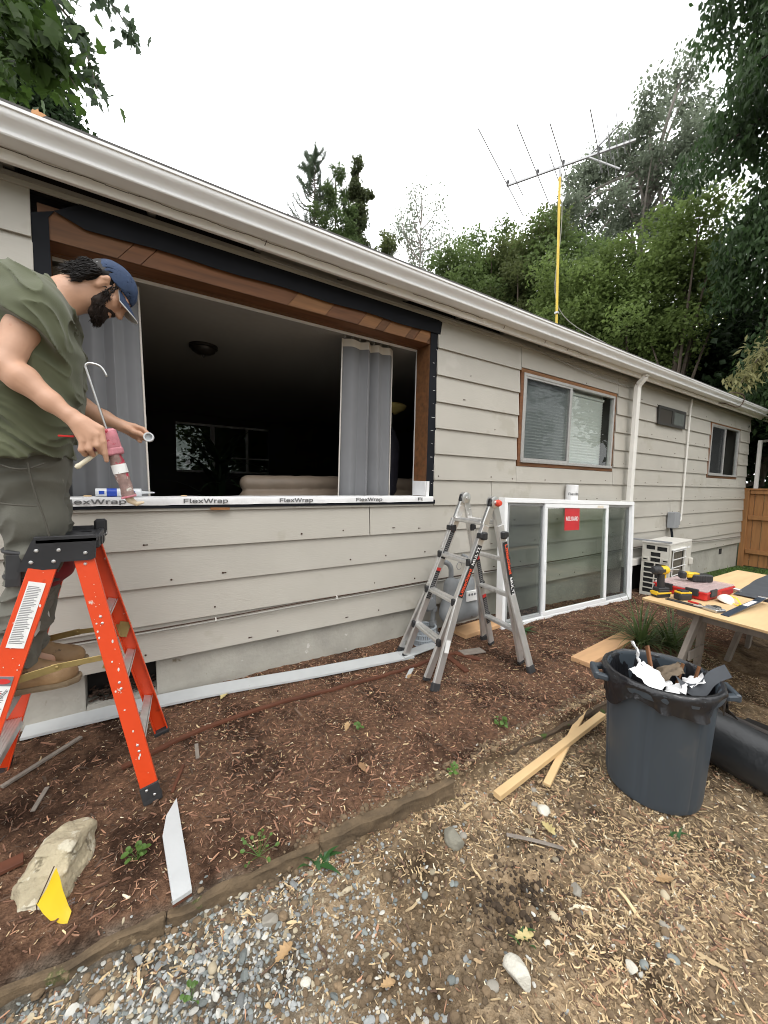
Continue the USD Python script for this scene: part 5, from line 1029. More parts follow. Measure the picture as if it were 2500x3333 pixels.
B.ell(hp(-.004, -.092, .006), (.007, .005, .013), HB, .003, sub=True)
# neck, trunk
B.sc = 1.0
B.chain([hp(-.025, 0, -.04), A(-.215, 2.12, 2.208), A(-.30, 2.12, 2.15)], [.060, .064, .078], .04)
B.chain([A(-.32, 2.05, 2.09), A(-.36, 2.06, 1.75), A(-.39, 2.07, 1.52)], [.10, .095, .085], .05); B.chain([A(-.32, 2.19, 2.09), A(-.36, 2.18, 1.75), A(-.39, 2.17, 1.52)], [.10, .095, .085], .05)
B.chain([A(-.30, 2.12, 2.13), SR], [.07, .055], .04); B.chain([A(-.30, 2.12, 2.13), SL], [.07, .055], .04)
# arms
for S, E_, W in ((SR, ER, WR), (SL, EL, WL)):
    m1 = E_ + (W - E_) * .28
    B.chain([S, S + (E_ - S) * .45 + A(.004, -.004, 0), E_], [.056, .053, .045], .02); B.chain([E_, m1 + A(0, 0, .004), E_ + (W - E_) * .72, W], [.044, .046, .033, .0275], .02)
# right hand round the gun
K = [A(-.108, 1.782, 1.632), A(-.122, 1.774, 1.608), A(-.142, 1.774, 1.592), A(-.163, 1.779, 1.582)]
for k, q in enumerate(K): B.cone(WR + A(.012, -.004, -.004 * k), q, .021, .0125, .014)
B.cone(A(-.165, 1.79, 1.645), A(-.14, 1.785, 1.612), .022, .018, .02)
fing = [[(.006, -.004, -.048), (.004, .004, -.043), (.004, .008, -.026)], [(.002, -.006, -.040), (.010, .024, -.022), (.006, .022, .006)], [(-.002, -.004, -.038), (.008, .026, -.018), (.004, .022, .008)], [(-.004, -.002, -.032), (.008, .024, -.014), (.004, .018, .008)]]
for q, ch in zip(K, fing):
    p, r = q, .0112
    for d_, r2 in zip(ch, (.0104, .0095, .0082)): n_ = p + A(*d_); B.cone(p, n_, r, r2, .004); p, r = n_, r2
B.chain([WR + A(.02, .022, -.01), A(-.138, 1.826, 1.640), A(-.112, 1.830, 1.618), A(-.098, 1.826, 1.598)], [.017, .0135, .0115, .0095], .008)
# left hand pinching the cap
KL = [A(-.002, 2.232, 1.700), A(.004, 2.236, 1.683), A(.000, 2.240, 1.667), A(-.008, 2.244, 1.653)]
for k, q in enumerate(KL): B.cone(WL + A(.012, 0, -.003 * k), q, .020, .0125, .014)
for q, ch in zip(KL, [[(.034, -.014, -.012), (.016, -.012, -.020), (.003, -.008, -.012)], [(.034, -.014, -.012), (.014, -.014, -.014), (-.002, -.008, -.006)], [(.026, -.012, -.016), (.010, -.014, -.010), (-.006, -.008, .0)], [(.020, -.010, -.016), (.006, -.014, -.008), (-.006, -.006, .0)]]):
    p, r = q, .0108
    for d_, r2 in zip(ch, (.0100, .0092, .0080)): n_ = p + A(*d_); B.cone(p, n_, r, r2, .004); p, r = n_, r2
B.chain([WL + A(.02, -.016, -.012), A(-.012, 2.208, 1.672), A(.016, 2.196, 1.662), A(.034, 2.190, 1.652)], [.016, .0135, .0112, .009], .008)
# legs
LEG = {}
for sg, y in ((-1, 2.075), (1, 2.225)):
    h_, k_, a_ = A(-.395, y - sg * -.0, 1.50), A(-.350, y - .0, 1.095), A(-.452, y, .67); LEG[sg] = (h_, k_, a_)
    B.chain([h_, k_], [.09, .055], .04); B.chain([k_, a_], [.055, .04], .03); B.cone(a_, a_ + A(.10, 0, -.045), .035, .03, .02)
body = obj('body', B.mesh(), m_skin, man, smooth=True)
# T-shirt
lo, hi = (-.62, 1.80, 1.47), (-.10, 2.46, 2.36)
S1 = Blob(lo, hi, .005)
for y in (2.035, 2.205):
    S1.chain([A(-.335, y, 2.10), A(-.325, y, 1.93), A(-.350, y, 1.75), A(-.385, y, 1.52), A(-.385, y, 1.42)], [.128, .135, .138, .135, .135], .06)
S1.ell((-.385, 2.12, 2.13), (.12, .17, .135), k=.06); S1.cone((-.30, 2.12, 2.155), (-.262, 2.12, 2.178), .085, .075, .04); S1.cone((-.26, 2.06, 1.80), (-.29, 2.10, 1.66), .06, .05, .05)
S1.cut((-.30, 2.12, 1.530), (-.02, 0, -1)); S1.cut(A(-.243, 2.12, 2.19), unit(A(.82, 0, .50)))
S2 = Blob(lo, hi, .005)
for S, E_ in ((SR, ER), (SL, EL)):
    d = unit(E_ - S)
    if S is SR: S2.chain([S + A(-.05, .04, .01), A(-.312, 1.935, 2.06), A(-.322, 1.912, 1.97), A(-.335, 1.90, 1.88)], [.09, .092, .092, .092], .03)
    else: S2.chain([S + A(-.03, 0, .0), S, S + d * .20], [.088, .084, .074], .03)
dR = unit(ER - SR); nR = unit(dR + A(-.35, 0, .25)); P_ = S2.pts(tuple(slice(0, k) for k in S2.n))
S2.f = np.maximum(S2.f, np.where(P_[..., 1] < 2.12, (P_ - A(-.30, 1.91, 1.975)) @ unit(A(-.57, 0, -.82)), (P_ - (SL + unit(EL - SL) * .15)) @ unit(EL - SL)).astype(np.float32))
h = np.maximum(.05 - np.abs(S1.f - S2.f), 0) / .05; S1.f = np.minimum(S1.f, S2.f) - h * h * .05 * .25
def folds(P):
    q = P @ rotz(0).T; w = meshkit.fbm(np.stack([P[:, 0] * 5, P[:, 1] * 5, P[:, 2] * 5], 1), 2, 3)
    s = np.abs(meshkit.noise(np.stack([(P[:, 0] + P[:, 2] * .9) * 17 + w * 3, P[:, 1] * 6, (P[:, 0] - P[:, 2]) * 4], 1), 8) - .5) * 2
    low = np.clip((1.80 - P[:, 2]) / .2, 0, 1); hz = np.abs(meshkit.noise(np.stack([P[:, 0] * 5, P[:, 1] * 5, P[:, 2] * 24 + P[:, 0] * 14 + w * 4], 1), 5) - .5) * 2
    return .023 * (s ** .6 - .55) * (1 - low * .5) + .028 * (hz ** .7 - .5) * low + .012 * (w - .5)
S1.warp(folds); shirt = obj('t_shirt', S1.mesh(), m_shirt, man, smooth=True)
# rolled hems
def ringtube(c, n, r0, r1, tr, up, k=40):
    F = frame(n, up); a = np.linspace(0, 2 * np.pi, k + 1); return tube([A(*c) + F[:, 0] * r0 * math.cos(t) + F[:, 1] * r1 * math.sin(t) for t in a], tr, 6)
obj('collar', ringtube(A(-.246, 2.12, 2.190), (.82, 0, .50), .082, .070, .008, (0, 1, 0)), m_shirt, shirt, smooth=True)
# trousers
T1 = Blob((-.66, 1.86, .66), (-.17, 2.40, 1.66), .006)
for sg in (-1, 1):
    h_, k_, a_ = LEG[sg]; y = h_[1]
    T1.chain([A(-.385, y - sg * .02, 1.60), A(-.388, y, 1.50), h_ + A(.01, 0, -.04), A(-.358, y, 1.28), k_ + A(0, 0, .02)], [.128, .128, .120, .095, .078], .05); T1.chain([k_ + A(0, 0, .02), A(-.405, y, .88), a_ + A(0, 0, -.06)], [.078, .074, .074], .04)
T1.cut((0, 0, 1.62), (0, 0, 1)); T1.cut((0, 0, .685), (0, 0, -1))
def tfold(P):
    w = meshkit.fbm(P * 5, 2, 13); s = np.abs(meshkit.noise(np.stack([P[:, 0] * 6, P[:, 1] * 6, P[:, 2] * 20 - P[:, 0] * 9 + w * 5], 1), 21) - .5) * 2
    k = np.exp(-((P[:, 2] - 1.10) / .16) ** 2) + np.exp(-((P[:, 2] - .78) / .10) ** 2) + .45
    return .026 * (s ** .7 - .5) * k + .014 * (w - .5)
T1.warp(tfold); trou = obj('trousers', T1.mesh(), m_trou, man, smooth=True)
m_seam = M('seam_thread', (.085, .08, .065), .9, .1)
for pts in ([(-.335, 1.896, 1.50), (-.325, 1.915, 1.40), (-.30, 1.925, 1.28), (-.29, 1.935, 1.22)], [(-.43, 1.90, 1.50), (-.36, 1.895, 1.475), (-.295, 1.93, 1.50)], [(-.45, 1.905, 1.36), (-.38, 1.898, 1.345), (-.32, 1.915, 1.34)]):
    obj('seam', tube(smoothline(pts, 14), .0035, 5), m_seam, trou, smooth=True)
# knee pads
for sg in (-1, 1):
    k_ = LEG[sg][1]; kp = UsdGeom.Xform.Define(stage, numbered(ppath(man), 'knee_pad')).GetPrim()
    Q = Blob(k_ - .17, k_ + .17, .006); Q.ell(k_ + A(.032, 0, .005), (.066, .072, .115), k=.02); Q.cone(k_ + A(.075, 0, -.03), k_ + A(.078, 0, .05), .042, .04, .02); obj('pad', Q.mesh(), m_kneer, kp, smooth=True)
    for dz in (-.055, .05):
        obj('strap', ringtube(k_ + A(-.015, 0, dz), (.15, 0, 1), 0.086, .084, .010, (0, 1, 0)), m_tb, kp, smooth=True)
    obj('strap_tail', noisy(bar(k_ + A(-.055, -.086, .05), k_ + A(-.06, -.098, -.07), .045, .006, (0, 1, 0)).subdivide().subdivide(), .004, 20, 2), m_tb, kp)
    obj('snap', [rivet(k_ + A(-.01, -.078, .055), (0, -1, 0), .009, .005), rivet(k_ + A(-.03, -.082, -.055), (0, -1, 0), .009, .005)], m_rivet, kp, kind='stuff')
# boots
for sg, y, dx in ((-1, 2.06, .0), (1, 2.25, .008)):
    bt = UsdGeom.Xform.Define(stage, numbered(ppath(man), 'boot')).GetPrim()
    lo = A(-.58 + dx, y - .08, .55); Q = Blob(lo, A(-.20 + dx, y + .08, .82), .005); X0 = -.52 + dx
    Q.chain([A(X0 + .045, y, .62), A(X0 + .13, y, .620), A(X0 + .215, y - sg * -.004, .612), A(X0 + .245, y, .612)], [.040, .041, .045, .040], .03); Q.chain([A(X0 + .07, y, .80), A(X0 + .06, y, .65)], [.052, .044], .03); Q.cone(A(X0 + .075, y, .70), A(X0 + .17, y, .645), .045, .036, .03); Q.cut((0, 0, .592), (0, 0, -1)); Q.cut((0, 0, .79), (0, 0, 1))
    Q.warp(lambda P: .006 * (meshkit.fbm(P * 28, 3, 4) - .5)); obj('upper', Q.mesh(), m_boot, bt, smooth=True)
    prof = Polygon([(X0, -.028), (X0 + .03, -.040), (X0 + .13, -.038), (X0 + .20, -.049), (X0 + .25, -.047), (X0 + .285, -.025), (X0 + .292, 0), (X0 + .285, .025), (X0 + .25, .047), (X0 + .20, .049), (X0 + .13, .038), (X0 + .03, .040), (X0, .028)]).buffer(.006)
    obj('sole', [prism(prof, .014, None, (0, y, .580)), prism(prof.buffer(-.004), .008, None, (0, y, .570))], m_sole, bt)
    obj('laces', [tube([(X0 + .115 + k * .022, y - .03, .690 - k * .012), (X0 + .12 + k * .022, y, .702 - k * .012), (X0 + .115 + k * .022, y + .03, .690 - k * .012)], .0035, 5) for k in range(4)], m_hair, bt)
# hair, beard, brow
def locks(n, area, length, r, seed, mat, name, droop):
    R = np.random.default_rng(seed); ms = []
    for _ in range(n):
        p, nrm = area(R); L = length * R.uniform(.6, 1.3); d = unit(nrm + R.normal(size=3) * .35 + droop); p2 = p + d * L * .5; d2 = unit(d * .6 + droop * 1.2 + R.normal(size=3) * .35); p3 = p2 + d2 * L * .5
        ms.append(tube([p - nrm * .004, p + d * L * .22, p2, p3], [r, r, r * .8, r * .2], 4, False))
    return ms
Q = Blob(O - .20, O + .20, .006); Q.sc = HS; Q.ell(hp(-.032, 0, .030), (.092, .086, .088), HB, .01); Q.ell(hp(-.055, 0, -.035), (.062, .070, .06), HB, .03); Q.cut(hp(.02, 0, 0), unit(ef * 1.0 + eu * .05))
Q.warp(lambda P: .016 * (meshkit.fbm(P * 45, 3, 4) - .5))
Q2 = Q; 
def hair_area(R):
    a = R.uniform(-1.9, 1.9); u = R.uniform(-.085, .03); f_ = -math.cos(a) * .112 - .01; s_ = math.sin(a) * .088
    if f_ > -.035 + u * .2: f_ = R.uniform(-.06, -.04); s_ = math.copysign(.083, s_)
    return hp(f_, s_, u), unit(ef * f_ / .118 + es * s_ / .09 + eu * .1)
def side_area(R): return hp(R.uniform(.015, .045), R.choice([-1, 1]) * R.uniform(.068, .074), R.uniform(-.015, .06)), unit(es * -1 * .4 + ef * .3)
obj('hair', [Q.mesh()] + locks(1100, hair_area, .034, .0026, 3, None, '', unit(-ef * .25 - eu * 1.1) * 1.2) + locks(60, side_area, .022, .0028, 5, None, '', -eu * .9), m_hair, man, smooth=True)
Q = Blob(O - .2, O + .2, .005); Q.sc = HS; Q.chain([hp(.030, -.060, -.03), hp(.045, -.058, -.07), hp(.075, -.035, -.105), hp(.085, 0, -.112)], [.011, .017, .023, .026], .02); Q.chain([hp(.030, .060, -.03), hp(.045, .058, -.07), hp(.075, .035, -.105)], [.011, .017, .023], .02); Q.cone(hp(.095, -.03, -.045), hp(.102, 0, -.040), .010, .011, .012); Q.cone(hp(.095, .03, -.045), hp(.102, 0, -.040), .010, .011, .012); Q.cone(hp(.078, -.038, -.07), hp(.09, 0, -.085), .02, .022, .02)
Q.warp(lambda P: .014 * (meshkit.fbm(P * 55, 3, 9) - .5))
def beard_area(R):
    t = R.uniform(0, 1); sd = R.choice([-1, 1]); c = np.array([hp(.028, sd * .066, -.022), hp(.045, sd * .070, -.068), hp(.078, sd * .046, -.112), hp(.095, 0, -.125)]); p = c[min(int(t * 3), 2)] * (1 - (t * 3) % 1) + c[min(int(t * 3), 2) + 1] * ((t * 3) % 1)
    return p + eu * R.uniform(-.012, .03) + ef * R.uniform(-.01, .02), unit(es * sd * .8 + ef * .5 - eu * .4)
obj('beard', [Q.mesh()] + locks(1300, beard_area, .017, .0017, 7, None, '', unit(-eu * .7 + ef * .4)), m_beard, man, smooth=True)
obj('eyebrow', [tube([hp(.098, s * .016, .038), hp(.098, s * .03, .044), hp(.086, s * .046, .040)], [.004, .0045, .002], 6) for s in (-1,)], m_hair, man, smooth=True); obj('eyebrow', [tube([hp(.098, s * .016, .038), hp(.098, s * .03, .044), hp(.086, s * .046, .040)], [.004, .0045, .002], 6) for s in (1,)], m_hair, man, smooth=True)
for s in (-1, 1): obj('eyelashes', tube([hp(.094, s * .018, .014), hp(.096, s * .028, .010), hp(.088, s * .041, .014)], .0022, 5), m_hair, man, smooth=True)
# cap
cp = UsdGeom.Xform.Define(stage, ppath(man) + '/cap').GetPrim()
Q = Blob(O - A(.19, .13, .16), O + A(.2, .13, .2), .005); Q.sc = HS; Q.ell(hp(-.008, 0, .048), (.112, .092, .098), HB, .01); Q.ell(hp(-.008, 0, .040), (.106, .087, .096), HB, .003, sub=True); Q.cut(hp(.0, 0, .040), unit(-eu + ef * .12)); Q.cut(hp(-.06, 0, .02), unit(-eu * .75 - ef * .5))
Q.warp(lambda P: .005 * (meshkit.fbm(P * 26, 3, 6) - .5)); obj('crown', Q.mesh(), m_denim, cp, smooth=True)
def brim(off):
    V_, f_ = [], []; na, nr = 22, 8
    for i in range(na):
        a = -1.25 + 2.5 * i / (na - 1)
        for j in range(nr):
            r = j / (nr - 1); s_ = math.sin(a) * (.080 + .004 * r); f0 = .014 + .085 * math.cos(a) ; f1 = f0 + .078 * math.cos(a * .95) ** .6
            V_.append(hp(f0 + (f1 - f0) * r, s_ * (1 - .06 * r), .046 - .018 * r - .9 * (s_ ** 2) / .09 * (.4 + .6 * r) * .28 + off))
    for i in range(na - 1):
        for j in range(nr - 1): a = i * nr + j; f_.append([a, a + nr, a + nr + 1, a + 1])
    return np.array(V_), np.array(f_)
obj('brim', brim(.003), m_denim, cp, smooth=True); obj('brim_underside', brim(-.001), m_brimu, cp, smooth=True)
vb = brim(.001)[0].reshape(22, 8, 3); obj('brim_edge', tube(vb[:, -1], .0028, 5), M('brim_piping', (.55, .55, .54), .7, .1), cp, smooth=True)
obj('eyelets', [place(lathe([(.003, .0), (.0045, .0015), (.007, .0015), (.0075, 0)], 12), hp(f_, s_, u_), frame(unit(es * -.75 - ef * .55 + eu * .3))) for f_, s_, u_ in ((-.088, -.062, .045), (-.070, -.072, .035))], m_rivet, cp, kind='stuff')
# caulking gun in the right hand
gun = thing('caulking_gun', 'caulk-smeared pink caulking gun with a hooked steel rod held in his right hand', 'caulking gun')
G0, G1 = A(-.150, 1.812, 1.862), A(-.024, 1.822, 1.362); gd = unit(G1 - G0); gF = frame(gd, (0, 1, 0))
m_pink = M('gun_pink', (.46, .17, .20), .55, .3, 22, bump=.2, spots=[((.36, .02, .04), 26, .58), ((.62, .55, .52), 20, .64)])
m_grime = M('gun_grime', (.26, .17, .15), .7, .35, 30, bump=.4, bscale=60, spots=[((.42, .02, .06), 14, .58), ((.66, .62, .56), 17, .62)])
m_cream = M('gun_handle_cream', (.66, .60, .45), .5, .08)
gp = lambda t, s=0, u=0: G0 + gd * t + gF[:, 0] * s + gF[:, 1] * u
L0 = np.linalg.norm(G1 - G0)
obj('rod', tube(np.vstack([[gp(t) for t in np.linspace(.26, .008, 10)], [gp(.001) + A(.003, 0, .003), gp(-.002) + A(.010, 0, .006)], smoothline([gp(-.002) + A(.016, 0, .007), gp(-.001) + A(.032, 0, .007), gp(.0) + A(.046, 0, .002), gp(.006) + A(.056, 0, -.008), gp(.012) + A(.062, 0, -.020)], 10)]), .0042, 8), m_steel, gun, smooth=True)
obj('housing', noisy(cat_([bar(gp(.235), gp(.315), .058, .050, gF[:, 1], .008), bar(gp(.305), gp(.335), .064, .056, gF[:, 1], .006)]).subdivide().subdivide(), .004, 30, 3), m_pink, gun, smooth=40)
obj('cartridge', noisy(tube([gp(t) for t in np.linspace(.33, .495, 18)], .023, 16), .006, 34, 5), m_grime, gun, smooth=50)
obj('cradle', [bar(gp(.33, .0, .024), gp(.50, 0, .024), .020, .003, gF[:, 1]), bar(gp(.495), gp(.503), .052, .052, gF[:, 1], .003)], m_pink, gun)
obj('caulk_band', tube([gp(.37), gp(.405)], .0255, 16), m_label, gun, smooth=40)
obj('nozzle', noisy(tube([gp(.50), gp(.515), gp(.525) + A(.018, 0, -.002), gp(.53) + A(.045, 0, .006)], [.020, .016, .010, .004], 10), .005, 40, 2), M('caulk_beige', (.60, .48, .33), .6, .2, 30, spots=[((.42, .05, .06), 20, .6)]), gun, smooth=50)
obj('handle', [bar(A(-.112, 1.808, 1.612), A(-.128, 1.806, 1.545), .024, .026, (0, 1, 0), .008)], m_pink, gun)
obj('trigger', [tube(smoothline([A(-.108, 1.802, 1.560), A(-.140, 1.800, 1.528), A(-.188, 1.798, 1.484)], 12), [.008] * 6 + [.0085] * 4 + [.0105, .006], 10)], m_cream, gun, smooth=True)
tipc = thing('tube_cap', 'round translucent plastic cap pinched between the fingers of his left hand', 'plastic cap')
obj('ring', place(lathe([(.016, -.012), (.0215, -.012), (.0225, .0), (.0215, .012), (.016, .012), (.015, .0), (.016, -.012)], 28), A(.053, 2.182, 1.647), frame((-.15, -1, .1))), M('clear_plastic', (.62, .64, .65), .3, .05), tipc, smooth=40)
obj('web', place(lathe([(.0001, .0), (.016, .0)], 20), A(.053, 2.182, 1.647), frame((-.15, -1, .1))), M('clear_web', (.38, .40, .41), .3, .1), tipc)
red = thing('red_pencil', 'red carpenter pencil end sticking out behind his right hand', 'pencil'); obj('pencil', bar((-.238, 1.835, 1.600), (-.19, 1.82, 1.600), .007, .007), m_redc, red)
# ================================================================ inside the room
m_curt = M('curtain_grey', (.165, .168, .175), .85, .06, 5, bump=.08, bscale=260, sheen=.1)
m_lin = M('curtain_lining', (.60, .56, .50), .85, .05)
def curtain(label, fx0, fx1, bx0, bx1, y, waves, amp, seed):
    c = thing('curtain', label, 'curtain')
    nu, nv = 150, 40; V_ = []
    for j in range(nv):
        t = j / (nv - 1); z = 2.668 - t * 2.2; x0, x1 = fx0 + (bx0 - fx0) * t, fx1 + (bx1 - fx1) * t
        for i in range(nu):
            u = i / (nu - 1); ph = waves * 2 * np.pi * (u + .035 * math.sin(5 * u + seed) + .012 * math.sin(t * 3 + u * 9 + seed))
            a = amp * (.55 + .6 * t) * (.75 + .4 * math.sin(u * 11 + seed)); V_.append((x0 + (x1 - x0) * u + .3 * a * math.sin(ph * 2) * .5, y + a * math.sin(ph), z))
    V_ = np.array(V_); f = np.array([[j * nu + i, (j + 1) * nu + i, (j + 1) * nu + i + 1, j * nu + i + 1] for j in range(nv - 1) for i in range(nu - 1)])
    obj('cloth', (V_, f), m_curt, c, smooth=True)
    g = V_.reshape(nv, nu, 3); hd = g[:3].copy(); hd[..., 1] -= .004; hd[1, :, 2] = 2.64; hd[2, :, 2] = 2.605
    f2 = np.array([[j * nu + i, (j + 1) * nu + i, (j + 1) * nu + i + 1, j * nu + i + 1] for j in range(2) for i in range(nu - 1)])
    obj('heading_band', (hd.reshape(-1, 3), f2), m_lin, c, smooth=True)
    for e in (0, nu - 1): obj('edge_lining', tube(g[:, e] + A(.0, -.006, 0), .006, 6), m_lin, c, smooth=True)
    obj('rod_ring', [place(lathe([(.012, .002), (.016, .002), (.016, -.002), (.012, -.002), (.012, .002)], 10), (g[0, i, 0], y, 2.682), frame((1, 0, 0))) for i in range(4, nu, 21)], m_alu, c, kind='stuff')
curtain('grey curtain with pale edges hanging at the left behind the man', -.40, .035, -.40, .085, 3.02, 4.2, .038, 1.0)
curtain('grey curtain with pale heading gathered at the right of the open window hole', 1.50, 2.02, 1.46, 2.04, 3.02, 4.2, .052, 2.2)
sofa = thing('sofa', 'beige leather sofa back seen through the open window hole', 'sofa')
m_sofa = M('sofa_leather', (.22, .17, .125), .5, .12, 5, bump=.15, bscale=40)
B = Blob((.66, 3.25, .40), (2.9, 4.0, 1.56), .016)
for x0, x1 in ((.84, 1.70), (1.82, 2.70)): B.cone((x0, 3.55, 1.415), (x1, 3.55, 1.425), .075, .075, .03); B.cone((x0, 3.53, 1.28), (x1, 3.53, 1.29), .082, .082, .02); B.cone((x0, 3.5, 1.05), (x1, 3.5, 1.05), .12, .12, .06)
B.cone((.86, 3.55, .55), (.86, 3.55, 1.2), .10, .10, .06); B.cone((.9, 3.52, .8), (2.7, 3.52, .8), .16, .16, .08); B.warp(lambda P: .022 * (meshkit.fbm(P * 7, 3, 3) - .5), .05)
obj('back', B.mesh(), m_sofa, sofa, smooth=True)
lamp = thing('ceiling_light', 'round dome ceiling light in the dark room', 'ceiling light')
obj('base', lathe([(.0001, 0), (.125, 0), (.125, -.025), (.11, -.028)], 28, (.56, 4.07, 2.698)), M('lamp_bronze', (.018, .015, .012), .5, .1), lamp, smooth=30); obj('dome', lathe([(.11, -.027), (.10, -.055), (.06, -.078), (.0001, -.086)], 28, (.56, 4.07, 2.698)), M('lamp_glass', (.03, .025, .02), .4, .1), lamp, smooth=True); obj('finial', lathe([(.010, -.085), (.007, -.105), (.0001, -.112)], 10, (.56, 4.07, 2.698)), LOOKS['lamp_bronze'], lamp)
fl_ = thing('floor_lamp', 'floor lamp with a yellow shade beside the right curtain in the room', 'floor lamp')
obj('shade', lathe([(.06, .0), (.15, .05), (.17, .09), (.13, .11)], 24, (2.50, 3.75, 2.24)), M('shade_yellow', (.50, .40, .13), .7, .1), fl_, smooth=True); obj('pole', tube([(2.50, 3.75, .45), (2.50, 3.75, 2.25)], .014, 8), m_tb, fl_)
scr = thing('patterned_chair', 'dark high-backed chair with pale flowers behind the right curtain', 'chair')
B = Blob((2.05, 3.4, .4), (2.65, 3.8, 2.15), .02); B.cone((2.28, 3.62, .8), (2.30, 3.62, 1.80), .17, .19, .08); B.cone((2.30, 3.6, 1.9), (2.30, 3.6, 1.95), .16, .14, .05); obj('back', B.mesh(), M('dark_brocade', (.022, .020, .030), .7, .3, 12, spots=[((.20, .17, .17), 26, .66)]), scr, smooth=True)
def blades(n, c, L, w, seed, lo=.3, hi=1.2, droop=.8, seg=6):
    R = np.random.default_rng(seed); V_, f = [], []
    for _ in range(n):
        a, e, l = R.uniform(0, 6.283), R.uniform(lo, hi), L * R.uniform(.55, 1.15); d = A(math.cos(a) * math.cos(e), math.sin(a) * math.cos(e), math.sin(e)); s = A(-math.sin(a), math.cos(a), 0); p = A(*c) + A(R.normal() * .02, R.normal() * .02, 0); b0 = len(V_)
        for j in range(seg + 1):
            t = j / seg; ww = w * math.sin(math.pi * min(.5 + .5 * t, 1) if t > .4 else math.pi * (.25 + .625 * t)) * R.uniform(.92, 1.0)
            V_ += [p + s * ww * .5, p - s * ww * .5]; p = p + d * l / seg; d = unit(d + A(0, 0, -droop / seg * (0.4 + t * 1.6)))
        for j in range(seg): k = b0 + 2 * j; f += [[k, k + 1, k + 3], [k, k + 3, k + 2]]
    return trimesh.Trimesh(np.array(V_), np.array(f), process=False)
m_hp_ = M('houseplant_leaf', (.018, .035, .012), .4, .3, 8, trans=.15)
hpl = thing('house_plant', 'tall leafy house plant standing dark against the back window', 'house plant')
obj('leaves', [blades(16, (.95, 5.6, 1.1 + .28 * k), .85, .085, 40 + k, .0, 1.1, 1.1) for k in range(3)], m_hp_, hpl, smooth=True); obj('stem', tube([(.95, 5.6, .5), (.94, 5.6, 1.2), (.96, 5.6, 1.7)], .02, 8), m_hp_, hpl); obj('pot', lathe([(.0001, 0), (.13, 0), (.17, .3), (.15, .3), (.0001, .27)], 20, (.95, 5.6, .42)), m_tb, hpl, smooth=30)

# ================================================================ trees
def leafmat(name, c, trans=.35, var=.35, isl=.35): return M(name, c, .55, var, .9, island=isl, trans=trans, spec=.3)
m_lf = [leafmat('leaf_mid', (.155, .225, .070), .45), leafmat('leaf_bright', (.215, .30, .085), .45), leafmat('leaf_olive', (.16, .195, .07), .45), leafmat('leaf_dark', (.038, .068, .027)), leafmat('leaf_grey', (.24, .285, .20), .55), leafmat('leaf_cedar', (.050, .095, .030), .4), leafmat('leaf_pine', (.085, .125, .070), .4), leafmat('leaf_pale', (.30, .29, .12))]
m_bark = M('bark', (.11, .085, .065), .9, .3, 6, stretch=(3, 3, .6), bump=.4, bscale=20); m_barkl = M('bark_pale', (.24, .215, .19), .9, .25, 6, bump=.3, bscale=20)
def leaves(P, size, R, up=.35, droop=0., long=1.6):
    n = len(P); nr = R.normal(size=(n, 3)); nr[:, 2] = np.abs(nr[:, 2]) + up; nr /= np.linalg.norm(nr, axis=1, keepdims=True)
    d = np.cross(nr, R.normal(size=(n, 3))); d[:, 2] -= droop; d /= np.linalg.norm(d, axis=1, keepdims=True); s = np.cross(nr, d); s /= np.maximum(np.linalg.norm(s, axis=1, keepdims=True), 1e-6)
    L = (size * R.uniform(.6, 1.3, n))[:, None]; w = L / long * .5; nn = np.cross(d, s)
    V_ = np.stack([P, P + d * L * .45 + s * w + nn * L * .08, P + d * L, P + d * L * .45 - s * w + nn * L * .08], 1).reshape(-1, 3); b = np.arange(n)[:, None] * 4
    return trimesh.Trimesh(V_, np.vstack([b + [0, 1, 2], b + [0, 2, 3]]), process=False)
def in_blobs(R, blobs, n, shell=.55):
    """points in ellipsoidal clumps (centre, radii), denser near each clump's skin"""
    vol = np.array([np.prod(b[1]) ** .75 for b in blobs]); k = R.choice(len(blobs), n, p=vol / vol.sum()); u = R.normal(size=(n, 3)); u /= np.linalg.norm(u, axis=1, keepdims=True)
    r = R.uniform(shell ** 3, 1, n) ** (1 / 3); c = np.array([b[0] for b in blobs])[k]; rr = np.array([b[1] for b in blobs])[k]
    return c + u * r[:, None] * rr * (1 + .18 * R.normal(size=(n, 1)))
def clumps(R, c, r, n, cr):
    out = []
    for _ in range(n):
        u = R.normal(size=3); u /= np.linalg.norm(u); q = A(*c) + u * np.array(r) * R.uniform(.25, 1.0); k = cr * R.uniform(.6, 1.4); out.append((q, A(k, k, k * .75)))
    return out
def limbs(base, blobs, r0, R, k=9):
    ms = []; top = np.mean([b[0] for b in blobs], 0); b0 = A(*base); mid = b0 + (top - b0) * .55 + A(R.normal() * .2, R.normal() * .2, 0)
    ms.append(tube(smoothline([b0, b0 + (mid - b0) * .5 + A(R.normal() * .1, 0, 0), mid, top], 10), np.linspace(r0, r0 * .35, 10), 8))
    for i in R.choice(len(blobs), min(k, len(blobs)), replace=False):
        q = blobs[i][0]; s = b0 + (mid - b0) * R.uniform(.55, 1.0); ms.append(tube(smoothline([s, (s + q) / 2 + A(0, 0, .3), q], 7), np.linspace(r0 * .4, r0 * .08, 7), 6))
    return ms
def polar(az, d, z): a = math.radians(az); return A(d * math.sin(a), d * math.cos(a), z)
def tree(name, label, az, d, zc, r, ncl, cr, nl, size, mat, seed, bark=None, group=None, rz=None, r0=.16, **kw):
    R = np.random.default_rng(seed); t = thing(name, label, 'tree', group); c = polar(az, d, zc); bl = clumps(R, c, (r, r, rz or r), ncl, cr)
    g = polar(az, d, -.6); obj('trunk', limbs(g, bl, r0, R), bark or m_bark, t, smooth=50)
    obj('crown', leaves(in_blobs(R, bl, nl), size, R, **kw), mat, t); return bl
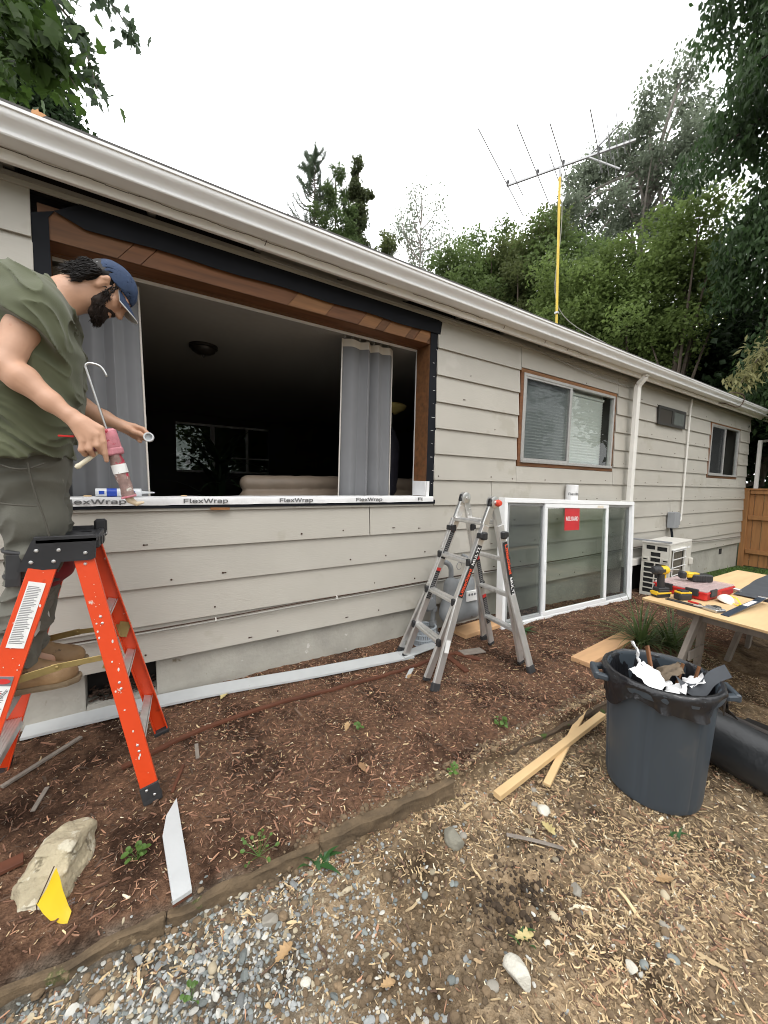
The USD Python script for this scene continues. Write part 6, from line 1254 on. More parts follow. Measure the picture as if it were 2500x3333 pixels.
tree('leafy_tree', 'low leafy green tree at the left end of the row behind the roof', 43, 18, 9.95, 1.7, 37, .55, 12150, 0.136, m_lf[0], 1)
tree('leafy_tree', 'rounded green tree left of the antenna mast behind the roof', 47.5, 17.5, 9.95, 2.0, 50, .6, 16200, 0.136, m_lf[0], 2, rz=2.2)
tree('leafy_tree', 'darker green tree just left of the yellow mast', 51.5, 17, 9.35, 2.0, 50, .6, 16200, 0.136, m_lf[2], 3, rz=2.4)
tree('leafy_tree', 'dense green tree straight behind the yellow mast', 56, 16.5, 8.55, 2.2, 55, .6, 17550, 0.136, m_lf[0], 4, rz=2.6)
tree('leafy_tree', 'bright yellow-green leafy tree right of the yellow mast', 60.5, 14.5, 6.95, 1.9, 55, .5, 18900, 0.12, m_lf[1], 5, rz=2.4)
tree('leafy_tree', 'bright green tree between the mast and the dark cedar', 65, 14, 6.65, 1.8, 55, .5, 18900, 0.12, m_lf[1], 6, rz=2.6)
tree('leafy_tree', 'green tree in front of the dark cedar trunk', 69.0, 14.2, 7.0, 1.5, 42, .5, 12150, 0.128, m_lf[1], 7, rz=2.8)
tree('leafy_tree', 'low shaded tree showing over the gutter right of the mast', 61, 20, 6.35, 3.2, 50, .8, 16200, 0.16, m_lf[3], 8, rz=2.4)
tree('dark_tree', 'dark evergreen tree over the far end of the gutter', 72, 17, 4.6, 2.8, 60, .8, 24000, .2, m_lf[3], 9, rz=3.4)
tree('dark_tree', 'dark evergreen tree beyond the fence at the right edge', 77, 15.5, 4.0, 2.4, 54, .8, 22000, .2, m_lf[3], 10, rz=3.8)
tree('small_tree', 'small yellow-green treetop left of the thin birch', 32.6, 24, 15.2, .8, 16, .35, 1900, .16, m_lf[2], 11, rz=1.3, r0=.08)
# tall thin-leaved tree with spreading pale branches
R = np.random.default_rng(21); t = thing('tall_tree', 'tall thin-leaved tree with pale spreading branches beside the cedar', 'tree'); bl = []
for az_, tn in ((67.5, .82), (66, .78), (64, .74), (68.8, .74), (62.5, .72), (61, .70), (59.5, .68), (58, .66), (57, .63), (60, .60), (63, .63), (66, .67), (68.5, .66), (57.5, .57), (60, .53), (62.5, .55), (65, .58), (67.5, .58), (69.5, .60), (55.8, .61), (70.2, .70), (64.5, .68), (65.5, .52), (68, .5)):
    for _ in range(3): d_ = 21 + R.normal() * .8; bl.append((polar(az_ + R.normal() * .7, d_, 1.46 + (tn + R.normal() * .015) * d_), A(.7, .7, .6) * R.uniform(.6, 1.25)))
b0, b1, b2 = polar(64.8, 21, 0), polar(64.8, 21, 12.5), polar(65.5, 21, 15); ms = [tube(smoothline([b0, (b0 + b1) / 2, b1, b2, polar(67.3, 21, 18.2)], 14), np.linspace(.26, .05, 14), 8)]
for q, _ in bl[::2]: s = b1 + (b2 - b1) * R.uniform(-.5, 1.2); ms.append(tube(smoothline([s, (s + q) / 2 + A(0, 0, .35), q], 7), np.linspace(.085, .015, 7), 5))
obj('trunk', ms, m_barkl, t, smooth=50); obj('crown', leaves(in_blobs(R, bl, 23000, .0), .16, R, droop=.5), m_lf[4], t)
# thin birch
R = np.random.default_rng(22); t = thing('birch_tree', 'sparse thin birch with upright bare twigs behind the roof', 'tree'); ms, P_ = [], []
b0 = polar(37.3, 24, 0); ms.append(tube(np.linspace(b0, polar(37.2, 24, 19.0), 8), np.linspace(.16, .02, 8), 6))
for _ in range(34):
    h0 = R.uniform(11.5, 17); a_ = R.uniform(-4.6, 4.4); s = b0 + (polar(37.2, 24, 19) - b0) * h0 / 19; q = polar(37.2 + a_, 24 + R.normal() * .6, min(h0 + R.uniform(1.8, 4.2), 19.4 - abs(a_) ** 1.5 * .36)); m_ = (s + q) / 2 + (q - s) * A(.12, .12, -.12); pts = smoothline([s, m_, q], 8); ms.append(tube(pts, np.linspace(.04, .008, 8), 4)); P_ += [pts[R.integers(2, 8)] + R.normal(size=3) * A(.22, .22, .25) for _ in range(78)]
obj('trunk', ms, m_barkl, t, smooth=50); obj('crown', leaves(np.array(P_), .15, R, droop=.5), m_lf[4], t)
# conifer pair
R = np.random.default_rng(23); t = thing('pine_tree', 'pine with upswept candle branches behind the roof', 'tree'); ms, P_, D_ = [], [], []
b0 = polar(22.0, 24, 0); tp0 = polar(22.3, 24, 20.8); ms.append(tube(np.linspace(b0, tp0, 10), np.linspace(.2, .015, 10), 6))
for i in range(130):
    h0 = 11.8 + 8.4 * (i / 130) ** .9; a_ = R.uniform(-1, 1); reach = (20.9 - h0) * .26 + .25; s = b0 + (tp0 - b0) * h0 / 20.8; out = A(math.cos(math.radians(22)) * a_, -math.sin(math.radians(22)) * a_, 0) * reach + A(0, 1, 0) * R.normal() * .4
    q = s + out * 1.15 + A(0, 0, .42 * reach + .22); pts = smoothline([s, s + out * .6 + A(0, 0, .05), q], 14); ms.append(tube(pts, np.linspace(.035, .01, 14), 4))
    for k in range(3, 14):
        for _ in range(16): P_.append(pts[k] + R.normal(size=3) * .03); D_.append(unit(unit(np.gradient(pts, axis=0)[k]) + R.normal(size=3) * .85))
for z in np.linspace(16, 20.8, 60):
    for _ in range(5): P_.append(b0 + (tp0 - b0) * z / 20.8); D_.append(unit(A(0, 0, .8) + R.normal(size=3) * .6))
P_, D_ = np.array(P_), np.array(D_); s_ = np.cross(D_, R.normal(size=D_.shape)); s_ /= np.linalg.norm(s_, axis=1, keepdims=True); L_n = R.uniform(.16, .30, len(P_))[:, None]; V_ = np.stack([P_ - s_ * .010, P_ + s_ * .010, P_ + D_ * L_n], 1).reshape(-1, 3)
obj('trunk', ms, m_bark, t, smooth=50); obj('crown', trimesh.Trimesh(V_, np.arange(len(V_)).reshape(-1, 3), process=False), m_lf[6], t)
R = np.random.default_rng(24); t = thing('bushy_conifer', 'bushy green conifer with ivy-dark side right of the pine', 'tree'); bl, bl2 = [], []
for az_, tn, r in ((25.1, .745, .32), (25.2, .72, .45), (25.0, .69, .55), (25.6, .66, .65), (24.9, .63, .7), (25.8, .60, .75), (24.6, .60, .6), (26.2, .57, .7), (24.2, .66, .4)): bl.append((polar(az_, 23.5, 1.46 + tn * 23.5), A(r, r, r * .9)))
for az_, tn, r in ((28.2, .775, .28), (28.2, .75, .42), (28.1, .71, .55), (27.6, .70, .55), (29.2, .70, .42), (30.0, .705, .25), (27.4, .66, .55), (28.6, .66, .45), (28.0, .61, .6), (27.2, .61, .5), (28.4, .57, .5)): bl2.append((polar(az_, 24.5, 1.46 + tn * 24.5), A(r, r, r * .9)))
obj('trunk', [tube(np.linspace(polar(25.3, 23.5, 0), polar(25.1, 23.5, 18.5), 6), np.linspace(.2, .03, 6), 6), tube(np.linspace(polar(28, 24.5, 0), polar(28.2, 24.5, 20), 6), np.linspace(.2, .03, 6), 6)], m_bark, t); obj('crown', leaves(in_blobs(R, [(q + R.normal(size=3) * r_[0] * .6, r_ * .6) for q, r_ in bl for _ in range(4)], 9000, .1), .16, R, droop=.2, long=2.2), leafmat('leaf_conifer', (.11, .165, .055), .45), t); obj('crown', leaves(in_blobs(R, [(q + R.normal(size=3) * r_[0] * .6, r_ * .6) for q, r_ in bl2 for _ in range(4)], 9000, .1), .16, R, droop=.4, long=1.8), leafmat('leaf_ivy', (.075, .095, .035), .4), t)
# great dark cedar at the right
R = np.random.default_rng(25); t = thing('cedar_tree', 'huge dark cedar with drooping sprays along the right edge', 'tree'); bl = []; ms = [tube(np.linspace(polar(82, 12.5, -1), polar(82, 12.5, 20), 8), np.linspace(.55, .2, 8), 10)]
for i in range(330):
    z = 3.0 + 17 * (i / 330) + R.normal() * .3; out = polar(82, 12.5, 0); a = math.radians(R.uniform(140, 345)); reach = (2.25 + .35 * math.sin(z * 2.3 + a) + .22 * R.normal()) * (.62 if z < 5.4 else .62 + .38 * min((z - 5.4) / 4.0, 1))
    dirv = A(math.sin(a), math.cos(a), 0); q = A(out[0], out[1], z) + dirv * reach; k = R.uniform(.7, 1.2)
    if i % 3 == 0: ms.append(tube(smoothline([A(out[0], out[1], z + .9), (A(out[0], out[1], z) + q) / 2 + A(0, 0, .7), q], 8), np.linspace(.06, .015, 8), 4))
    bl.append((q, A(.42, .42, .62) * k)); bl.append((q - dirv * .7 + A(0, 0, .2), A(.45, .45, .6) * k))
obj('trunk', ms, m_bark, t, smooth=50); obj('crown', leaves(in_blobs(R, bl, 150000, .4), .15, R, up=.05, droop=1.8, long=2.0), m_lf[5], t)
R = np.random.default_rng(26); t = thing('dry_branch', 'pale yellow drooping branch at the right edge below the cedar', 'branch'); pts = smoothline([polar(79, 11, 4.6), polar(77, 11, 4.35), polar(75.6, 10.9, 3.9), polar(74.9, 10.8, 3.6)], 12)
obj('limb', tube(pts, np.linspace(.03, .006, 12), 5), m_bark, t); obj('foliage', leaves(np.repeat(pts[4:], 45, 0) + R.normal(size=(360, 3)) * .13, .15, R, droop=1.2, long=3), m_lf[7], t)
# dark tree at the left and the overhanging broad-leaved branch
R = np.random.default_rng(27); t = thing('dark_tree', 'dark leafy tree rising over the roof at the left edge', 'tree'); bl = [(polar(a, 20, 1.46 + tn * 20), A(r, r, r)) for a, tn, r in ((-10, .70, 1.2), (-8.5, .74, 1.0), (-7.2, .70, .9), (-6.3, .68, .8), (-5.4, .655, .7), (-4.8, .63, .55), (-7, .62, 1.0), (-9, .62, 1.2), (-12, .68, 1.5), (-6.8, .76, .6), (-8.2, .84, .9), (-10, .9, 1.0), (-12, .8, 1.5))]
obj('trunk', limbs(polar(-9, 20, -.5), bl, .25, R), m_bark, t, smooth=50); obj('crown', leaves(in_blobs(R, bl, 15000, .3), .20, R), m_lf[3], t)
R = np.random.default_rng(28); t = thing('maple_branch', 'overhanging maple branch with broad lobed leaves in the top left corner', 'tree branch')
lobe = np.array([(0, 0), (.22, -.02), (.48, .10), (.36, .26), (.55, .50), (.26, .52), (.20, .70), (0, 1.0), (-.20, .70), (-.26, .52), (-.55, .50), (-.36, .26), (-.48, .10), (-.22, -.02)], float)
fan = np.array([[14, i, (i + 1) % 14] for i in range(14)])
def maple(P, size, R, droop=.5):
    V_, f = [], []
    for p in P:
        n = unit(R.normal(size=3) * .55 + A(0, -.45, .45)); d = unit(np.cross(n, R.normal(size=3)) * .8 + A(0, 0, -droop)); n = unit(n - d * (n @ d)); s = np.cross(d, n); L = size * R.uniform(.6, 1.25)
        q = np.vstack([lobe, (0, .38)]); z = .10 * np.abs(q[:, 0]) * R.uniform(-1.5, 2.5) - .12 * (q[:, 1] - .4) ** 2 * R.uniform(0, 2); b = len(V_) * 15
        V_.append(p + L * (q[:, :1] * s + q[:, 1:] * d + z[:, None] * n)); f.append(fan + b)
    return trimesh.Trimesh(np.vstack(V_), np.vstack(f), process=False)
tw = [[(-1.6, 5.9, 6.6), (-1.0, 5.7, 6.35), (-.6, 5.5, 6.28), (-.41, 5.5, 6.1), (-.36, 5.45, 5.95), (-.27, 5.4, 5.62), (-.24, 5.4, 5.5)], [(-.9, 5.7, 6.4), (-.5, 5.5, 6.62), (-.15, 5.5, 6.58), (0.0, 5.5, 6.45), (.07, 5.5, 6.33)], [(-1.6, 5.9, 6.5), (-1.1, 5.7, 6.0), (-.8, 5.6, 5.85), (-.55, 5.5, 5.7), (-.42, 5.5, 5.5)], [(-1.6, 5.9, 6.2), (-1.2, 5.7, 5.6), (-.95, 5.6, 5.35)]]
obj('limb', [tube(smoothline(x, 20), np.linspace(.022, .004, 20), 6) for x in tw] + [tube(smoothline([(-3.4, 6.6, -.5), (-3.2, 6.5, 4), (-2.6, 6.3, 6.0), (-1.6, 5.9, 6.5)], 14), np.linspace(.16, .04, 14), 8)], m_bark, t, smooth=50)
P_ = []
for x, n_, sp in ((tw[0], 105, .06), (tw[1], 95, .065), (tw[2], 40, .10)): q = smoothline(x, 60); P_ += [q[R.integers(22, 60)] + R.normal(size=3) * sp for _ in range(n_)]
obj('twig_leaves', maple(P_, .098, R, .9), leafmat('leaf_maple', (.075, .115, .060), .4), t, kind='stuff')
P_ = [A(-.98, 5.6, 6.0) + R.normal(size=3) * A(.24, .25, .20) for _ in range(330)] + [A(-.72, 5.5, 5.74) + R.normal(size=3) * A(.17, .15, .10) for _ in range(190)] + [A(-1.02, 5.5, 5.3) + R.normal(size=3) * A(.10, .1, .09) for _ in range(60)]
obj('leaf_mass', maple(P_, .14, R, .6), leafmat('leaf_maple_bright', (.085, .155, .030), .45), t, kind='stuff')
# hedge behind the house (through the back window) and what stands behind the camera (seen in the panes)
tree('hedge_tree', 'sunlit green tree seen through the back window of the room', 15, 12.5, 2.6, 2.6, 50, .7, 14000, .16, m_lf[0], 31, rz=2.0)
for k, (az_, d_, z_, r_, mt_) in enumerate([(118, 14, 4.2, 3.0, 0), (140, 16, 4.8, 3.4, 3), (165, 17, 4.8, 3.6, 0), (192, 17, 5, 3.6, 3), (218, 16, 4.8, 3.4, 2), (245, 15, 4.8, 3.2, 3), (98, 18, 5.5, 3.4, 3)]):
    tree('yard_tree', ['broad green tree at the right behind the yard', 'dark tree at the back of the yard right of the middle', 'tall green tree at the back of the yard', 'dark tall tree at the back of the yard left of the middle', 'olive tree at the left back of the yard', 'dark tree at the far left of the yard', 'dark tree beyond the fence at the right'][k], az_, d_, z_, r_, 34, 1.2, 5200, .42, m_lf[mt_], 50 + k, rz=4.2)
nh = thing('neighbour_shed', 'grey clapboard outbuilding across the yard facing the house', 'shed')
for i in range(13): obj('clapboard', extr_x([(-5.20, -.3 + .22 * i), (-5.185, -.3 + .22 * i), (-5.205, -.05 + .22 * i), (-5.21, -.05 + .22 * i)], 6.5, 15.0), m_siding2, nh)
obj('shed_wall', bx(6.5, 15, -9, -5.215, -.4, 2.6), m_siding2, nh); obj('shed_roof', extr_x([(-4.9, 2.5), (-7.1, 3.6), (-9.3, 2.5), (-9.3, 2.6), (-7.1, 3.72), (-4.9, 2.6)], 6.2, 15.3), m_roof, nh)

# ================================================================ antenna on the roof
an = thing('tv_antenna', 'old aluminium television antenna on a yellow mast above the roof', 'antenna')
m_mast = M('mast_yellow', (.66, .47, .06), .5, .1, 6); m_ant = M('antenna_aluminium', (.42, .42, .42), .4, .1, metal=.8)
AJ = A(5.19, 3.60, 6.0); mbase = A(5.42, 3.655, 3.42)
obj('mast', [tube([mbase, A(5.20, 3.603, 5.85)], .018, 10)], m_mast, an, smooth=40); obj('mast_top', tube([A(5.205, 3.604, 5.80), AJ + A(0, 0, .12)], .014, 8), m_ant, an, smooth=40)
aA, aB = A(4.87, 4.26, 6.0), A(5.62, 2.80, 6.0)
obj('boom', bar(aA, aB, .028, .028), m_ant, an); bd = unit(aB - aA); pe = unit(A(.93, .36, 0)); pe = unit(A(5.63 - 3.79, 4.50 - 3.79, 0))
for t_, l0, l1 in ((.0, 1.15, .82), (.26, .98, .80), (.47, .80, .5), (.74, .75, .4)): c = aA + (aB - aA) * t_; obj('element', tube([c - pe * l0, c + pe * l1], .0065, 6), m_ant, an); obj('insulator', bar(c + A(0, 0, -.01), c + A(0, 0, .07), .03, .03), m_tb, an)
for t_, l in ((.08, .32), (.40, .30), (.82, .22), (.87, .2), (.92, .18), (.96, .16)): c = aA + (aB - aA) * t_; obj('short_element', tube([c - pe * l, c + pe * l], .006, 6), m_ant, an)
vj = aA + (aB - aA) * .66
for s in (-1, 1): obj('reflector_arm', bar(vj, vj + bd * .50 + A(0, 0, .55 * s) * .55 - bd * .1, .022, .016), m_ant, an); obj('reflector_rod', [tube([vj + (bd * .40 + A(0, 0, .30 * s)) * f - pe * .25, vj + (bd * .40 + A(0, 0, .30 * s)) * f + pe * .25], .004, 5) for f in (.35, .6, .85)], m_ant, an)
obj('lead_cable', tube(smoothline([AJ + A(.03, 0, -.05), A(5.3, 3.61, 5.0), A(5.42, 3.64, 4.1), A(5.9, 3.4, 3.75), A(6.9, 2.7, 3.2)], 30), .006, 5), m_wire, an, smooth=True); obj('mast_clamp', bar((5.36, 3.64, 4.02), (5.36, 3.64, 4.05), .05, .05), m_ant, an)
roofleaf = thing('fallen_leaf', 'orange dry leaf caught on the gutter edge at the left', 'leaf'); obj('leaf', maple([A(-.36, 2.46, 3.09)], .06, np.random.default_rng(3), -.6), M('leaf_orange', (.42, .20, .07), .7, .2), roofleaf)
# ================================================================ loose material on the ground
def instancer(name, label, protos, P, Q, S, idx):
    path = numbered('/World', name); pi = UsdGeom.PointInstancer.Define(stage, path)
    for k, (mm, mt_) in enumerate(protos):
        usdkit.mesh(stage, path + '/piece_%03d' % k if k else path + '/piece', mm, mt_); pi.CreatePrototypesRel().AddTarget(path + ('/piece_%03d' % k if k else '/piece'))
    pi.CreateProtoIndicesAttr(Vt.IntArray.FromNumpy(idx.astype(np.int32))); pi.CreatePositionsAttr(Vt.Vec3fArray.FromNumpy(P.astype(np.float32))); pi.CreateScalesAttr(Vt.Vec3fArray.FromNumpy(S.astype(np.float32)))
    pi.CreateOrientationsAttr(Vt.QuathArray([Gf.Quath(float(q[0]), Gf.Vec3h(float(q[1]), float(q[2]), float(q[3]))) for q in Q])); return tag(pi.GetPrim(), label, name.replace('_', ' '), None, 'stuff')
def quats(R, n, tilt):
    yaw = R.uniform(0, 2 * np.pi, n); ax = R.uniform(0, 2 * np.pi, n); t = np.abs(R.normal(size=n)) * tilt
    qz = np.stack([np.cos(yaw / 2), 0 * yaw, 0 * yaw, np.sin(yaw / 2)], 1); qt = np.stack([np.cos(t / 2), np.sin(t / 2) * np.cos(ax), np.sin(t / 2) * np.sin(ax), 0 * t], 1)
    w1, x1, y1, z1 = qt.T; w2, x2, y2, z2 = qz.T
    return np.stack([w1 * w2 - x1 * x2 - y1 * y2 - z1 * z2, w1 * x2 + x1 * w2 + y1 * z2 - z1 * y2, w1 * y2 - x1 * z2 + y1 * w2 + z1 * x2, w1 * z2 + x1 * y2 - y1 * x2 + z1 * w2], 1)
def sample(R, n, x0, x1, y0, y1, dens):
    out = []
    while sum(map(len, out)) < n:
        p = np.stack([R.uniform(x0, x1, 4 * n), R.uniform(y0, y1, 4 * n)], 1); out.append(p[R.uniform(size=4 * n) < dens(p[:, 0], p[:, 1])])
    p = np.vstack(out)[:n]; return p
def chip(seed, L, w, t, curl=0):
    R = np.random.default_rng(seed); n = 4; V_ = []
    for i in range(n):
        u = i / (n - 1) - .5; ww = w * (1 - abs(u) * R.uniform(.2, 1.2)) * R.uniform(.7, 1.1); z = curl * u * u * L * 2 + R.normal() * t * .4; y = R.normal() * w * .12
        V_ += [(u * L, y - ww / 2, z), (u * L, y + ww / 2, z), (u * L, y + ww / 2, z + t), (u * L, y - ww / 2, z + t)]
    f = []
    for i in range(n - 1):
        for j in range(4): a, b = i * 4 + j, i * 4 + (j + 1) % 4; f += [[a, b, b + 4], [a, b + 4, a + 4]]
    f += [[0, 2, 1], [0, 3, 2], [n * 4 - 4, n * 4 - 3, n * 4 - 2], [n * 4 - 4, n * 4 - 2, n * 4 - 1]]
    return trimesh.Trimesh(np.array(V_, float), np.array(f), process=False)
ch = lambda name, c, v=.4: M(name, c, .85, .2, 30, inst=v)
c_red, c_red2, c_brn = ch('chip_red', (.17, .085, .052)), ch('chip_redlight', (.35, .19, .115)), ch('chip_brown', (.095, .058, .038))
c_straw, c_tan, c_cream = ch('chip_straw', (.50, .375, .215), .3), ch('chip_tan', (.33, .23, .13), .35), ch('chip_cream', (.68, .60, .44), .2)
R = np.random.default_rng(71); pt = []
for k in range(4): pt.append((chip(k, .034, .006, .003), c_red)); pt.append((chip(20 + k, .026, .005, .0025), c_brn))
for k in range(3): pt.append((chip(40 + k, .034, .005, .0025), c_red2))
for k in range(3): pt.append((chip(60 + k, .022, .006, .002, .1), c_straw))
pt.append((chip(81, .05, .012, .005), c_brn)); pt.append((chip(82, .016, .005, .002), c_cream))
w = np.array([.085] * 8 + [.065] * 3 + [.035] * 3 + [.02, .045]); w /= w.sum()
N_ = 44000; p = sample(R, N_, -1.0, 6.8, 1.27, 2.76, lambda x, y: np.clip(1.0 - .11 * np.clip(x, 0, 9), .2, 1) * np.where(y < edge_y(x) + .05, .55, 1) * (.38 + .62 * sstep(-.1, .35, x + .3 * (y - 2.1))) * (.45 + 1.1 * meshkit.fbm(np.stack([x * 2.5, y * 2.5, 0 * x], 1), 3, 4)))
idx = R.choice(len(pt), N_, p=w); sc = R.lognormal(math.log(.46), .42, (N_, 1)) * R.uniform(.7, 1.4, (N_, 3)) * (1 + .06 * np.clip(p[:, :1] - 2, 0, 5))
P3 = np.column_stack([p, ground_z(p[:, 0], p[:, 1]) + R.uniform(-.001, .006, N_)]); instancer('mulch_chips', 'shredded red brown bark mulch with pale bits covering the bed', pt, P3, quats(R, N_, .38), sc, idx)
R = np.random.default_rng(72); pt = [(chip(100 + k, .030, .0065, .002, .05), c_straw) for k in range(3)] + [(chip(110 + k, .026, .007, .002, .05), c_tan) for k in range(3)] + [(chip(120 + k, .02, .006, .002), c_cream) for k in range(2)] + [(chip(130 + k, .03, .006, .003), c_red2) for k in range(2)] + [(chip(140 + k, .028, .006, .003), c_brn) for k in range(2)]
w = np.array([.14] * 3 + [.11] * 3 + [.05] * 2 + [.04] * 2 + [.06] * 2); w /= w.sum()
def dstraw(x, y):
    nz = meshkit.fbm(np.stack([x * 3.2, y * 3.2, 0 * x], 1), 3, 6); pile = np.exp(-(((x - 1.62) / .48) ** 2 + ((y - .56) / .28) ** 2)) + .6 * np.exp(-(((x - 1.5) / .5) ** 2 + ((y - 1.12) / .16) ** 2)); edge = np.exp(-((y - 1.30) / .07) ** 2)
    dug = np.exp(-(((x - 1.22) / .20) ** 2 + ((y - .86) / .12) ** 2)); return np.clip((.05 + .95 * pile + .25 * edge + .12 * (x > 1.9)) * (.25 + 1.5 * nz) * (1 - .85 * dug), 0, 1)
N_ = 28000; p = sample(R, N_, -.6, 4.4, .22, 1.36, dstraw); idx = R.choice(len(pt), N_, p=w); sc = R.lognormal(math.log(.50), .42, (N_, 1)) * R.uniform(.7, 1.4, (N_, 3))
P3 = np.column_stack([p, ground_z(p[:, 0], p[:, 1]) + R.uniform(-.001, .006, N_)]); instancer('wood_shavings', 'pale straw-coloured wood shavings strewn over the dirt', pt, P3, quats(R, N_, .35), sc, idx)
gs = [M('gravel_grey', (.23, .24, .235), .8, .2, 30, inst=.45), M('gravel_blue', (.19, .21, .20), .75, .2, 30, inst=.4), M('gravel_tan', (.34, .29, .20), .8, .2, 30, inst=.35), M('gravel_pale', (.44, .43, .39), .8, .15, 30, inst=.25)]
R = np.random.default_rng(73); pt = [(stone_mesh(200 + k, 1, .72, .42, 1, .34), gs[k % 4 if k % 5 else 0]) for k in range(12)]
def dgrav(x, y):
    nz = meshkit.fbm(np.stack([x * 3, y * 3, 0 * x], 1), 3, 12); g = sstep(.85, .15, x + .5 * (nz - .5)) * sstep(.03, -.03, y - edge_y(x)) + .035 * sstep(1.6, .8, x) + .012; return np.clip(g * (.6 + .8 * nz), 0, 1)
N_ = 13500; p = sample(R, N_, -.65, 2.6, .25, 1.42, dgrav); idx = R.integers(0, 12, N_); s0 = R.lognormal(math.log(.0062), .38, (N_, 1)); sc = s0 * R.uniform(.75, 1.25, (N_, 3))
P3 = np.column_stack([p, ground_z(p[:, 0], p[:, 1]) + s0[:, 0] * .25]); instancer('gravel', 'crushed grey and tan gravel in the near left corner', pt, P3, quats(R, N_, .5), sc, idx)
R = np.random.default_rng(74); m_cl = M('dirt_clod', (.15, .105, .062), .95, .3, 40, inst=.35); m_cl2 = M('dirt_clod_dark', (.04, .026, .015), .95, .3, 40, inst=.35); pt = [(stone_mesh(230 + k, 1, .85, .7, 1, .35, False), m_cl if k < 3 else m_cl2) for k in range(6)]
N_ = 8000; p = sample(R, N_, -.5, 3.4, .25, 1.40, lambda x, y: np.clip(.25 + .9 * np.exp(-(((x - 1.15) / .3) ** 2 + ((y - .88) / .16) ** 2)) + .6 * np.exp(-((y - 1.36) / .05) ** 2), 0, 1))
dark = np.exp(-(((p[:, 0] - 1.22) / .20) ** 2 + ((p[:, 1] - .86) / .11) ** 2)) > R.uniform(size=N_); idx = np.where(dark, R.integers(3, 6, N_), R.integers(0, 3, N_)); s0 = R.lognormal(math.log(.0055), .45, (N_, 1))
P3 = np.column_stack([p, ground_z(p[:, 0], p[:, 1]) + s0[:, 0] * .3]); instancer('dirt_clods', 'crumbs and clods of brown soil on the bare ground', pt, P3, quats(R, N_, .6), s0 * np.ones((1, 3)), idx)
# larger pebbles, each a thing
R = np.random.default_rng(75); pm = [gs[2], LOOKS['cobble'], gs[1], m_r1]; protos = []
for k in range(36):
    x, y = R.uniform(-.3, 1.75), R.uniform(.42, 1.28)
    if x < .3 and y < .9: x += .5
    s = R.uniform(.009, .019)
    if k < 4:
        src_ = thing('pebble', 'small rounded pebble lying on the bare dirt and gravel', 'pebble', 'rounded pebbles on the bare dirt', (x, y, gz(x, y) + s * .25), R.uniform(0, 360)); obj('stone', stone_mesh(300 + k, .019, .015, .010, 2, .12, False), pm[k], src_, smooth=True); protos.append(src_)
    else: copy_of(protos[k % 4], 'pebble', (x, y, gz(x, y) + s * .25), R.uniform(0, 360), s / .017, 'small rounded pebble lying on the bare dirt and gravel', 'pebble', 'rounded pebbles on the bare dirt')
# fallen oak leaves
oak = Polygon([(0, -.5), (.03, -.40), (.12, -.36), (.10, -.24), (.24, -.20), (.16, -.06), (.30, .02), (.17, .12), (.26, .26), (.12, .30), (.10, .42), (0, .5), (-.10, .42), (-.14, .30), (-.27, .24), (-.17, .10), (-.30, .0), (-.15, -.08), (-.22, -.22), (-.09, -.25), (-.11, -.36), (-.03, -.40)])
m_oak = [M('oak_leaf_tan', (.36, .23, .11), .7, .25, 30), M('oak_leaf_brown', (.24, .14, .07), .7, .25, 30), M('oak_leaf_yellow', (.44, .36, .16), .65, .2, 30)]
R = np.random.default_rng(76); pr = []
for k, (x, y) in enumerate([(.37, 1.13), (.93, 1.59), (1.10, .74), (.62, .88), (.80, .52), (2.72, 2.33), (1.68, 2.2), (.30, 2.62), (.45, 2.60), (1.0, 1.9), (1.9, 1.7), (1.55, .95), (1.75, .56)]):
    if k < 3:
        l_ = thing('oak_leaf', 'dry fallen lobed oak leaf on the ground', 'leaf', 'fallen dry oak leaves', (x, y, gz(x, y) + .012), R.uniform(0, 360)); mm = prism(oak, .02); v = np.asarray(mm.vertices) * A(.075, .075, .05); v[:, 2] += 2.2 * (np.abs(v[:, 0]) ** 1.4) + 1.2 * v[:, 1] ** 2; mm.vertices = v; obj('blade', mm, m_oak[k], l_); obj('stalk', tube([(0, -.036, .002), (.002, -.055, .006)], .0012, 5), m_oak[1], l_); pr.append(l_)
    else: copy_of(pr[k % 3], 'oak_leaf', (x, y, gz(x, y) + .012), R.uniform(0, 360), R.uniform(.7, 1.15), 'dry fallen lobed oak leaf on the ground', 'leaf', 'fallen dry oak leaves', R.uniform(-25, 25))
# weeds and grass
m_weed = M('weed_green', (.085, .165, .030), .5, .3, 12, trans=.3); m_weedd = M('weed_dark', (.030, .085, .022), .45, .3, 12, trans=.2); m_grass = M('clump_grass', (.11, .165, .05), .5, .35, 9, trans=.25, island=.3)
def roundleaves(n, c, r, size, seed, h=.05):
    R = np.random.default_rng(seed); ms = []
    for _ in range(n):
        a, d = R.uniform(0, 6.28), r * math.sqrt(R.uniform(.02, 1)); p = A(c[0] + d * math.cos(a), c[1] + d * math.sin(a), c[2] + R.uniform(.3, 1) * h); nrm = unit(R.normal(size=3) * .35 + A(0, -.25, 1)); F = frame(nrm, A(math.cos(a), math.sin(a), 0)); s = size * R.uniform(.6, 1.25)
        th = np.linspace(0, 2 * np.pi, 9)[:-1]; V_ = np.vstack([[0, 0, 0], np.stack([np.cos(th) * s * .42, np.sin(th) * s * .5, .10 * s * np.abs(np.cos(th))], 1)]); ms.append(place(trimesh.Trimesh(V_, np.array([[0, i, i % 8 + 1] for i in range(1, 9)]), process=False), p, F)); ms.append(tube([A(c[0], c[1], c[2]), (A(*c) + p) / 2 + A(0, 0, .004), p], .001, 4, False))
    return ms
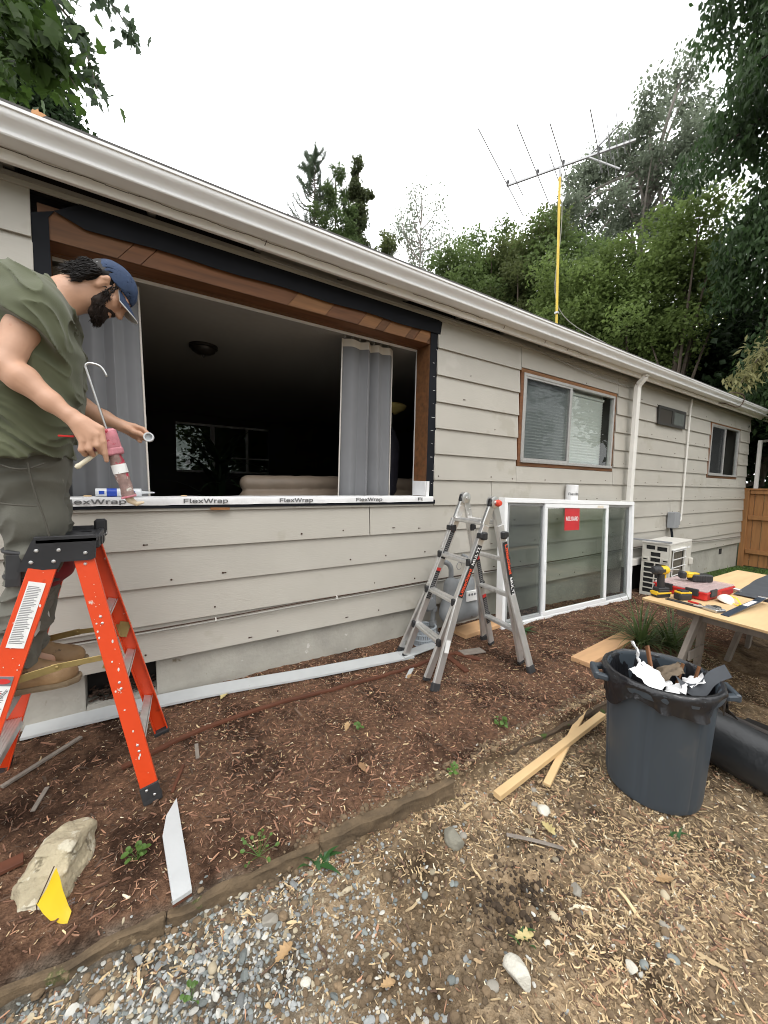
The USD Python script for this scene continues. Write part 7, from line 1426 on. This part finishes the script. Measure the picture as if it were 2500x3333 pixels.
def weed(label, c, kind, seed, n=9, r=.045, size=.028):
    t = thing('weed', label, 'weed'); z = gz(*c); cc = (c[0], c[1], z)
    if kind == 'blade': obj('leaves', blades(n, cc, size, size * .24, seed, .25, 1.0, .9), m_weedd, t, smooth=True)
    else: obj('leaves', roundleaves(n, cc, r, size, seed), m_weed, t)
weed('dark green dandelion growing at the edging in the middle', (.60, 1.335), 'blade', 1, 11, size=.11)
weed('low round-leaved green weed between the boulder and the white board', (-.035, 1.625), 'round', 2, 13, .04, .024)
weed('bright green weed at the right end of the raised edging', (1.31, 1.33), 'round', 3, 10, .035, .022); weed('green weed on the bed above the pine sticks', (1.80, 1.45), 'round', 4, 12, .05, .026)
weed('small green seedling above the white rock', (1.11, .735), 'blade', 5, 6, size=.07); weed('small green weed in the gravel near the left bottom', (.10, 1.165), 'round', 6, 8, .03, .016)
weed('small light weed under the aluminium ladder', (1.05, 1.85), 'round', 7, 6, .03, .028); weed('green sprouts on the edging above the gravel', (.36, 1.40), 'round', 8, 14, .09, .016); weed('short green weed beside the bin', (2.02, .63), 'blade', 9, 6, size=.06); weed('leafy weed beside the new window bottom', (3.2, 2.36), 'blade', 10, 26, size=.16)
gc = thing('grass_clump', 'green strap-leaved grass clump on the mulch left of the worktable', 'grass clump'); obj('blades', [blades(95, (3.95, 1.60, gz(3.95, 1.60)), .55, .017, 11, .15, 1.35, 1.5), blades(80, (4.15, 1.44, gz(4.15, 1.44)), .55, .017, 12, .1, 1.1, 1.5)], m_grass, gc, smooth=True); obj('dry_blades', blades(16, (4.0, 1.66, gz(4.0, 1.66)), .5, .012, 13, .0, .5, .7), m_lf[7], gc, smooth=True)
R = np.random.default_rng(77); G = []
for _ in range(420): x, y = R.uniform(7.4, 11.0), R.uniform(1.6, 2.7); G.append(blades(4, (x, y, gz(x, y)), .09, .012, int(R.integers(1e6)), .5, 1.4, .8, 3))
g = obj('ground_cover', G, m_weed, None, kind='stuff', label='low green weeds along the foundation beyond the heat pump'); g.SetCustomDataByKey('category', 'ground cover')
tw_ = thing('bark_strip', 'long curled strip of grey bark on the dirt below the sticks', 'bark'); obj('bark', [bar(a_, b_, .022, .004, (0, .3, 1), .001) for a_, b_ in zip(*(lambda q: (q[:-1], q[1:]))(smoothline([(1.36, 1.03, gz(1.36, 1.03) + .012), (1.44, .95, gz(1.44, .95) + .018), (1.53, .86, gz(1.53, .86) + .01)], 8)))], m_gwood, tw_)
